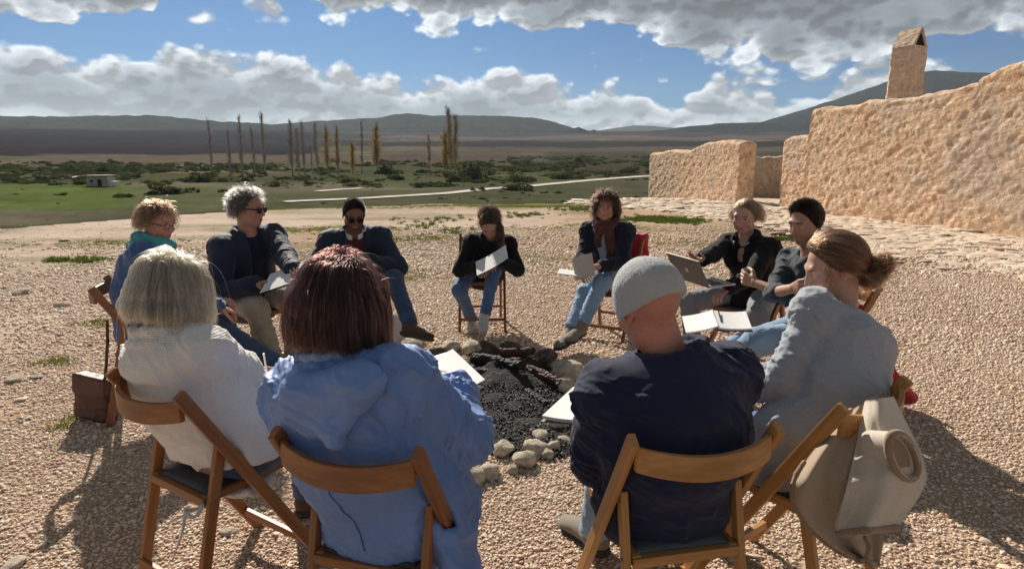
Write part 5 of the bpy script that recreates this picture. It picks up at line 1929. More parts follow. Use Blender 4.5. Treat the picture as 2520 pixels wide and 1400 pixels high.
def draped(p, name, label, mat, halfw, front, back, seed, top=0.86, yoff=-0.30, trim=None, cat='jacket', trail=False):
    """a jacket hanging over the chair back: thick folded cloth with sleeves"""
    o = empty(name, label, cat, tuple(p.root.location), p.rz)
    lo, hi = v3(-halfw - .12, yoff - .22, top - back - .12), v3(halfw + .12, yoff + .20, top + .10)
    f = Field(lo, hi, 0.009)
    f.tel(v3(-halfw, yoff, top - .01), v3(halfw, yoff, top - .01), (.03, .035), (.03, .035), v3(0, 0, 1), 0.02)
    f.box(v3(0, yoff - .035, top - back / 2), (halfw, .012, back / 2), None, 0.012, 0.03)
    f.box(v3(0, yoff + .030, top - front * .4), (halfw * .96, .006, front * .4), None, 0.010, 0.03)
    for sx in (-1, 1):
        f.tel(v3(sx * halfw * .9, yoff - .03, top - .03), v3(sx * (halfw + .02), yoff - .07, top - back * .95), (.050, .035), (.045, .03), v3(1, 0, 0), 0.03)
    if trail:
        f = Field(lo - v3(.1, .42, .2), hi, 0.009)
        f.tel(v3(0.05, -.32, .66), v3(0.02, -.40, .40), (.10, .04), (.11, .06), v3(1, 0, 0), .03)
        f.tel(v3(0.02, -.40, .40), v3(-.02, -.70, .09), (.11, .06), (.10, .06), v3(1, 0, 0), .03)
    V, F = f.mesh(); N = vnormals(V, F)
    q = np.stack([V[:, 0] * 16, V[:, 1] * 6, V[:, 2] * 4], 1)
    V = V + N * ((ridge(q, 3, seed) - .45) * 0.030)[:, None]
    mesh_np('cloth', V, F, mat, o)
    return o


# ------------------------------------------------------------------ 6 woman with the laptop
def person_laptop():
    seat, face = (1.76, 4.74), (-0.80, -0.60)
    put_chair(seat, face, 'brown folding chair under the woman in the black fleece with a laptop', wood_a, pad_mat)
    p = Person('woman with short fair hair in a black fleece, one hand raised over a laptop', seat, face, (1832, 534), 4.66, size=1.02)
    hl = p.loc(Q(1790, 712, 4.30)); hr = p.loc(Q(1722, 640, 4.42))
    p.pose(yaw=18, pitch=-14, hands=(hl, hr), ankles=(v3(-0.16, 0.36, 0.09), v3(0.16, 0.40, 0.10)), toes=[v3(-.2, 1, -.1), v3(.2, 1, -.1)],
           kpoles=[v3(-.6, .5, .8), v3(.6, .5, .8)], curve=0.03, poles=[v3(-.6, -.5, -.8), v3(.8, -.3, -.6)],
           fingers=[dict(curl=.8, palm=v3(0, 0, -1)), dict(curl=.35, palm=v3(-.3, 0, 1), dir=v3(-.1, .9, .2))])
    hm = std_mask(0.060, -0.07, 0.02, -0.02)
    p.build_body(SK_FAIR, hm, (0.16, 0.10, 0.06))
    f = p.jacket_field(0.026, 0.0095, 0.90, 0.03)
    p.collar(f, 0.014, (0.080, 0.078), 0.045, openf=0.75)
    f.box(p.neck + p.front * 0.13 - p.spine * 0.05, (0.022, 0.05, 0.075), np.stack([p.side, p.front, p.spine], 1), 0.01, 0.015, '-')
    neck_cut(p, f, 0.060)
    p.garment('fleece', f, M_['black_fleece'], 0.010, 52, p.jacket_bones(), 20)
    lo, hi = p.bounds([p.neck, p.chest], 0.16); f = Field(lo, hi, 0.006)
    p.collar(f, 0.006, (0.078, 0.084), 0.02, openf=0.5)
    p.garment('collar', f, M_['light_top'], 0)
    p.trousers(M_['grey_trouser'], seed=55, g=0.014)
    p.shoes(M_['suede'], M_['sole'], 1.0, True)
    r = scalp(3800, hm, 6)
    vel = np.stack([r[:, 0] * 9, -0.9 + 0 * r[:, 0], -0.1 + 0 * r[:, 0]], 1) + RNG.normal(0, .10, r.shape)
    strands(p, r, vel, RNG.uniform(0.05, 0.11, len(r)), H_['fair'], 0.0011, 8, 1.2, (0.001, 0.008), clump=0.008, seed=59, hem=-0.075)
    # laptop
    c = p.loc(Q(1752, 706, 4.24))
    lp = empty('laptop', 'grey laptop with a light logo on its lid, held by the woman in black', 'laptop', (0, 0, 0))
    alu = simple('grey_aluminium', (0.20, 0.195, 0.19), 0.38, 0.04, 8, 0.05, 0.0005, metallic=0.6)
    alu2 = simple('pale_aluminium', (0.42, 0.42, 0.43), 0.38, 0.04, 8, 0.05, 0.0005, metallic=0.3)
    H = Q(1722, 694, 4.18); B2 = Q(1738, 704, 4.16)
    # hinge line runs from the lower right of the lid up to the left in the picture
    h0 = Q(1743, 707, 4.15); h1 = Q(1671, 684, 4.41)
    hc = (h0 + h1) / 2; hu = unit(h0 - h1); W = 0.32
    lid_up = unit(v3(-0.42, -0.30, 0.84) - hu * (v3(-0.42, -0.30, 0.84) @ hu))
    base_dir = unit(v3(0.80, 0.60, 0.0) - hu * (v3(0.80, 0.60, 0.0) @ hu))
    lp.location = tuple(hc)
    sheet('lid', lid_up * 0.108, hu, lid_up, W, 0.215, alu, 0.006, parent=lp, nu=1, nv=1)
    nrm = np.cross(hu, lid_up)
    sheet('screen', lid_up * 0.108 + nrm * (0.0075 if nrm @ base_dir > 0 else -0.003), hu, lid_up, W - .02, 0.195, M_['black_plastic'], 0.001, parent=lp, nu=1, nv=1)
    sheet('keyboard_base', base_dir * 0.110, hu, base_dir, W, 0.22, alu2, 0.010, parent=lp, nu=1, nv=1)
    n2 = np.cross(hu, base_dir); n2 = n2 if n2[2] > 0 else -n2
    up_off = 0.012
    ks = sheet('keys', base_dir * 0.085 + n2 * up_off, hu, base_dir, W - .05, 0.10, M_['black_plastic'], 0.0015, parent=lp, nu=1, nv=1)
    # logo: a bitten fruit shape with a leaf, lying on the outside of the lid
    out = -nrm if nrm @ base_dir > 0 else nrm
    V = []; F = []
    cc = lid_up * 0.108 + out * (0.0022 if nrm @ base_dir > 0 else 0.0082)
    n = 40; V.append(cc)
    sgn = 1
    for i in range(n):
        a = 2 * math.pi * i / n
        x = 0.017 * math.cos(a) * (1 + 0.06 * math.cos(2 * a)); y = 0.017 * math.sin(a) - 0.0025 * (1 - abs(math.cos(a))) * (1 if math.sin(a) > 0 else -0.5)
        d = math.hypot(x - 0.021, y - 0.002)
        if d < 0.009: x = 0.021 - math.sqrt(max(0.009 ** 2 - (y - 0.002) ** 2, 0))
        V.append(cc + hu * x + lid_up * y)
    for i in range(n): F.append((0, 1 + i, 1 + (i + 1) % n))
    o = len(V)
    for (x, y) in ((0.001, 0.0175), (0.007, 0.0185), (0.008, 0.0255), (0.002, 0.0235)): V.append(cc + hu * x + lid_up * y)
    F.append((o, o + 1, o + 2, o + 3))
    lm = simple('logo_silver', (0.62, 0.62, 0.62), 0.25, 0.02, bstr=0)
    mesh_np('logo', V, F, lm, lp, smooth=False)
    return p


# ------------------------------------------------------------------ 7 dark-haired man with crossed arms
def person_crossed():
    seat, face = (1.74, 3.70), (-0.97, -0.24)
    put_chair(seat, face, 'folding chair with a red jacket behind the dark-haired man in the slate shirt', wood_a, pad_mat)
    p = Person('dark-haired man in a slate shirt and jeans sitting with his arms crossed', seat, face, (1985, 550), 3.74, male=True, size=1.03)
    hl = p.loc(Q(1905, 735, 3.58)); hr = p.loc(Q(1975, 720, 3.50))
    p.pose(yaw=10, pitch=-16, hands=(v3(0.20, 0.235, 0.80), v3(-0.17, 0.255, 0.84)), poles=[v3(-.9, .15, -.7), v3(.9, .15, -.7)],
           ankles=(v3(-0.06, 0.78, 0.30), v3(0.06, 0.70, 0.12)), toes=[v3(-.1, .7, .5), v3(.1, 1, .2)], kpoles=[v3(-.2, .2, 1), v3(.2, .2, 1)], curve=0.06, twist=6,
           fingers=[dict(curl=.7, palm=v3(0, -1, 0)), dict(curl=.7, palm=v3(0, -1, 0))])
    hm = std_mask(0.060, -0.08, 0.015, -0.026)
    p.build_body(SK_OLIVE, hm, (0.012, 0.010, 0.010), stubble=0.55, tone=0.9)
    f = p.jacket_field(0.014, 0.0085, 0.22, 0.01)
    neck_cut(p, f, 0.064)
    p.garment('shirt', f, M_['tee'], 0.011, 62, p.jacket_bones(), 22)
    p.trousers(M_['denim_light'], seed=65, g=0.014)
    p.shoes(M_['suede'], M_['sole'], 1.1)
    r = scalp(6000, hm, 7)
    side = np.abs(r[:, 0]) / 0.078
    L = np.where(r[:, 2] > 0.065, RNG.uniform(0.025, 0.045, len(r)), RNG.uniform(0.006, 0.016, len(r)))
    vel = np.stack([r[:, 0] * 3, 0.55 + 0 * r[:, 0], 0.75 + 0 * r[:, 0]], 1) + RNG.normal(0, .12, r.shape)
    strands(p, r, vel, L, H_['black'], 0.0010, 7, 0.6, (0.001, 0.009), clump=0.004, seed=69, stiff=0.95)
    draped(p, 'red_jacket', 'red jacket hanging behind the dark-haired man, reaching nearly to the ground', M_['red_cloth'], 0.12, 0.20, 0.34, 17, yoff=-0.40, top=0.62, trail=True)
    # open notebook on the lap
    A = Q(1706, 800, 3.46); B = Q(1832, 792, 3.30)
    nb = empty('notebook', 'open notebook with a pen on the lap of the man with crossed arms', 'notebook', (0, 0, 0))
    c = Q(1762, 790, 3.46); nb.location = tuple(c)
    u = unit(v3(.93, -.18, .02)); v = unit(v3(.22, .9, 0.16))
    sheet('page', v3(0, 0, 0) + u * 0.085, u, v, 0.17, 0.23, paper_ink, 0.010, 0.006, parent=nb)
    sheet('page', v3(0, 0, -0.012) - u * 0.085, u - v3(0, 0, -.25), v, 0.17, 0.23, paper, 0.008, 0.006, parent=nb)
    sheet('cover', v3(0, 0, -0.006) + u * 0.085, u, v, 0.18, 0.24, simple('blue_cover', (0.03, 0.09, 0.20), .5), 0.004, parent=nb, nu=1, nv=1)
    pen((c + u * 0.02 + v * 0.02 + v3(0, 0, .020)), unit(v3(.15, .9, .22)), 'thin pen lying across the open notebook of the man with crossed arms')
    return p


def pen(c, d, label, col=(0.02, 0.03, 0.06), L=0.14):
    d = Vector(unit(d))
    bm = bmesh.new()
    rot = d.to_track_quat('Z', 'Y').to_matrix().to_4x4()
    bmesh.ops.create_cone(bm, cap_ends=True, segments=10, radius1=0.004, radius2=0.004, depth=L * .82, matrix=Matrix.Translation(Vector(c)) @ rot)
    bmesh.ops.create_cone(bm, cap_ends=True, segments=10, radius1=0.004, radius2=0.0008, depth=L * .10, matrix=Matrix.Translation(Vector(c) + d * L * .46) @ rot)
    bmesh.ops.create_cone(bm, cap_ends=True, segments=10, radius1=0.0035, radius2=0.0045, depth=L * .05, matrix=Matrix.Translation(Vector(c) - d * L * .43) @ rot)
    me = bpy.data.meshes.new('pen'); bm.to_mesh(me); bm.free()
    me.materials.append(simple('pen_plastic', col, 0.25, .05, bstr=0))
    return tag(link(bpy.data.objects.new('pen', me)), label, 'pen')
# ================================================================== the four people near the viewer
# ------------------------------------------------------------------ 8 woman in the grey sweatshirt
def person_grey():
    seat, face = (0.955, 2.11), (-0.60, 0.80)
    put_chair(seat, face, 'honey-coloured folding chair under the woman in the grey sweatshirt, coat over its back', wood_c, pad_mat)
    p = Person('woman in a grey sweatshirt with chestnut hair in a loose bun, looking down', seat, face, (2052, 662), 2.32, size=0.97, fine=0.0036)
    hl = p.loc(Q(1915, 975, 2.55)); hr = p.loc(Q(1900, 940, 2.75))
    p.pose(yaw=44, pitch=-22, roll=0, hands=(v3(-0.10, 0.23, 0.69), v3(0.05, 0.27, 0.69)), poles=[v3(-.35, -.7, -.7), v3(.6, -.5, -.8)],
           ankles=(v3(-0.10, 0.42, 0.09), v3(0.10, 0.44, 0.09)), curve=0.075, twist=0, hips=v3(0.03, -0.03, .535),
           fingers=[dict(curl=1.0, palm=v3(.6, 0, -.6)), dict(curl=1.0, palm=v3(-.6, 0, -.6))])
    hm = std_mask(0.056, -0.04)
    p.build_body(SK_FAIR, hm, (0.14, 0.075, 0.04))
    f = p.jacket_field(0.022, 0.0065, 0.95, 0.035, belly=0.01)
    neck_cut(p, f, 0.056)
    p.collar(f, 0.009, (0.083, 0.076), 0.012, lift=-0.012)
    p.garment('sweatshirt', f, M_['grey_jersey'], 0.014, 72, p.jacket_bones(), 22, big=0.014)
    p.trousers(M_['denim_mid'], seed=75)
    p.shoes(M_['suede'], M_['sole'], 1.0)
    # hair combed back into a low messy bun
    r = scalp(13000, hm, 8)
    vel = np.stack([r[:, 0] * 2, -0.9 + 0 * r[:, 0], 0.35 + 0 * r[:, 0]], 1) + RNG.normal(0, .08, r.shape)
    bun = (0.0, -0.128, -0.045)
    strands(p, r, vel, RNG.uniform(0.13, 0.20, len(r)), H_['brown'], 0.00075, 13, 1.2, (0.002, 0.020), attract=(bun, 0.30), clump=0.010, seed=79, rough=0.0015)
    # fringe swept back from the brow with volume
    m2 = lambda L: ((L[:, 1] > 0.03) & (L[:, 2] > 0.055)).astype(float)
    r2 = scalp(2600, lambda L: m2(L) * hm(L), 81)
    vel = np.stack([r2[:, 0] * 9, -0.5 + 0 * r2[:, 0], 0.6 + 0 * r2[:, 0]], 1) + RNG.normal(0, .1, r2.shape)
    strands(p, r2, vel, RNG.uniform(0.12, 0.19, len(r2)), H_['brown'], 0.00075, 13, 1.0, (0.010, 0.026), attract=(bun, 0.26), clump=0.014, seed=83, rough=0.002)
    # the bun: wound loops
    n = 2600; K = 22
    a0 = RNG.uniform(0, 2 * math.pi, n); rr = RNG.uniform(0.012, 0.038, n); tilt = RNG.normal(0, .35, (n, 2))
    t = np.linspace(0, 1, K)
    ang = a0[:, None] + t[None, :] * RNG.uniform(2.0, 5.0, n)[:, None]
    rad = rr[:, None] * (1 + 0.2 * np.sin(ang * 2 + a0[:, None]))
    X = np.cos(ang) * rad; Z = np.sin(ang) * rad
    Yv = RNG.normal(0, 0.010, n)[:, None] + tilt[:, :1] * X + tilt[:, 1:] * Z - np.sqrt(np.maximum(0.040 ** 2 - rad ** 2, 0)) * RNG.uniform(-.3, 1, n)[:, None]
    pts = np.stack([X + bun[0], Yv + bun[1] - 0.015, Z + bun[2] + 0.004], -1)
    loose_curves(p, pts, H_['brown'], 0.0008, 'bun')
    # fly-away wisps behind and under the bun
    n = 420; K = 12
    st = np.array(bun) + RNG.normal(0, .022, (n, 3))
    d = RNG.normal(0, .5, (n, 3)) + np.array([0, -0.8, 0.3]); d /= np.linalg.norm(d, axis=1)[:, None]
    t = np.linspace(0, 1, K)[None, :, None]; L = RNG.uniform(0.02, 0.085, (n, 1, 1))
    pts = st[:, None, :] + d[:, None, :] * t * L + np.array([0, 0, -1])[None, None, :] * t ** 2 * L * RNG.uniform(0, 1.0, (n, 1, 1))
    loose_curves(p, pts, H_['brown'], 0.0006, 'stray_hair')
    n = 160
    st = np.array([0.0, -0.085, -0.035]) + RNG.normal(0, 1, (n, 3)) * np.array([0.045, 0.012, .008]); d = RNG.normal(0, .25, (n, 3)) + np.array([0, -.3, -1])
    L = RNG.uniform(0.03, 0.09, (n, 1, 1))
    pts = st[:, None, :] + d[:, None, :] * t * L + np.sin(t * 5 + RNG.uniform(0, 6, (n, 1, 1))) * 0.006
    loose_curves(p, pts, H_['brown'], 0.0006, 'stray_hair')
    n = 36
    st = np.array([-0.072, 0.035, 0.030]) + RNG.normal(0, 1, (n, 3)) * 0.008; d = RNG.normal(0, .12, (n, 3)) + np.array([-.08, .10, -1])
    L = RNG.uniform(0.05, 0.12, (n, 1, 1))
    pts = st[:, None, :] + d[:, None, :] * t * L + np.sin(t * 4 + RNG.uniform(0, 6, (n, 1, 1))) * 0.005
    loose_curves(p, pts, H_['brown'], 0.0006, 'stray_hair')
    return p


def loose_curves(p, pts, mat, radius, name):
    n, K, _ = pts.shape
    pts = p.head + (pts.reshape(-1, 3) * p.size) @ p.headR.T
    hc = bpy.data.hair_curves.new(name)
    hc.add_curves([K] * n)
    hc.points.foreach_set('position', pts.astype(np.float32).ravel())
    rad = radius * (1 - 0.6 * np.linspace(0, 1, K))[None, :] * np.ones((n, 1))
    hc.points.foreach_set('radius', rad.astype(np.float32).ravel())
    hc.materials.append(mat)
    return link(bpy.data.objects.new(name, hc), p.root)


# ------------------------------------------------------------------ 9 man in the beanie
def person_beanie():
    seat, face = (0.455, 1.86), (-0.20, 0.98)
    put_chair(seat, face, 'honey-coloured folding chair with a grey-green seat under the man in the beanie', wood_c, pad_green)
    p = Person('man in a light grey knitted beanie and navy fleece seen from behind', seat, face, (1594, 758), 1.83, male=True, size=1.04)
    hl = p.loc(Q(1440, 985, 2.12)); 
    p.pose(yaw=16, pitch=-18, roll=-6, hands=(p.loc(Q(1530, 975, 2.10)), v3(0.06, 0.36, 0.68)), neckoff=0.035, poles=[v3(-.55, -.45, -.95), v3(.9, -.45, -.8)],
           ankles=(v3(0.05, 0.66, 0.34), v3(-0.02, 0.50, 0.09)), kpoles=[v3(-.06, .2, 1), v3(-.05, .5, .9)], toes=[v3(.2, 1, .1), v3(-.3, 1, -.1)], neck=0.150, curve=0.035, twist=4,
           fingers=[dict(curl=.9, palm=v3(.3, 0, -.9)), dict(curl=.9, palm=v3(0, 0, -1))], hips=v3(0.02, -0.02, 0.53), backoff=0.05)
    p.build_body((0.50, 0.225, 0.165), None, (0.25, 0.2, 0.15))
    f = p.jacket_field(0.030, 0.0068, 0.93, 0.04, belly=0.030)
    # a round, soft back
    f.ell(p.mid + v3(0, -0.015, 0.02), v3(0.198, 0.125, 0.20), None, 0.05)
    f.ell(p.chest + v3(0, -0.035, 0.0), v3(0.198, 0.120, 0.15), None, 0.05)
    neck_cut(p, f, 0.070)
    p.collar(f, 0.011, (0.098, 0.090), 0.040, openf=0.9, lift=0.012)
    p.chair_press(f)
    p.garment('fleece', f, M_['navy_fleece'], 0.012, 82, p.jacket_bones(), 18, big=0.014)
    p.trousers(M_['denim_light'], seed=85, g=0.02)
    p.shoes(M_['grey_suede'], M_['sole'], 1.1, True)
    # beanie
    s = p.size
    lo, hi = p.bounds([p.head], 0.17); f = Field(lo, hi, 0.0045)
    M = p.headR
    f.ell(p.H(0, -0.018, 0.040), v3(0.092, 0.112, 0.103) * s, M, 0.02)
    f.ell(p.H(0, -0.020, -0.005), v3(0.086, 0.104, 0.070) * s, M, 0.03)
    # cut along a slanting edge: forehead to nape
    ax = unit(M @ v3(0, 0.30, 1.0)); 
    cc = p.H(0, -0.02, -0.002) - ax * 0.15
    Mx = np.stack([unit(M @ v3(1, 0, 0)), unit(np.cross(ax, M @ v3(1, 0, 0))), ax], 1)
    f.box(cc, (0.25, 0.25, 0.15), Mx, 0.0, 0.008, '-')
    V, F = f.mesh(); N = vnormals(V, F)
    L = (V - p.head) @ M / s
    ang = np.arctan2(L[:, 0], L[:, 1]); el = L[:, 2]
    rib = np.sin(ang * 70) * 0.0010
    n = (fbm(L * 16, 3, 5) - .5) * 0.006
    V = V + N * (rib + n)[:, None]
    mesh_np('beanie', V, F, M_['grey_knit'], p.root)
    # papers on the lap, sticking out to the left
    c = Q(1440, 1000, 2.16)
    nb = empty('notebook', 'large open notebook with handwriting on the knee of the man in the beanie', 'notebook', tuple(c))
    u = unit(v3(.86, -.45, .12)); v = unit(v3(.50, .83, .05))
    sheet('page', v3(0, 0, 0), u, v, 0.20, 0.28, paper_ink, 0.012, 0.008, parent=nb)
    sheet('cover', v3(0, 0, -0.006), u, v, 0.21, 0.29, simple('grey_cover', (0.14, 0.13, 0.12), .6), 0.004, parent=nb, nu=1, nv=1)
    return p


# ------------------------------------------------------------------ 10 woman in the blue rain jacket
def person_blue():
    seat, face = (-0.345, 1.80), (0.30, 0.955)
    put_chair(seat, face, 'brown folding chair under the woman in the light blue rain jacket', wood_a, pad_mat)
    p = Person('woman with dark auburn hair in a light blue hooded rain jacket, seen from behind', seat, face, (848, 752), 1.79, size=1.07, fine=0.0045)
    p.pose(yaw=-16, pitch=-16, roll=0, hands=(v3(-0.12, 0.34, 0.72), p.loc(Q(1108, 955, 2.04))), poles=[v3(-.75, -.5, -.7), v3(.85, -.35, -.85)],
           ankles=(v3(-0.16, 0.30, 0.09), v3(-0.04, 0.30, 0.09)), kpoles=[v3(-.2, .5, .9), v3(-.15, .5, .9)], curve=0.03, twist=-4,
           fingers=[dict(curl=.9, palm=v3(.3, 0, -.9)), dict(curl=.9, palm=v3(-.5, 0, -.8))], hips=v3(0, -0.02, 0.54), backoff=0.05)
    hm = std_mask(0.056, -0.04)
    p.build_body(SK_PINK, hm, (0.035, 0.012, 0.010))
    f = p.jacket_field(0.046, 0.0066, 0.94, 0.05, belly=0.03)
    f.ell(p.chest + v3(0, -0.03, 0.0), v3(0.190, 0.115, 0.16), None, 0.05)
    f.ell(p.mid + v3(0, -0.01, -0.02), v3(0.185, 0.112, 0.17), None, 0.05)
    # skirt of the jacket falling over the right of the seat
    hp = p.hips
    f.tel(hp + v3(0.16, -0.03, 0.06), hp + v3(0.265, -0.075, -0.20), (0.060, 0.075), (0.035, 0.095), v3(1, 0, 0), 0.05)
    f.tel(hp + v3(-0.15, 0.0, 0.05), hp + v3(-0.20, -0.01, -0.10), (0.055, 0.08), (0.03, 0.08), v3(1, 0, 0), 0.05)
    f.tel(hp + v3(-0.10, -0.115, 0.02), hp + v3(0.12, -0.115, 0.0), (0.06, 0.05), (0.07, 0.05), v3(0, 0, 1), 0.05)
    neck_cut(p, f, 0.066)
    p.collar(f, 0.013, (0.095, 0.090), 0.040, openf=0.6, lift=0.0)
    def seams(V, N):
        # a centre back seam and a yoke seam pressed into the cloth
        L = V - p.mid
        x = L @ p.side; back = ((V - p.chest) @ p.front) < 0
        dz = (V - p.chest) @ p.spine
        cseam = np.exp(-((x + 0.01 * np.sin(dz * 20)) / 0.0045) ** 2) * back * (dz < 0.02)
        yoke = np.exp(-((dz - 0.015 + 0.02 * np.cos(x * 9)) / 0.0045) ** 2) * back * (np.abs(x) < 0.25)
        lowr = np.exp(-((dz + 0.17) / 0.004) ** 2) * back * (np.abs(x) < 0.25) * 0.7
        return V - N * ((cseam + yoke * .8 + lowr) * 0.0035)[:, None]
    p.chair_press(f)
    b = p.jacket_bones()
    p.garment('rain_jacket', f, M_['blue_shell'], 0.014, 92, b, 22, big=0.016)
    seam_lines(p)
    # hood lying on the back
    lo, hi = p.bounds([p.neck, p.chest], 0.27); f = Field(lo, hi, 0.006)
    sp, sd, fr = p.spine, p.side, p.front
    base = p.neck - fr * 0.155 - sp * 0.025 + sd * 0.075
    tip = p.chest - fr * 0.200 - sp * 0.030 + sd * 0.090
    f.tel(base, tip, (0.165, 0.050), (0.020, 0.026), sd, 0.012)
    f.tel(base + sd * 0.10 + sp * .015, base - sd * 0.10 + sp * .015, (0.045, 0.045), (0.045, 0.045), sp, 0.04)
    for sx in (-1, 1):
        f.cap(p.neck + sd * sx * 0.105 + sp * 0.0 + fr * 0.02, base + sd * sx * 0.085 + sp * .01, 0.036, 0.045, 0.04)
        f.cap(p.neck + sd * sx * 0.105 + fr * 0.02, p.neck + sd * sx * 0.085 + fr * 0.085 - sp * 0.05, 0.034, 0.022, 0.03)
    f.ell(p.head - fr * 0.035 - sp * 0.05, v3(.105, .115, .125), None, 0.02, '-')
    neck_cut(p, f, 0.088)
    V, F = f.mesh(); N = vnormals(V, F)
    q = (V - p.neck)
    w = np.stack([(q @ sd) * 7 + (q @ sp) * 9, (q @ sp) * 15, (q @ fr) * 6], 1)
    V = V + N * ((ridge(w + vnoise(w, 3)[:, None] * 1.2, 3, 98) - .45) * 0.013)[:, None]
    # rim seam across the hood
    e = ((V - base) @ sp) + 0.055 + np.abs((V - base) @ sd) * -0.55
    V = V - N * (np.exp(-((e) / 0.006) ** 2) * 0.005)[:, None]
    mesh_np('hood', V, F, M_['blue_shell'], p.root)
    lo, hi = p.bounds([p.neck], 0.17); f = Field(lo, hi, 0.006)
    p.collar(f, 0.012, (0.088, 0.084), 0.055, openf=0.55, lift=0.012)
    p.garment('collar_lining', f, M_['hood_lining'], 0.010, 96, [(p.neck - sd * .1, p.neck + sd * .1, 1.0)], 40)
    p.trousers(M_['denim'], seed=95)
    p.shoes(M_['suede'], M_['sole'], 1.0)
    # hair: thick bob that curls under at the collar
    r = scalp(20000, hm, 10)
    part = np.array([0.025, 0.02, 0.11])
    d = r - part; d[:, 2] *= 0.25
    vel = d / (np.linalg.norm(d, axis=1)[:, None] + 1e-6) + np.array([0, -0.25, 0]) + RNG.normal(0, .04, r.shape)
    form = [((0, -0.016, 0.032), (0.080, 0.102, 0.092)), ((0, -0.022, -0.012), (0.100, 0.108, 0.086)), ((0, -0.022, -0.062), (0.096, 0.102, 0.055))]
    strands(p, r, vel, RNG.uniform(0.16, 0.27, len(r)), H_['maroon'], 0.0008, 14, 5.0, (0.003, 0.026), form=form, hem=-0.094 + (vnoise(r * 26, 4) - .5) * 0.05 + RNG.uniform(-.018, .012, len(r)), clump=0.020, seed=99, curl=0.0028, curlf=46, rough=0.0016)
    # loose strands blown across the top
    r = scalp(120, hm, 110)
    vel = np.stack([r[:, 0] * 3 + 0.5, -0.2 + 0 * r[:, 0], 0.5 + 0 * r[:, 0]], 1) + RNG.normal(0, .5, r.shape)
    strands(p, r, vel, RNG.uniform(0.06, 0.18, len(r)), H_['maroon'], 0.0004, 14, 2.5, (0.015, 0.034), form=form, clump=0.02, seed=111, rough=0.006, name='stray_hair')
    # sheets of paper in the right hand, clipboard edge over the shoulder
    nb = empty('clipboard', 'clipboard with white sheets held by the woman in the blue rain jacket', 'clipboard', tuple(Q(1085, 925, 2.17)))
    u = unit(v3(.85, .40, .18)); v = unit(v3(-.35, .9, .10))
    sheet('board', v3(-.02, 0, -0.004), u, v, 0.22, 0.31, M_['black_plastic'], 0.003, parent=nb, nu=1, nv=1)
    sheet('paper', v3(0.0, 0.0, 0.002), u, v, 0.21, 0.30, paper, 0.003, 0.012, parent=nb)
    return p


def seam_lines(p):
    """dark stitched seams that follow the back of the rain jacket"""
    o = [c for c in p.root.children if c.name.startswith('rain_jacket')][0]
    V = np.array([v.co[:] for v in o.data.vertices])
    L = V - p.chest
    x = L @ p.side; y = -(L @ p.front); z = L @ p.spine
    m = simple('seam_thread', (0.045, 0.075, 0.20), 0.7, .1, bstr=0)
    def follow(pts):
        out = []
        for (a, b) in pts:
            d = np.hypot(x - a, z - b) - y * 0.0
            k = (d < 0.012) & (y > 0.0)
            if not k.any(): continue
            i = np.nonzero(k)[0][np.argmax(y[k])]
            out.append(V[i] - p.front * 0.0008)
        return out
    lines = [[(0.012 + .003 * math.sin(t * 5), -0.095 - t * 0.29) for t in np.linspace(0, 1, 60)]]
    for ln in lines:
        q = follow(ln)
        if len(q) < 4: continue
        q = np.array(q)
        for _ in range(5): q[1:-1] = (q[:-2] + q[1:-1] * 2 + q[2:]) / 4
        Vv, Ff = [], []
        for i, c in enumerate(q):
            t = unit(q[min(i + 1, len(q) - 1)] - q[max(i - 1, 0)]); s_ = unit(np.cross(t, p.front)); w = np.cross(t, s_)
            for a in range(6): Vv.append(c + (s_ * math.cos(a * 1.047) + w * math.sin(a * 1.047)) * 0.0016)
        for i in range(len(q) - 1):
            for a in range(6): Ff.append((i * 6 + a, i * 6 + (a + 1) % 6, (i + 1) * 6 + (a + 1) % 6, (i + 1) * 6 + a))
        mesh_np('seam', Vv, Ff, m, p.root)


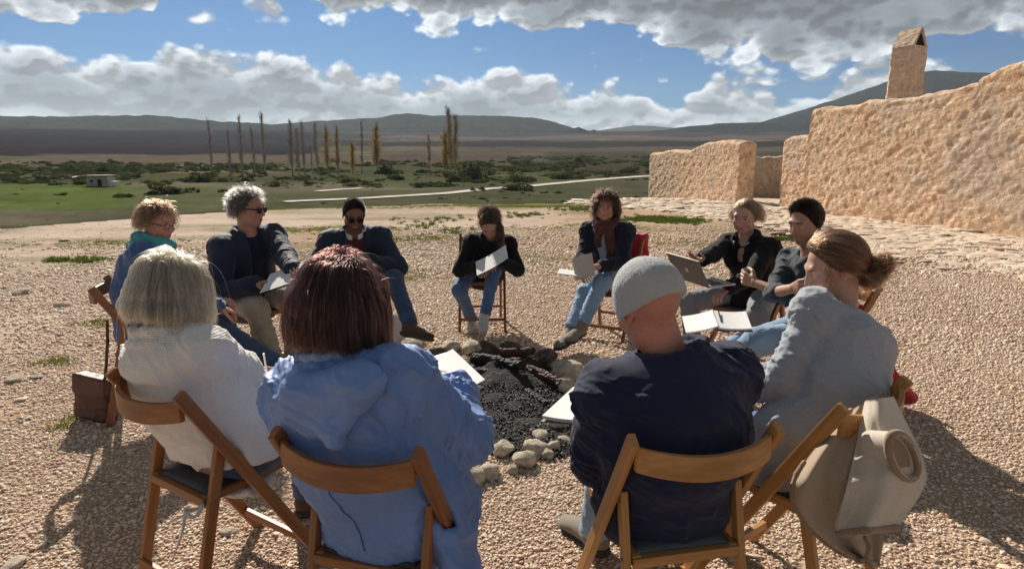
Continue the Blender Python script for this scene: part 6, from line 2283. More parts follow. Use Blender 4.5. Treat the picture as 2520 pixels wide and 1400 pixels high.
# ------------------------------------------------------------------ 11 blond woman in the cream sweater
def person_white():
    seat, face = (-1.03, 2.21), (0.55, 0.835)
    put_chair(seat, face, 'brown folding chair with a black seat under the blond woman in the cream sweater', wood_a, pad_mat)
    p = Person('blond woman with a straight bob in a cream knitted sweater, seen from behind', seat, face, (430, 715), 2.18, size=1.04)
    hr = p.loc(Q(640, 950, 2.52)); hl = p.loc(Q(608, 925, 2.62))
    p.pose(yaw=-8, pitch=-14, roll=0, hands=(hl, hr), poles=[v3(-.7, -.45, -.75), v3(1.0, -.35, -.42)],
           ankles=(v3(-0.12, 0.42, 0.09), v3(0.12, 0.44, 0.09)), curve=0.03, twist=0,
           fingers=[dict(curl=.8, palm=v3(.6, 0, -.7)), dict(curl=1.1, palm=v3(-.5, 0, -.7))], hips=v3(0.02, -0.02, 0.535), backoff=0.05)
    hm = std_mask(0.056, -0.04)
    p.build_body(SK_FAIR, hm, (0.28, 0.22, 0.14))
    f = p.jacket_field(0.032, 0.0066, 0.93, 0.01, belly=0.012)
    f.ell(p.chest + v3(0, -0.03, 0.0), v3(0.185, 0.115, 0.15), None, 0.05)
    f.ell(p.mid + v3(0, -0.01, -0.02), v3(0.155, 0.105, 0.15), None, 0.05)
    for i in (0, 1):
        f.cap(p.sh[i] * .4 + p.el[i] * .6, p.el[i], 0.068, 0.070, 0.04)
        f.cap(p.el[i], p.el[i] * .4 + p.wr[i] * .6, 0.070, 0.055, 0.04)
    f.box(p.hips + v3(0, 0, -0.085), (0.4, 0.4, 0.060), None, 0.0, 0.02, '-')
    neck_cut(p, f, 0.064)
    p.collar(f, 0.020, (0.092, 0.088), 0.062, k=0.012, lift=-0.004)
    p.chair_press(f)
    p.garment('sweater', f, M_['white_knit'], 0.018, 102, p.jacket_bones(), 14, big=0.014)
    lo, hi = p.bounds([p.neck], 0.19); f = Field(lo, hi, 0.006)
    p.collar(f, 0.017, (0.112, 0.106), 0.020, k=0.012, lift=0.004)
    p.garment('folded_collar', f, M_['white_knit'], 0.006, 103, [(p.neck - p.side * .1, p.neck + p.side * .1, 1.0)], 30)
    p.trousers(M_['denim'], seed=105)
    p.shoes(M_['suede'], M_['sole'], 1.0)
    r = scalp(20000, hm, 11)
    part = np.array([0.0, 0.0, 0.12])
    d = r - part; d[:, 2] *= 0.2
    vel = d / (np.linalg.norm(d, axis=1)[:, None] + 1e-6) + np.array([0, -0.15, 0]) + RNG.normal(0, .05, r.shape)
    form = [((0, -0.016, 0.032), (0.079, 0.100, 0.091)), ((0, -0.018, -0.015), (0.098, 0.106, 0.086)), ((0, -0.02, -0.062), (0.110, 0.106, 0.055))]
    strands(p, r, vel, RNG.uniform(0.18, 0.27, len(r)), H_['blond'], 0.0008, 13, 5.0, (0.002, 0.018), form=form, hem=-0.076 + (vnoise(r * 24, 5) - .5) * 0.05 + RNG.uniform(-.015, .010, len(r)), clump=0.020, seed=109, curl=0.002, curlf=30, rough=0.0014)
    r = scalp(120, hm, 120)
    vel = r - part + RNG.normal(0, .3, r.shape)
    strands(p, r, vel, RNG.uniform(0.10, 0.26, len(r)), H_['blond'], 0.0004, 14, 3.0, (0.010, 0.026), form=form, clump=0.02, seed=121, rough=0.006, name='stray_hair')
    c = Q(640, 962, 2.66)
    nb = empty('notebook', 'white notebook on the lap of the blond woman in the cream sweater', 'notebook', tuple(c))
    u = unit(v3(.85, -.5, .05)); v = unit(v3(.5, .85, .12))
    sheet('page', v3(0.04, 0.02, 0.0), u, v, 0.30, 0.22, paper_ink, 0.010, 0.006, parent=nb)
    pen(Q(655, 905, 2.56), v3(.05, .1, -1), 'white pen in the hand of the blond woman in the cream sweater', (0.75, 0.75, 0.72))
    return p
for fn in (person_scarf, person_greyman, person_maroon, person_writer, person_redscarf, person_laptop, person_crossed, person_grey, person_beanie, person_blue, person_white):
    fn()
# ================================================================== stones, fire pit, gravel
def stone_mesh(name, seed, flat=0.7, rough=0.22, sub=3):
    bm = bmesh.new()
    bmesh.ops.create_icosphere(bm, subdivisions=sub, radius=1.0)
    V = np.array([v.co[:] for v in bm.verts])
    rng = np.random.default_rng(seed)
    # a few flat facets, then roughness
    for k in range(9):
        n = rng.normal(0, 1, 3); n /= np.linalg.norm(n); d = rng.uniform(.62, .92)
        q = V @ n; m = q > d
        V[m] -= np.outer(q[m] - d, n) * 0.85
    V *= (1 + (fbm(V * 1.7 + seed, 4, seed) - .5) * rough * 2)[:, None]
    V *= (1 + (fbm(V * 6 + seed, 3, seed + 1) - .5) * 0.10)[:, None]
    for v, c in zip(bm.verts, V): v.co = c * np.array([1, 1, flat])
    me = bpy.data.meshes.new(name)
    for f in bm.faces: f.smooth = True
    bm.to_mesh(me); bm.free()
    return me


def stone_mat(name, c1, c2, c3):
    m, g, b, out = new_mat(name)
    tc = g.n('ShaderNodeTexCoord'); oi = g.n('ShaderNodeObjectInfo')
    v = tc.outputs['Object']
    n = g.noise(v, 2.2, 6, 0.65); n2 = g.noise(v, 14, 4, 0.7)
    c = g.ramp(n, [(0.3, c1), (0.52, c2), (0.72, c3)])
    c = g.vm('SCALE', c, scale=g.m('ADD', 0.85, g.m('MULTIPLY', oi.outputs['Random'], 0.3)))
    g.l(c, b.inputs['Base Color'])
    b.inputs['Roughness'].default_value = 0.9
    b.inputs['Specular IOR Level'].default_value = 0.25
    bump(g, b, g.m('ADD', n, g.m('MULTIPLY', n2, 0.5)), 0.7, 0.08)
    return m


lime = stone_mat('limestone', (0.46, 0.36, 0.26), (0.72, 0.63, 0.50), (0.82, 0.75, 0.63))
sooty = stone_mat('sooty_stone', (0.06, 0.05, 0.045), (0.16, 0.12, 0.10), (0.26, 0.20, 0.16))
stones = [stone_mesh('stone', 300 + i, 0.62 + 0.1 * (i % 3)) for i in range(6)]
for i, m_ in enumerate(stones): m_.materials.append(lime)
sooty_meshes = []
for i in range(3):
    me = stones[i].copy(); me.materials.clear(); me.materials.append(sooty); sooty_meshes.append(me)

ring_stones = [
    # photo x, y of the base centre, width px, kind, words
    (1158, 1188, 78, 0, 'squarish pale stone, nearest the blue jacket in the fire ring'),
    (1208, 1176, 66, 0, 'upright pale stone next to the squarish one in the fire ring'),
    (1240, 1120, 52, 0, 'small pale stone behind the two nearest ones in the fire ring'),
    (1290, 1148, 74, 0, 'rounded knobbly stone in the front of the fire ring'),
    (1322, 1120, 62, 0, 'flat pale stone behind the knobbly one in the fire ring'),
    (1262, 1165, 34, 0, 'little brownish stone wedged in the front of the fire ring'),
    (1328, 1085, 52, 0, 'round cream stone beside the dark ash in the fire ring'),
    (1366, 1110, 40, 0, 'small egg-shaped stone right of the round cream one'),
    (1326, 1058, 30, 0, 'small white stone on top of the ring near the notebook'),
    (1392, 1092, 34, 0, 'small pale stone near the left sleeve of the navy fleece'),
    (1372, 1058, 66, 0, 'flat tan slab beneath the notebook corner'),
    (1396, 972, 64, 0, 'flat whitish stone at the right of the fire ring'),
    (1430, 968, 46, 0, 'thin pale stone nearest the light blue knee'),
    (1398, 938, 84, 0, 'large pinkish stone on the right of the fire ring'),
    (1376, 915, 44, 0, 'white pebble-like stone on top of the large pinkish one'),
    (1420, 1040, 60, 0, 'pale stone half under the notebook edge, right side of the ring'),
    (1348, 1128, 44, 0, 'small cream stone in the front right of the fire ring'),
    (1440, 1078, 40, 0, 'small pale stone hidden near the navy sleeve'),
    (1344, 896, 66, 1, 'grey shaded stone right of the burnt pile'),
    (1252, 880, 60, 1, 'grey soot-stained stone at the back of the burnt pile'),
    (1200, 878, 62, 1, 'dark slanting stone at the back of the burnt pile'),
    (1158, 872, 60, 0, 'flat sunlit stone in the back of the fire ring'),
    (1112, 866, 62, 0, 'long pale stone in the back of the fire ring, left of the flat one'),
    (1075, 876, 40, 1, 'small brown stone in the back left of the fire ring'),
    (1012, 868, 72, 0, 'grey pointed stone near the white bag'),
    (960, 880, 60, 1, 'dark stone beside the grey pointed one, behind the auburn hair'),
]
rs = np.random.default_rng(5)
for i, (x, y, w, k, words) in enumerate(ring_stones):
    q = P(x, y)
    s = FPX / (q[1] * _c + CAM_H * _s)
    r = w / s / 2 * 1.12
    me = (sooty_meshes if k else stones)[i % (3 if k else 6)]
    o = bpy.data.objects.new('ring_stone', me); COL.objects.link(o)
    sx, sy, sz = r * rs.uniform(.92, 1.05), r * rs.uniform(.75, 1.05), r * rs.uniform(.75, 1.0)
    o.scale = (sx, sy, sz)
    o.rotation_euler = (rs.uniform(-.3, .3), rs.uniform(-.3, .3), rs.uniform(0, 6.28))
    o.location = (q[0], q[1] + sy * 0.3, sz * 0.42)
    tag(o, words, 'stone', 'stones ringing the fire pit')

# ash bed and burnt wood
pit_c = P(1235, 985); pit_c = (pit_c[0], pit_c[1])


def pit_field(X, Y):
    a = np.arctan2(Y - pit_c[1], X - pit_c[0])
    r = np.hypot((X - pit_c[0] + .06) / 0.66, (Y - pit_c[1]) / 0.88)
    return r + 0.10 * np.sin(a * 3 + 1) + 0.05 * np.sin(a * 7)


def ash():
    n = 90
    xs = np.linspace(-0.95, 0.85, n); ys = np.linspace(-1.05, 1.05, n + 30)
    X, Y = np.meshgrid(xs + pit_c[0], ys + pit_c[1])
    r = pit_field(X, Y)
    h = np.clip(1.0 - r, -0.5, 1)
    P3 = np.stack([X * 9, Y * 9, X * 0], -1)
    Z = 0.004 + np.clip(h, 0, 1) ** .5 * (0.030 + 0.05 * (fbm(P3, 4, 71) - .35)) - np.clip(-h, 0, .5) * 0.2
    # a heap towards the back
    Z += 0.11 * np.exp(-(((X - pit_c[0] - .02) / .30) ** 2 + ((Y - pit_c[1] - .33) / .30) ** 2)) * (0.7 + .6 * fbm(P3 * 1.5, 3, 73))
    ny, nx = X.shape
    ii, jj = np.meshgrid(np.arange(ny - 1), np.arange(nx - 1), indexing='ij')
    a = (ii * nx + jj).ravel()
    F = np.stack([a, a + 1, a + nx + 1, a + nx], 1)
    keep = (r.ravel()[F] < 1.25).all(1)
    m, g, b, out = new_mat('charcoal_ash')
    tc = g.n('ShaderNodeTexCoord'); v = tc.outputs['Object']
    n1 = g.noise(v, 55, 5, 0.7); n2 = g.noise(v, 6, 4)
    c = g.ramp(n1, [(0.40, (0.005, 0.005, 0.005)), (0.56, (0.016, 0.014, 0.013)), (0.68, (0.28, 0.25, 0.22))])
    c = g.mix(g.mr(n2, 0.55, 0.75, 0, .5), c, (0.05, 0.026, 0.018))
    g.l(c, b.inputs['Base Color']); b.inputs['Roughness'].default_value = 0.9
    bump(g, b, n1, 1.0, 0.03)
    tag(mesh_np('ash', np.stack([X.ravel(), Y.ravel(), Z.ravel()], 1), F[keep], m), kind='stuff')


ash()


def log(name, a, b, r0, r1, seed, label, mat):
    a = np.array(a, float); b = np.array(b, float); n = 22; k = 12
    u = unit(b - a); s = unit(np.cross(u, v3(0, 0, 1))); t = np.cross(u, s)
    V = []
    for i in range(n):
        q = i / (n - 1); c = a + (b - a) * q + s * math.sin(q * 3 + seed) * 0.015
        r = r0 + (r1 - r0) * q
        for j in range(k):
            an = 2 * math.pi * j / k
            rr = r * (0.72 + 0.55 * vnoise(np.array([[q * 6, math.cos(an) * 1.6 + seed, math.sin(an) * 1.6]]), seed)[0])
            V.append(c + (s * math.cos(an) + t * math.sin(an)) * rr)
    F = [[i * k + j, i * k + (j + 1) % k, (i + 1) * k + (j + 1) % k, (i + 1) * k + j] for i in range(n - 1) for j in range(k)]
    V.append(a); V.append(b); o = len(V) - 2
    F += [[o, (j + 1) % k, j] for j in range(k)] + [[o + 1, (n - 1) * k + j, (n - 1) * k + (j + 1) % k] for j in range(k)]
    me = mesh_np(name, V, F, mat, smooth=False)
    tag(me, label, 'log', 'burnt logs in the fire pit')


def char_mat(name, base, hi):
    m, g, b, out = new_mat(name)
    tc = g.n('ShaderNodeTexCoord'); v = tc.outputs['Object']
    vo = g.voro(v, 45, 'F1'); n = g.noise(v, 12, 5, .7)
    c = g.ramp(n, [(0.35, base), (0.60, tuple(x * 2 for x in base)), (0.75, hi)])
    g.l(c, b.inputs['Base Color']); b.inputs['Roughness'].default_value = 0.75
    bump(g, b, g.m('ADD', vo, n), 0.9, 0.02)
    return m


char = char_mat('charred_wood', (0.006, 0.005, 0.005), (0.05, 0.035, 0.03))
rust = char_mat('scorched_wood', (0.035, 0.012, 0.008), (0.20, 0.09, 0.065))
cx, cy = pit_c
log('burnt_log', (cx - .28, cy + .22, .06), (cx + .30, cy + .42, .12), .055, .040, 1, 'thick reddish scorched log lying across the back of the ash', rust)
log('burnt_log', (cx + .05, cy + .50, .10), (cx + .38, cy + .08, .08), .050, .035, 2, 'scorched log slanting down the right side of the ash', rust)
log('burnt_log', (cx - .20, cy + .48, .13), (cx + .12, cy + .20, .17), .045, .030, 3, 'black charred log on top of the pile', char)
log('burnt_log', (cx - .34, cy + .36, .05), (cx - .12, cy + .02, .05), .042, .028, 4, 'short black log at the left of the ash', char)
log('burnt_log', (cx + .10, cy + .12, .05), (cx + .30, cy - .16, .04), .034, .020, 5, 'thin black log end nearest the round stones', char)
log('burnt_log', (cx - .02, cy + .38, .20), (cx + .22, cy + .52, .18), .038, .026, 6, 'brown burnt stub standing highest at the back of the pile', rust)


# ------------------------------------------------------------------ loose ground cover: pebbles
def instancer(name, pts, scl, rot, col_mat, mesh, kind='stuff', colorv=None):
    """one object: geometry nodes put the mesh on every point"""
    me = bpy.data.meshes.new(name)
    me.vertices.add(len(pts)); me.vertices.foreach_set('co', np.asarray(pts, dtype=np.float32).ravel())
    for nm, arr_ in (('scl', scl), ('rot', rot)):
        a = me.attributes.new(nm, 'FLOAT_VECTOR', 'POINT'); a.data.foreach_set('vector', np.asarray(arr_, dtype=np.float32).ravel())
    o = bpy.data.objects.new(name, me); COL.objects.link(o)
    src = bpy.data.objects.new(name + '_source', mesh)
    ng = bpy.data.node_groups.new(name, 'GeometryNodeTree')
    ng.interface.new_socket('Geometry', in_out='INPUT', socket_type='NodeSocketGeometry')
    ng.interface.new_socket('Geometry', in_out='OUTPUT', socket_type='NodeSocketGeometry')
    N = ng.nodes; L = ng.links
    gi = N.new('NodeGroupInput'); go = N.new('NodeGroupOutput')
    ip = N.new('GeometryNodeInstanceOnPoints'); oi = N.new('GeometryNodeObjectInfo'); oi.inputs['Object'].default_value = src
    m2p = N.new('GeometryNodeMeshToPoints')
    A1 = N.new('GeometryNodeInputNamedAttribute'); A1.data_type = 'FLOAT_VECTOR'; A1.inputs[0].default_value = 'scl'
    A2 = N.new('GeometryNodeInputNamedAttribute'); A2.data_type = 'FLOAT_VECTOR'; A2.inputs[0].default_value = 'rot'
    L.new(gi.outputs[0], m2p.inputs[0]); L.new(m2p.outputs[0], ip.inputs['Points'])
    L.new(oi.outputs['Geometry'], ip.inputs['Instance'])
    L.new(A1.outputs[0], ip.inputs['Scale'])
    try:
        e2r = N.new('FunctionNodeEulerToRotation'); L.new(A2.outputs[0], e2r.inputs[0]); L.new(e2r.outputs[0], ip.inputs['Rotation'])
    except Exception:
        L.new(A2.outputs[0], ip.inputs['Rotation'])
    L.new(ip.outputs[0], go.inputs[0])
    md = o.modifiers.new('scatter', 'NODES'); md.node_group = ng
    tag(o, kind=kind)
    return o


def pebble(seed, sub=1, flat=.7):
    me = stone_mesh('pebble', seed, flat, 0.18, sub)
    return me


def gravel_mat(name, cols):
    m, g, b, out = new_mat(name)
    oi = g.n('ShaderNodeObjectInfo'); tc = g.n('ShaderNodeTexCoord')
    c = g.ramp(oi.outputs['Random'], cols, 'LINEAR')
    n = g.noise(tc.outputs['Object'], 3.0, 3)
    g.l(g.vm('SCALE', c, scale=g.mr(n, .3, .7, .85, 1.15)), b.inputs['Base Color'])
    b.inputs['Roughness'].default_value = 0.62
    b.inputs['Specular IOR Level'].default_value = 0.35
    return m


gv = gravel_mat('gravel', [(0.0, (0.34, 0.21, 0.15)), (0.12, (0.60, 0.43, 0.32)), (0.45, (0.74, 0.59, 0.44)), (0.7, (0.64, 0.45, 0.33)), (0.88, (0.78, 0.67, 0.53)), (1.0, (0.84, 0.76, 0.64))])
peb = [pebble(500 + i, 1) for i in range(3)]
for q in peb: q.materials.append(gv)


def scatter(d0, d1, sp, wmul=0.88, wadd=1.3, jit=0.95):
    ys = np.arange(d0, d1, sp * .9)
    out = []
    for y in ys:
        w = y * wmul + wadd
        xs = np.arange(-w, w, sp)
        out.append(np.stack([xs, np.full_like(xs, y)], 1))
    p = np.concatenate(out)
    return p + RNG.uniform(-sp * jit / 2, sp * jit / 2, p.shape)


def gravel():
    zones = [(0.7, 2.2, 0.0128), (2.2, 3.4, 0.0155), (3.4, 5.0, 0.0185), (5.0, 8.5, 0.026), (8.5, 15.0, 0.042)]
    allp = []; alls = []
    for (a, b, sp) in zones:
        p = scatter(a, b, sp)
        keep = (pit_field(p[:, 0], p[:, 1]) > 0.98)
        # bare and trodden patches
        q = fbm(np.stack([p[:, 0] * 1.3, p[:, 1] * 1.3, p[:, 0] * 0], 1), 3, 66)
        left = np.clip((-p[:, 0] - 2.2 - 0.05 * p[:, 1]) / 1.2, 0, 1)
        dens = 0.97 - left * 0.50 - np.clip((q - .55) * 3, 0, .35) - apron_mask(p[:, 0], p[:, 1]) * .6 - np.clip((p[:, 1] - 9) / 8, 0, .5)
        keep &= RNG.uniform(0, 1, len(p)) < dens
        p = p[keep]
        z = land_z(p[:, 0], p[:, 1])
        r = sp * RNG.lognormal(-0.72, 0.28, len(p))
        allp.append(np.column_stack([p, z + r * 0.22])); 
        alls.append(np.column_stack([r * RNG.uniform(.8, 1.3, len(p)), r * RNG.uniform(.7, 1.1, len(p)), r * RNG.uniform(.6, 1.0, len(p))]))
    Pp = np.concatenate(allp); S = np.concatenate(alls)
    Rr = RNG.uniform(-.5, .5, (len(Pp), 3)); Rr[:, 2] = RNG.uniform(0, 6.28, len(Pp))
    pick = RNG.integers(0, 3, len(Pp))
    for k in range(3):
        m = pick == k
        instancer('gravel', Pp[m], S[m], Rr[m], gv, peb[k])
    # coarser chips and stones
    n = 2600
    y = RNG.uniform(0.8, 16, n) ** 1.0; x = RNG.uniform(-1, 1, n) * (y * .86 + .6)
    keep = (pit_field(x, y) > 1.15) & ((RNG.uniform(0, 1, n) < .35) | (x < -2.0))
    x, y = x[keep], y[keep]; n = len(x)
    r = RNG.lognormal(-4.35, 0.42, n)
    Z = land_z(x, y)
    Rr = RNG.uniform(-.5, .5, (n, 3)); Rr[:, 2] = RNG.uniform(0, 6.28, n)
    big = [stone_mesh('loose_stone', 700 + i, .55, .25, 2) for i in range(2)]
    for k in range(2):
        big[k].materials.append(gv); m = np.arange(n) % 2 == k
        instancer('gravel', np.column_stack([x, y, Z + r * .2])[m], np.column_stack([r * 1.3, r, r * .7])[m], Rr[m], gv, big[k])
    # charcoal crumbs on the ash
    p = RNG.uniform(-1, 1, (15000, 2)) * np.array([.85, 1.0]) + np.array(pit_c)
    p = p[pit_field(p[:, 0], p[:, 1]) < 1.05 + RNG.normal(0, .06, len(p))]
    r = RNG.lognormal(-5.1, .35, len(p))
    cm = gravel_mat('charcoal', [(0.0, (0.006, 0.006, 0.006)), (0.55, (0.014, 0.012, 0.012)), (0.80, (0.03, 0.026, 0.024)), (0.90, (0.22, 0.20, 0.18)), (1.0, (0.42, 0.38, 0.34))])
    cme = pebble(590, 1); cme.materials.append(cm)
    h = np.clip(1.0 - pit_field(p[:, 0], p[:, 1]), 0, 1)
    z = 0.012 + h ** .5 * 0.035 + 0.09 * np.exp(-(((p[:, 0] - pit_c[0] - .02) / .30) ** 2 + ((p[:, 1] - pit_c[1] - .33) / .30) ** 2))
    instancer('charcoal', np.column_stack([p, z]), np.column_stack([r, r * .9, r * .8]), RNG.uniform(0, 6, (len(p), 3)), cm, cme)


gravel()

# loose stones that stand out on the yard at the left
for (x, y, w, words) in ((48, 722, 60, 'grey-brown stone lying alone on the track, far left'), (152, 752, 44, 'dark stone on the track left of the dark folding chair'),
                         (160, 592, 36, 'small dark stone at the far end of the track'), (40, 935, 60, 'pale angular stone at the left edge, left of the brown bag'),
                         (92, 930, 38, 'smaller pale stone beside the angular one at the left edge'), (30, 1392, 70, 'greyish stone in the bottom left corner'),
                         (560, 1312, 46, 'pale chip of stone under the cream sweater chair'), (232, 968, 30, 'small brown stone left of the leather bag'),
                         (2225, 1290, 34, 'pale stone in the shadow of the beige coat')):
    q = P(x, y); s = FPX / (q[1] * _c + CAM_H * _s); r = w / s / 2
    o = bpy.data.objects.new('loose_stone', stones[(x * 7) % 6]); COL.objects.link(o)
    o.scale = (r, r * .8, r * .45); o.rotation_euler = (0.1, 0.05, x * .37); o.location = (q[0], q[1], float(land_z(q[0], q[1])) + r * .15)
    tag(o, words, 'stone', 'loose stones lying on the yard')


# ------------------------------------------------------------------ apron: bedrock slabs half sunk in the ground by the wall
def apron():
    n = 9000
    p = RNG.uniform(0, 1, (n, 2)) * np.array([11.5, 20]) + np.array([1.5, 7.0])
    m = apron_mask(p[:, 0], p[:, 1])
    p = p[(m > .35) & (p[:, 0] < 10.3 - (p[:, 1] - 12.3) * .18 + .4)]
    z = land_z(p[:, 0], p[:, 1])
    r = RNG.lognormal(-2.45, .45, len(p))
    am = gravel_mat('bedrock', [(0.0, (0.50, 0.38, 0.28)), (0.5, (0.62, 0.50, 0.39)), (1.0, (0.72, 0.62, 0.50))])
    for k in range(2):
        me = stone_mesh('slab', 620 + k, .35, .3, 2); me.materials.append(am)
        mm = np.arange(len(p)) % 2 == k
        Rr = RNG.uniform(-.12, .12, (mm.sum(), 3)); Rr[:, 2] = RNG.uniform(0, 6.28, mm.sum())
        instancer('rubble', np.column_stack([p, z - r * .04])[mm], np.column_stack([r * 1.4, r, r * .45])[mm], Rr, am, me)


apron()


# ------------------------------------------------------------------ grass tufts and green weeds
def blade_mesh(name, n, h, spread, seed, mat, wid=0.004):
    rng = np.random.default_rng(seed)
    V = []; F = []
    for i in range(n):
        a = rng.uniform(0, 6.28); r = rng.uniform(0, spread) ; hh = h * rng.uniform(.5, 1.2); d = rng.uniform(0, 6.28); lean = rng.uniform(.1, .8) * hh
        x, y = r * math.cos(a), r * math.sin(a); w = wid * rng.uniform(.7, 1.6)
        px_, py_ = -math.sin(d) * w, math.cos(d) * w
        o = len(V)
        V += [(x - px_, y - py_, -.01), (x + px_, y + py_, -.01), (x + math.cos(d) * lean * .4 + px_ * .8, y + math.sin(d) * lean * .4 + py_ * .8, hh * .6), (x + math.cos(d) * lean * .4 - px_ * .8, y + math.sin(d) * lean * .4 - py_ * .8, hh * .6), (x + math.cos(d) * lean, y + math.sin(d) * lean, hh)]
        F += [(o, o + 1, o + 2, o + 3), (o + 3, o + 2, o + 4)]
    me = bpy.data.meshes.new(name); me.from_pydata(V, [], F); me.materials.append(mat)
    return me


def leaf_mat(name, c1, c2, trans=0.35):
    m = bpy.data.materials.new(name); m.use_nodes = True; m.node_tree.nodes.clear()
    g = NT(m.node_tree); out = g.n('ShaderNodeOutputMaterial')
    oi = g.n('ShaderNodeObjectInfo'); tc = g.n('ShaderNodeTexCoord')
    n = g.noise(tc.outputs['Object'], 6.0, 3)
    c = g.ramp(g.m('ADD', g.m('MULTIPLY', n, .6), g.m('MULTIPLY', oi.outputs['Random'], .4)), [(0.25, c1), (0.7, c2)])
    d = g.n('ShaderNodeBsdfDiffuse'); t = g.n('ShaderNodeBsdfTranslucent'); g.l(c, d.inputs[0])
    g.l(g.mix(1.0, c, (1.4, 1.5, .8), 'MULTIPLY'), t.inputs[0])
    mx = g.n('ShaderNodeMixShader'); mx.inputs[0].default_value = trans
    g.l(d.outputs[0], mx.inputs[1]); g.l(t.outputs[0], mx.inputs[2]); g.l(mx.outputs[0], out.inputs[0])
    return m


grass_m = leaf_mat('grass_blades', (0.060, 0.085, 0.025), (0.12, 0.145, 0.050))
dry_m = leaf_mat('dry_grass', (0.13, 0.14, 0.05), (0.24, 0.21, 0.10), .3)


def weeds():
    tufts = [blade_mesh('tuft', 34, 0.055, 0.075, 40 + k, grass_m) for k in range(2)]
    low = [blade_mesh('tuft', 26, 0.028, 0.09, 50 + k, dry_m, .003) for k in range(2)]
    pts = []
    def patch(px, py, rx, ry, n):
        c = P(px, py); s = FPX / (c[1] * _c + CAM_H * _s)
        X = RNG.normal(0, .5, n) * rx / s * 1.3; Y = RNG.normal(0, .5, n) * ry / 140 * c[1] * .5
        return np.stack([c[0] + X, c[1] + Y], 1)
    g = [patch(1620, 541, 75, 16, 330), (patch(1440, 516, 60, 12, 120)), patch(1690, 545, 25, 8, 90), patch(1300, 530, 50, 14, 50), patch(1120, 572, 70, 20, 45), patch(1020, 556, 50, 16, 26), patch(1930, 592, 26, 5, 50),
         patch(1060, 540, 90, 16, 26), patch(200, 640, 60, 8, 40)]
    p = np.concatenate(g)
    dry = [patch(800, 565, 130, 12, 260), patch(1000, 590, 120, 14, 260), patch(760, 512, 200, 6, 500), patch(1250, 508, 260, 6, 700), patch(1450, 560, 150, 16, 120), patch(1350, 640, 200, 30, 160), patch(1000, 680, 80, 20, 90), patch(250, 600, 160, 14, 120), patch(1700, 600, 120, 14, 80), patch(150, 892, 40, 6, 16), patch(160, 1040, 20, 6, 8), patch(250, 795, 40, 6, 16)]
    q = np.concatenate(dry)
    for k in range(2):
        for (arr_, ms, sc) in ((p, tufts, 1.0), (q, low, 1.0)):
            a = arr_[k::2]
            n = len(a); s = RNG.uniform(.6, 1.3, n) * sc
            Rr = np.zeros((n, 3)); Rr[:, 2] = RNG.uniform(0, 6.28, n)
            instancer('grass', np.column_stack([a, land_z(a[:, 0], a[:, 1])]), np.column_stack([s, s, s]), Rr, None, ms[k])


weeds()
# ================================================================== valley trees and scrub
bark = simple('poplar_bark', (0.34, 0.30, 0.26), 0.95, .25, 1.5, .4, .03)
twig_m = simple('bare_twigs', (0.40, 0.335, 0.285), 0.95, .2, 2.0, 0)
leaf_or = leaf_mat('orange_leaves', (0.22, 0.13, 0.045), (0.34, 0.225, 0.08), .3)
bush_m = leaf_mat('scrub_leaves', (0.050, 0.062, 0.034), (0.105, 0.115, 0.062), .2)
bush_m2 = leaf_mat('grey_scrub_leaves', (0.10, 0.11, 0.075), (0.17, 0.18, 0.12), .2)


def land_hit(x, y, d0=45, d1=1500):
    for d in np.geomspace(d0, d1, 900):
        q = Q(x, y, d)
        if q[2] <= float(land_z(q[0], q[1])): return q
    return Q(x, y, d1)


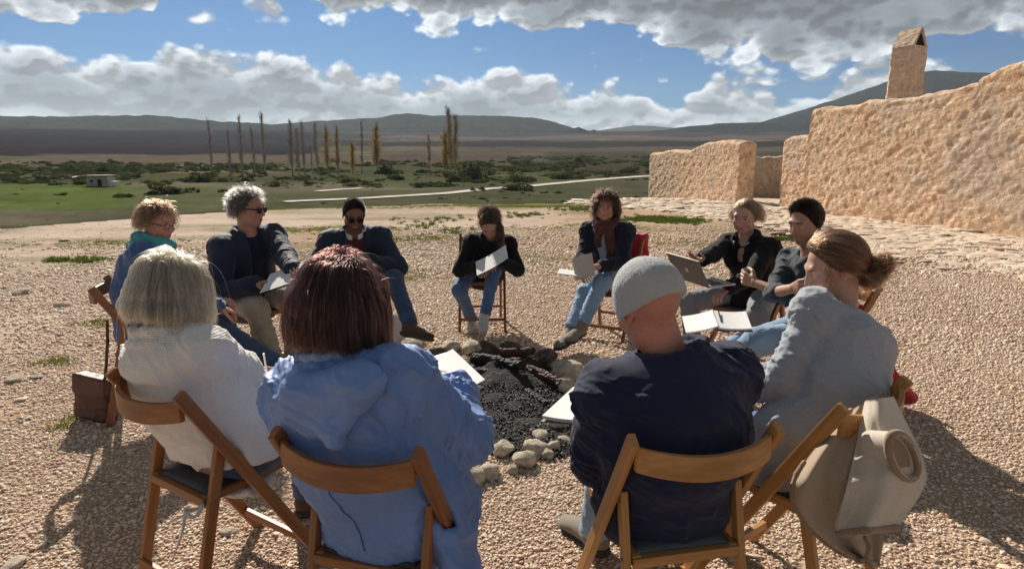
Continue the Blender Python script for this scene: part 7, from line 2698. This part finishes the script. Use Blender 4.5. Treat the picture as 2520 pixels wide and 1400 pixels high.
def poplar(x, ytop, ybase, label, width=1.0, leafy=0.0, seed=0, twiggy=1.0, leaf_top=True):
    b = Q(x, ybase, 178.0 + (seed % 5) * 4)
    b[2] = float(land_z(b[0], b[1]))
    h = Q(x, ytop, b[1])[2] - b[2]
    e = empty('poplar_tree', label, 'tree', tuple(b), 0, 'autumn poplars in the valley')
    rng = np.random.default_rng(seed)
    def tube(V, F, a, c, r0, r1, k=5, n=1):
        a = np.array(a); c = np.array(c); u = unit(c - a); s = unit(np.cross(u, v3(.3, 1, .1))); t = np.cross(u, s)
        o = len(V)
        for i in range(n + 1):
            q = i / n
            for j in range(k):
                an = 2 * math.pi * j / k
                V.append(a + (c - a) * q + (s * math.cos(an) + t * math.sin(an)) * (r0 + (r1 - r0) * q))
        for i in range(n):
            for j in range(k): F.append((o + i * k + j, o + i * k + (j + 1) % k, o + (i + 1) * k + (j + 1) % k, o + (i + 1) * k + j))
    V, F = [], []
    p = np.zeros(3); segs = 7; spine = [p]
    for i in range(segs):
        p = p + np.array([rng.normal(0, .08), rng.normal(0, .08), h / segs]); spine.append(p)
    for i in range(segs):
        tube(V, F, spine[i], spine[i + 1], 0.20 * (1 - i / segs * .85) * (h / 15) + .03, 0.20 * (1 - (i + 1) / segs * .85) * (h / 15) + .03, 7)
    mesh_np('trunk', V, F, bark, e)
    V, F = [], []
    n = int(150 * twiggy)
    tips = []
    for i in range(n):
        z = rng.uniform(.12, .95) * h
        c = np.array([np.interp(z, [s[2] for s in spine], [s[0] for s in spine]), np.interp(z, [s[2] for s in spine], [s[1] for s in spine]), z])
        a = rng.uniform(0, 6.28); L = h * rng.uniform(.07, .16) * (1.1 - z / h * .5)
        w = rng.uniform(.22, .60) * width
        d = np.array([math.cos(a) * w, math.sin(a) * w, 1.0])
        tip = c + d * L
        tube(V, F, c, tip, .045, .024, 3)
        for q in range(3):
            m = c + d * L * rng.uniform(.3, .9); a2 = rng.uniform(0, 6.28)
            t2 = m + np.array([math.cos(a2) * .42 * width, math.sin(a2) * .42 * width, 1]) * L * rng.uniform(.3, .6)
            tube(V, F, m, t2, .028, .014, 3); tips.append(t2)
        tips.append(tip)
    mesh_np('branches', V, F, twig_m, e, smooth=False)
    if leafy:
        V, F = [], []
        for i in range(int(1500 * leafy)):
            t = tips[rng.integers(len(tips))] + rng.normal(0, 1, 3) * np.array([.45 * width, .45 * width, .8])
            if leaf_top and t[2] > h * 0.93: continue
            s = rng.uniform(.13, .26); u = unit(rng.normal(0, 1, 3)); w = unit(np.cross(u, rng.normal(0, 1, 3)))
            o = len(V); V += [t - u * s, t + w * s * .7, t + u * s, t - w * s * .7]; F.append((o, o + 1, o + 2, o + 3))
        lo = mesh_np('leaves', V, F, leaf_or, e, smooth=False)
        lo['kind'] = 'stuff'


pop = [(523, 290, 436, 'thin bare poplar, leftmost of the row', .7, 0, .5), (568, 316, 440, 'bare poplar second from the left in the row', .8, 0, .8),
       (598, 286, 436, 'tall bare poplar above the curly-haired man', .9, 0, 1), (627, 316, 434, 'bare poplar between the two tall ones above the curly-haired man', .8, 0, .8),
       (654, 279, 433, 'tallest bare poplar of the left half of the row', .9, 0, 1.1), (721, 298, 436, 'thick bare poplar, left of the twin pair', 1.3, 0, 1.4), (735, 318, 436, 'bare poplar touching the thick one', 1.2, 0, 1.2),
       (750, 298, 435, 'slim bare poplar just right of the thick pair', .8, 0, .9), (785, 306, 438, 'grey twiggy poplar before the orange ones', 1.1, .02, 1.2), (770, 352, 436, 'short bare sapling in the poplar row', .6, 0, .5),
       (808, 310, 432, 'poplar with a few orange leaves high up', 1.1, .35, 1.0), (832, 312, 440, 'poplar with orange leaves only near its foot', 1.0, .20, 1.2),
       (868, 350, 432, 'short poplar with rusty orange leaves', .9, .40, .7), (891, 300, 432, 'bare straight poplar right of the short orange one', .7, .02, .8),
       (929, 304, 432, 'yellow-orange leafy poplar standing apart', 1.25, .95, 1.0), (1058, 334, 432, 'thin brown poplar standing alone in the middle', .9, .12, .8),
       (1096, 322, 420, 'orange leafy poplar beside the tallest pair', 1.5, .8, .8), (1109, 266, 418, 'tallest poplar, bare with dense twigs, over the writing woman', 1.2, .10, 2.0), (1120, 284, 416, 'dense twiggy poplar right beside the tallest one', 1.2, .10, 1.8)]
for i, (x, yt, yb, lab, w, lf, tw) in enumerate(pop): poplar(x, yt, yb, lab, w, lf, i, tw)


def clump_mesh(name, n, seed, mat, leaf=.10, flat=.7):
    """a rounded shrub: many leaf-sized faces through its volume with gaps"""
    rng = np.random.default_rng(seed)
    c = rng.normal(0, .42, (9, 3)); c[:, 2] = np.abs(c[:, 2]) * .8 + .1
    V, F = [], []
    for i in range(n):
        k = rng.integers(9); u = unit(rng.normal(0, 1, 3)); p = c[k] + u * rng.uniform(.28, .44)
        if p[2] < 0: p[2] = abs(p[2]) * .5
        p[2] *= flat
        a = unit(rng.normal(0, 1, 3)); w = unit(np.cross(a, rng.normal(0, 1, 3))); s = leaf * rng.uniform(.6, 1.4)
        o = len(V); V += [p - a * s, p + w * s * .7, p + a * s, p - w * s * .7]; F.append((o, o + 1, o + 2, o + 3))
    me = bpy.data.meshes.new(name); me.from_pydata([tuple(v) for v in V], [], F); me.materials.append(mat)
    return me


bushes = [clump_mesh('leaves', 700, 80 + i, bush_m) for i in range(3)] + [clump_mesh('leaves', 700, 90, bush_m2)]
for i, (x, y, w, h, k, lab) in enumerate([
        (420, 476, 74, 24, 0, 'long dark bush on the green field behind the curly-haired man'), (372, 479, 28, 12, 1, 'small dark bush left of the long one on the green field'), (306, 486, 32, 12, 2, 'small dark bush alone on the green field, nearest the yard'),
        (492, 448, 60, 22, 1, 'dark bush at the foot of the leftmost poplar'), (283, 405, 26, 12, 0, 'dark bush beyond the little house'), (240, 410, 44, 13, 2, 'low dark bush left of the track beyond the little house'),
        (1163, 440, 62, 46, 3, 'large round grey-green bush right of the tallest poplars'), (1120, 446, 46, 22, 0, 'dark bush beside the large grey-green one'), (1030, 462, 22, 12, 1, 'small dark bush in the meadow, left one of two'),
        (1062, 460, 18, 9, 2, 'small dark bush in the meadow, right one of two'), (1164, 471, 16, 10, 0, 'dark bush growing on the edge of the dirt road, left'), (1184, 469, 18, 12, 1, 'dark bush growing on the edge of the dirt road, right'), (1422, 400, 30, 18, 3, 'round pale olive tree on the far slope'),
        (960, 428, 60, 22, 1, 'dark bush right of the yellow poplar'), (1282, 444, 50, 14, 0, 'low dark bush above the dirt road'), (1392, 440, 60, 16, 2, 'low dark bush above the dirt road, further right'), (1535, 428, 60, 18, 0, 'dark bush beside the low wall, beyond the road')]):
    q = land_hit(x, y)
    s = FPX / (q[1] * _c + (CAM_H - q[2]) * _s)
    o = bpy.data.objects.new('bush', bushes[k]); COL.objects.link(o)
    r = w / s / 2 / .75
    o.scale = (r, r * .8, h / s / .85); o.location = (q[0], q[1], float(land_z(q[0], q[1])) - .1); o.rotation_euler = (0, 0, i * 1.7)
    tag(o, lab, 'bush', 'bushes in the valley')


def scrub():
    n = 30000
    a = RNG.uniform(-.78, .78, n); d = np.exp(RNG.uniform(math.log(52), math.log(900), n))
    X = np.sin(a) * d; Y = np.cos(a) * d
    Z = land_z(X, Y)
    px, py = project(X, Y, Z)
    nn = fbm(np.stack([px / 90, py / 7, px * 0], -1), 3, 131)
    dens = np.zeros(n)
    dens = np.where((py > 398) & (py < 452), .55 * np.clip((nn - .42) * 6, 0, 1), dens)
    dens = np.where((px < 420) & (py > 408) & (py < 456), .95 * np.clip((nn - .36) * 5, 0, 1), dens)
    dens = np.where((px > 1250) & (py > 385) & (py < 445), .9 * np.clip((nn - .38) * 5, 0, 1), dens)
    dens = np.where((px > 480) & (px < 1250) & (py > 425) & (py < 462), .6 * np.clip((nn - .40) * 5, 0, 1), dens)
    dens = np.where((px > 1100) & (py > 466), .12 * np.clip((nn - .3) * 4, 0, 1), dens)
    dens = np.where((py > 462) & (px < 1100), .015, dens)
    # keep the road clear
    ry = np.interp(px, [700, 900, 1100, 1300, 1600], [498, 489, 477, 459, 434])
    dens = np.where((np.abs(py - ry) < 6) & (px > 690), 0, dens)
    k = RNG.uniform(0, 1, n) < dens
    X, Y, Z, px = X[k], Y[k], Z[k], px[k]
    r = RNG.lognormal(-.55, .45, len(X)) * np.clip(np.hypot(X, Y) / 160, .5, 1.6)
    for j, me in enumerate(bushes):
        m = (np.arange(len(X)) % 4) == j
        Rr = np.zeros((m.sum(), 3)); Rr[:, 2] = RNG.uniform(0, 6.28, m.sum())
        instancer('scrub', np.column_stack([X, Y, Z - .1])[m], np.column_stack([r * 1.3, r * 1.1, r * .85])[m], Rr, None, me)


scrub()


# little pale house in the valley with a lean-to and a trough
def house():
    q = land_hit(240, 459)
    s = FPX / (q[1] * _c + (CAM_H - q[2]) * _s)
    e = empty('farm_shed', 'small pale roofless-looking farm shed on the edge of the green field', 'shed', (q[0], q[1], q[2]), R(14))
    wm = simple('shed_render', (0.42, 0.38, 0.33), .9, .2, 1.0, .2, .02); dk = simple('shed_dark', (0.02, .02, .02), .9); wh = simple('shed_white', (.70, .68, .64), .8)
    W, D, Hh = 46 / s, 5.0, 24 / s
    def bx(name, c, h, mat, parent):
        c = np.array(c); h = np.array(h)
        V = [c + h * np.array(k) for k in ((-1, -1, -1), (1, -1, -1), (1, 1, -1), (-1, 1, -1), (-1, -1, 1), (1, -1, 1), (1, 1, 1), (-1, 1, 1))]
        return mesh_np(name, V, [(0, 3, 2, 1), (4, 5, 6, 7), (0, 1, 5, 4), (1, 2, 6, 5), (2, 3, 7, 6), (3, 0, 4, 7)], mat, parent, smooth=False)
    bx('wall', (0, D / 2, Hh / 2 - .3), (W / 2, D / 2, Hh / 2 + .3), wm, e)
    bx('roof', (0, D / 2, Hh + .12), (W / 2 + .25, D / 2 + .25, .10), simple('shed_roof', (.30, .22, .17), .9), e)
    bx('door', (W * .12, -.03, Hh * .36), (W * .10, .03, Hh * .36), dk, e)
    bx('window', (-W * .25, -.03, Hh * .55), (W * .06, .03, Hh * .12), dk, e)
    bx('lean_to', (W * .68, 1.5, Hh * .25), (W * .17, 1.4, Hh * .25), wh, e)


house()
# ================================================================== small things around the circle
# coat hanging over the back of the grey sweatshirt woman's chair
def drape(name, rows, D0, mat, parent, org, folds=3.0, amp=.020, bulge=.05, thick=.010, seed=0, n=44):
    """hanging cloth: rows = (left x, left y, right x, right y) from top to bottom in photo pixels, at the distance D0(v, u)"""
    R_ = np.array(rows, float); t = np.linspace(0, 1, len(R_)); v = np.linspace(0, 1, n)
    rr = np.stack([np.interp(v, t, R_[:, k]) for k in range(4)], 1)
    # smooth the outline
    for _ in range(3): rr[1:-1] = (rr[:-2] + rr[1:-1] * 2 + rr[2:]) / 4
    V = []
    for j in range(n):
        for i in range(n):
            u = i / (n - 1)
            x = rr[j, 0] * (1 - u) + rr[j, 2] * u; y = rr[j, 1] * (1 - u) + rr[j, 3] * u
            f = math.sin(u * folds * 2 * math.pi + seed + 1.5 * v[j]) * amp * (0.25 + v[j]) + (vnoise(np.array([[u * 5, v[j] * 3, seed]]), seed)[0] - .5) * amp * 1.6
            V.append(Q(x, y, D0(v[j], u) - bulge * math.sin(math.pi * u) + f) - org)
    V = np.array(V)
    F = []
    for j in range(n - 1):
        for i in range(n - 1):
            a = j * n + i; F.append((a, a + n, a + n + 1, a + 1))
    F = np.array(F); N = vnormals(V, F)
    W = V - N * thick * np.sign(-(N @ v3(0, -1, 0)).mean() * -1 or 1)
    k = n * n
    FF = F.tolist() + [[k + q for q in f[::-1]] for f in F.tolist()]
    ring = list(range(n)) + [j * n + n - 1 for j in range(1, n)] + [(n - 1) * n + i for i in range(n - 2, -1, -1)] + [j * n for j in range(n - 2, 0, -1)]
    for a, b in zip(ring, ring[1:] + ring[:1]): FF.append([b, a, k + a, k + b])
    o = mesh_np(name, np.concatenate([V, W]), np.array(FF), mat, parent)
    return o, V.reshape(n, n, 3)


def coat():
    org = Q(2130, 1180, 1.78)
    e = empty('coat', 'beige sheepskin coat with brown trim hanging over the honey-coloured chair back', 'coat', tuple(org), 0)
    D1 = lambda v, u: 1.86 - .12 * min(1, v * 2.2) + .05 * u
    _, A = drape('lining', [(2086, 1010, 2176, 968), (2040, 1062, 2180, 1010), (1990, 1120, 2185, 1080), (1950, 1180, 2185, 1160), (1950, 1240, 2180, 1240), (1990, 1300, 2175, 1310), (2050, 1350, 2170, 1360), (2110, 1378, 2165, 1388)],
                 D1, M_['beige_wool'], e, org, 2.2, .016, .035, seed=2)
    D2 = lambda v, u: 1.835 - .15 * min(1, v * 2.0) + .07 * u * (1 - v)
    _, B = drape('shell', [(2128, 985, 2200, 975), (2118, 1030, 2222, 1020), (2108, 1090, 2248, 1070), (2092, 1160, 2276, 1130), (2078, 1220, 2284, 1180), (2064, 1270, 2262, 1225), (2058, 1300, 2236, 1262), (2062, 1312, 2212, 1296)],
                 D2, M_['shearling'], e, org, 1.6, .016, .075, seed=5)
    # trims follow the free edges
    def trim(pts, r, nm='hem_trim'):
        pts = np.array(pts)
        g = Field(pts.min(0) - .04, pts.max(0) + .04, .0055)
        for a, b in zip(pts[:-1], pts[1:]): g.cap(a, b, r, r, .004)
        V, F = g.mesh(); mesh_np(nm, V, F, M_['tan_suede'], e)
    trim(A[14:, 0][::3], .008); trim(A[-1][::4], .008)
    trim(B[-1][::3], .010)
    trim(A[:16, -1][::3], .006)
    # wide sleeve mouth facing out to the right
    K = lambda x, y, d: Q(x, y, d) - org
    mc = K(2222, 1122, 1.655)
    md = unit(v3(.42, -.85, .12)); mu = unit(K(2280, 1190, 1.66) - K(2164, 1060, 1.66)); mu = unit(mu - md * (mu @ md)); ms = np.cross(md, mu)
    M = np.stack([ms, md, mu], 1)
    f = Field(mc - .22, mc + .22, .006)
    f.tel(mc - md * .075, mc - md * .004, (.040, .066), (.046, .088), ms, .02)
    f.ell(mc + md * .012, v3(.037, .040, .078), M, .008, '-')
    V, F = f.mesh(); mesh_np('sleeve', V, F, M_['shearling'], e)
    trim([mc + ms * math.cos(a) * .042 + mu * math.sin(a) * .084 for a in np.linspace(0, 2 * math.pi, 41)], .0105, 'cuff_trim')
    g = Field(mc - .2, mc + .2, 0.006)
    g.ell(mc - md * .016, v3(.042, .008, .082), M, .004)
    V, F = g.mesh(); mesh_np('cuff_inside', V, F, M_['tan_suede'], e)
    # knotted tie hanging under the coat
    pts = [K(2128, 1322, 1.68), K(2140, 1345, 1.67), K(2132, 1372, 1.67), K(2146, 1392, 1.67)]
    trim(pts, .007, 'tie')


coat()


# brown leather bag standing by the leftmost chair
def bag():
    c = P(236, 1030); s = FPX / (c[1] * _c + CAM_H * _s)
    e = empty('leather_bag', 'brown leather bag with a folded flap standing beside the leftmost chair', 'bag', (c[0], c[1], 0), R(-12))
    m = simple('brown_leather', (0.095, 0.036, 0.026), 0.55, .3, 10, .4, .006)
    w, h = .115, .27
    f = Field(v3(-.2, -.12, -.02), v3(.2, .12, .36), .007)
    f.tel(v3(.0, 0, .03), v3(.05, .02, h - .05), (w + .02, .045), (w - .005, .035), v3(1, 0, 0), .02)
    f.box(v3(.02, 0, .14), (w - .015, .025, .115), np.array(Matrix.Rotation(R(8), 3, 'Y')), .02, .03)
    V, F = f.mesh(); N = vnormals(V, F)
    V = V + N * ((ridge(V * np.array([10, 6, 16]), 3, 5) - .45) * .012)[:, None]
    V[:, 2] = np.maximum(V[:, 2], 0.0)
    mesh_np('pouch', V, F, m, e)
    f = Field(v3(-.2, -.16, .1), v3(.25, .12, .36), .007)
    f.box(v3(.035, -.045, .225), (w - .012, .006, .05), np.array(Matrix.Rotation(R(8), 3, 'Y')), .012, .02)
    V, F = f.mesh(); mesh_np('flap', V, F, m, e)
    # strap going up to the chair
    f = Field(v3(-.15, -.12, .15), v3(.25, .15, .62), .006)
    pr = [v3(.10, 0, .25), v3(.105, .02, .36), v3(.12, .03, .48), v3(.125, .04, .60)]
    for a, b in zip(pr[:-1], pr[1:]): f.cap(a, b, .009, .009, .004)
    V, F = f.mesh(); mesh_np('strap', V, F, m, e)


bag()


# white paper carrier standing by the bowed man's feet
def carrier():
    c = P(990, 842)
    e = empty('paper_bag', 'small white carrier bag with a dark dot standing beside the brown boots', 'bag', (c[0], c[1], 0), R(8))
    w, d, h = .085, .045, .24
    bm = bmesh.new()
    V = []
    n = 8
    for j in range(n + 1):
        z = h * j / n
        for (x, y) in ((-1, -1), (0, -1.0 + .25 * j / n), (1, -1), (1, 1), (0, 1 - .25 * j / n), (-1, 1)):
            k = 1 - .12 * j / n + .03 * math.sin(j * 2.1 + x)
            V.append((x * w * k, y * d * k * (1 - .3 * j / n), z))
    F = [[j * 6 + i, j * 6 + (i + 1) % 6, (j + 1) * 6 + (i + 1) % 6, (j + 1) * 6 + i] for j in range(n) for i in range(6)]
    F.append([5, 4, 3, 2, 1, 0])
    mesh_np('bag_body', V, F, simple('white_carrier', (.72, .72, .74), .6, .05), e, smooth=False)
    f = Field(v3(-.09, -.03, h - .03), v3(.09, .03, h + .10), .005)
    pr = [v3(-.035, 0, h - .01), v3(-.03, 0, h + .05), v3(0, 0, h + .075), v3(.03, 0, h + .05), v3(.035, 0, h - .01)]
    for a, b in zip(pr[:-1], pr[1:]): f.cap(a, b, .004, .004, .002)
    V, F = f.mesh(); mesh_np('bag_handle', V, F, simple('white_cord', (.65, .65, .66), .7), e)
    f = Field(v3(-.03, -.08, .06), v3(.03, -.02, .16), .003)
    f.ell(v3(0, -.046, .10), v3(.010, .004, .010), None, .001)
    V, F = f.mesh(); mesh_np('dot', V, F, M_['black_plastic'], e)


carrier()


# string tied round the frame of the cream sweater woman's chair
def knot():
    seat, face = (-1.03, 2.21), (0.55, 0.835)
    e = bpy.data.objects.new('string', None)
    f = Field(v3(.08, -.34, .22), v3(.26, -.16, .52), .004)
    a0 = v3(.175, -.245, .425)
    prev = None
    for i in range(25):
        an = i / 24 * 4 * math.pi
        c = a0 + v3(math.cos(an) * .022, math.sin(an) * .028, .010 * math.sin(i))
        if prev is not None: f.cap(prev, c, .0045, .0045, .002)
        prev = c
    f.cap(a0 + v3(0, -.03, 0), a0 + v3(-.05, -.05, -.03), .006, .004, .002)
    f.cap(a0 + v3(0, -.03, 0), a0 + v3(.01, -.05, -.05), .006, .004, .002)
    f.cap(a0 + v3(.01, -.05, -.05), a0 + v3(-.03, -.07, -.15), .004, .003, .002)
    V, F = f.mesh()
    o = mesh_np('string', V, F, M_['canvas'])
    bpy.data.objects.remove(e)
    o.location = (seat[0], seat[1], 0); o.rotation_euler = (0, 0, face_rz(unit(np.array(face))))
    tag(o, 'pale string knotted round the seat corner of the chair under the cream sweater', 'string')


knot()
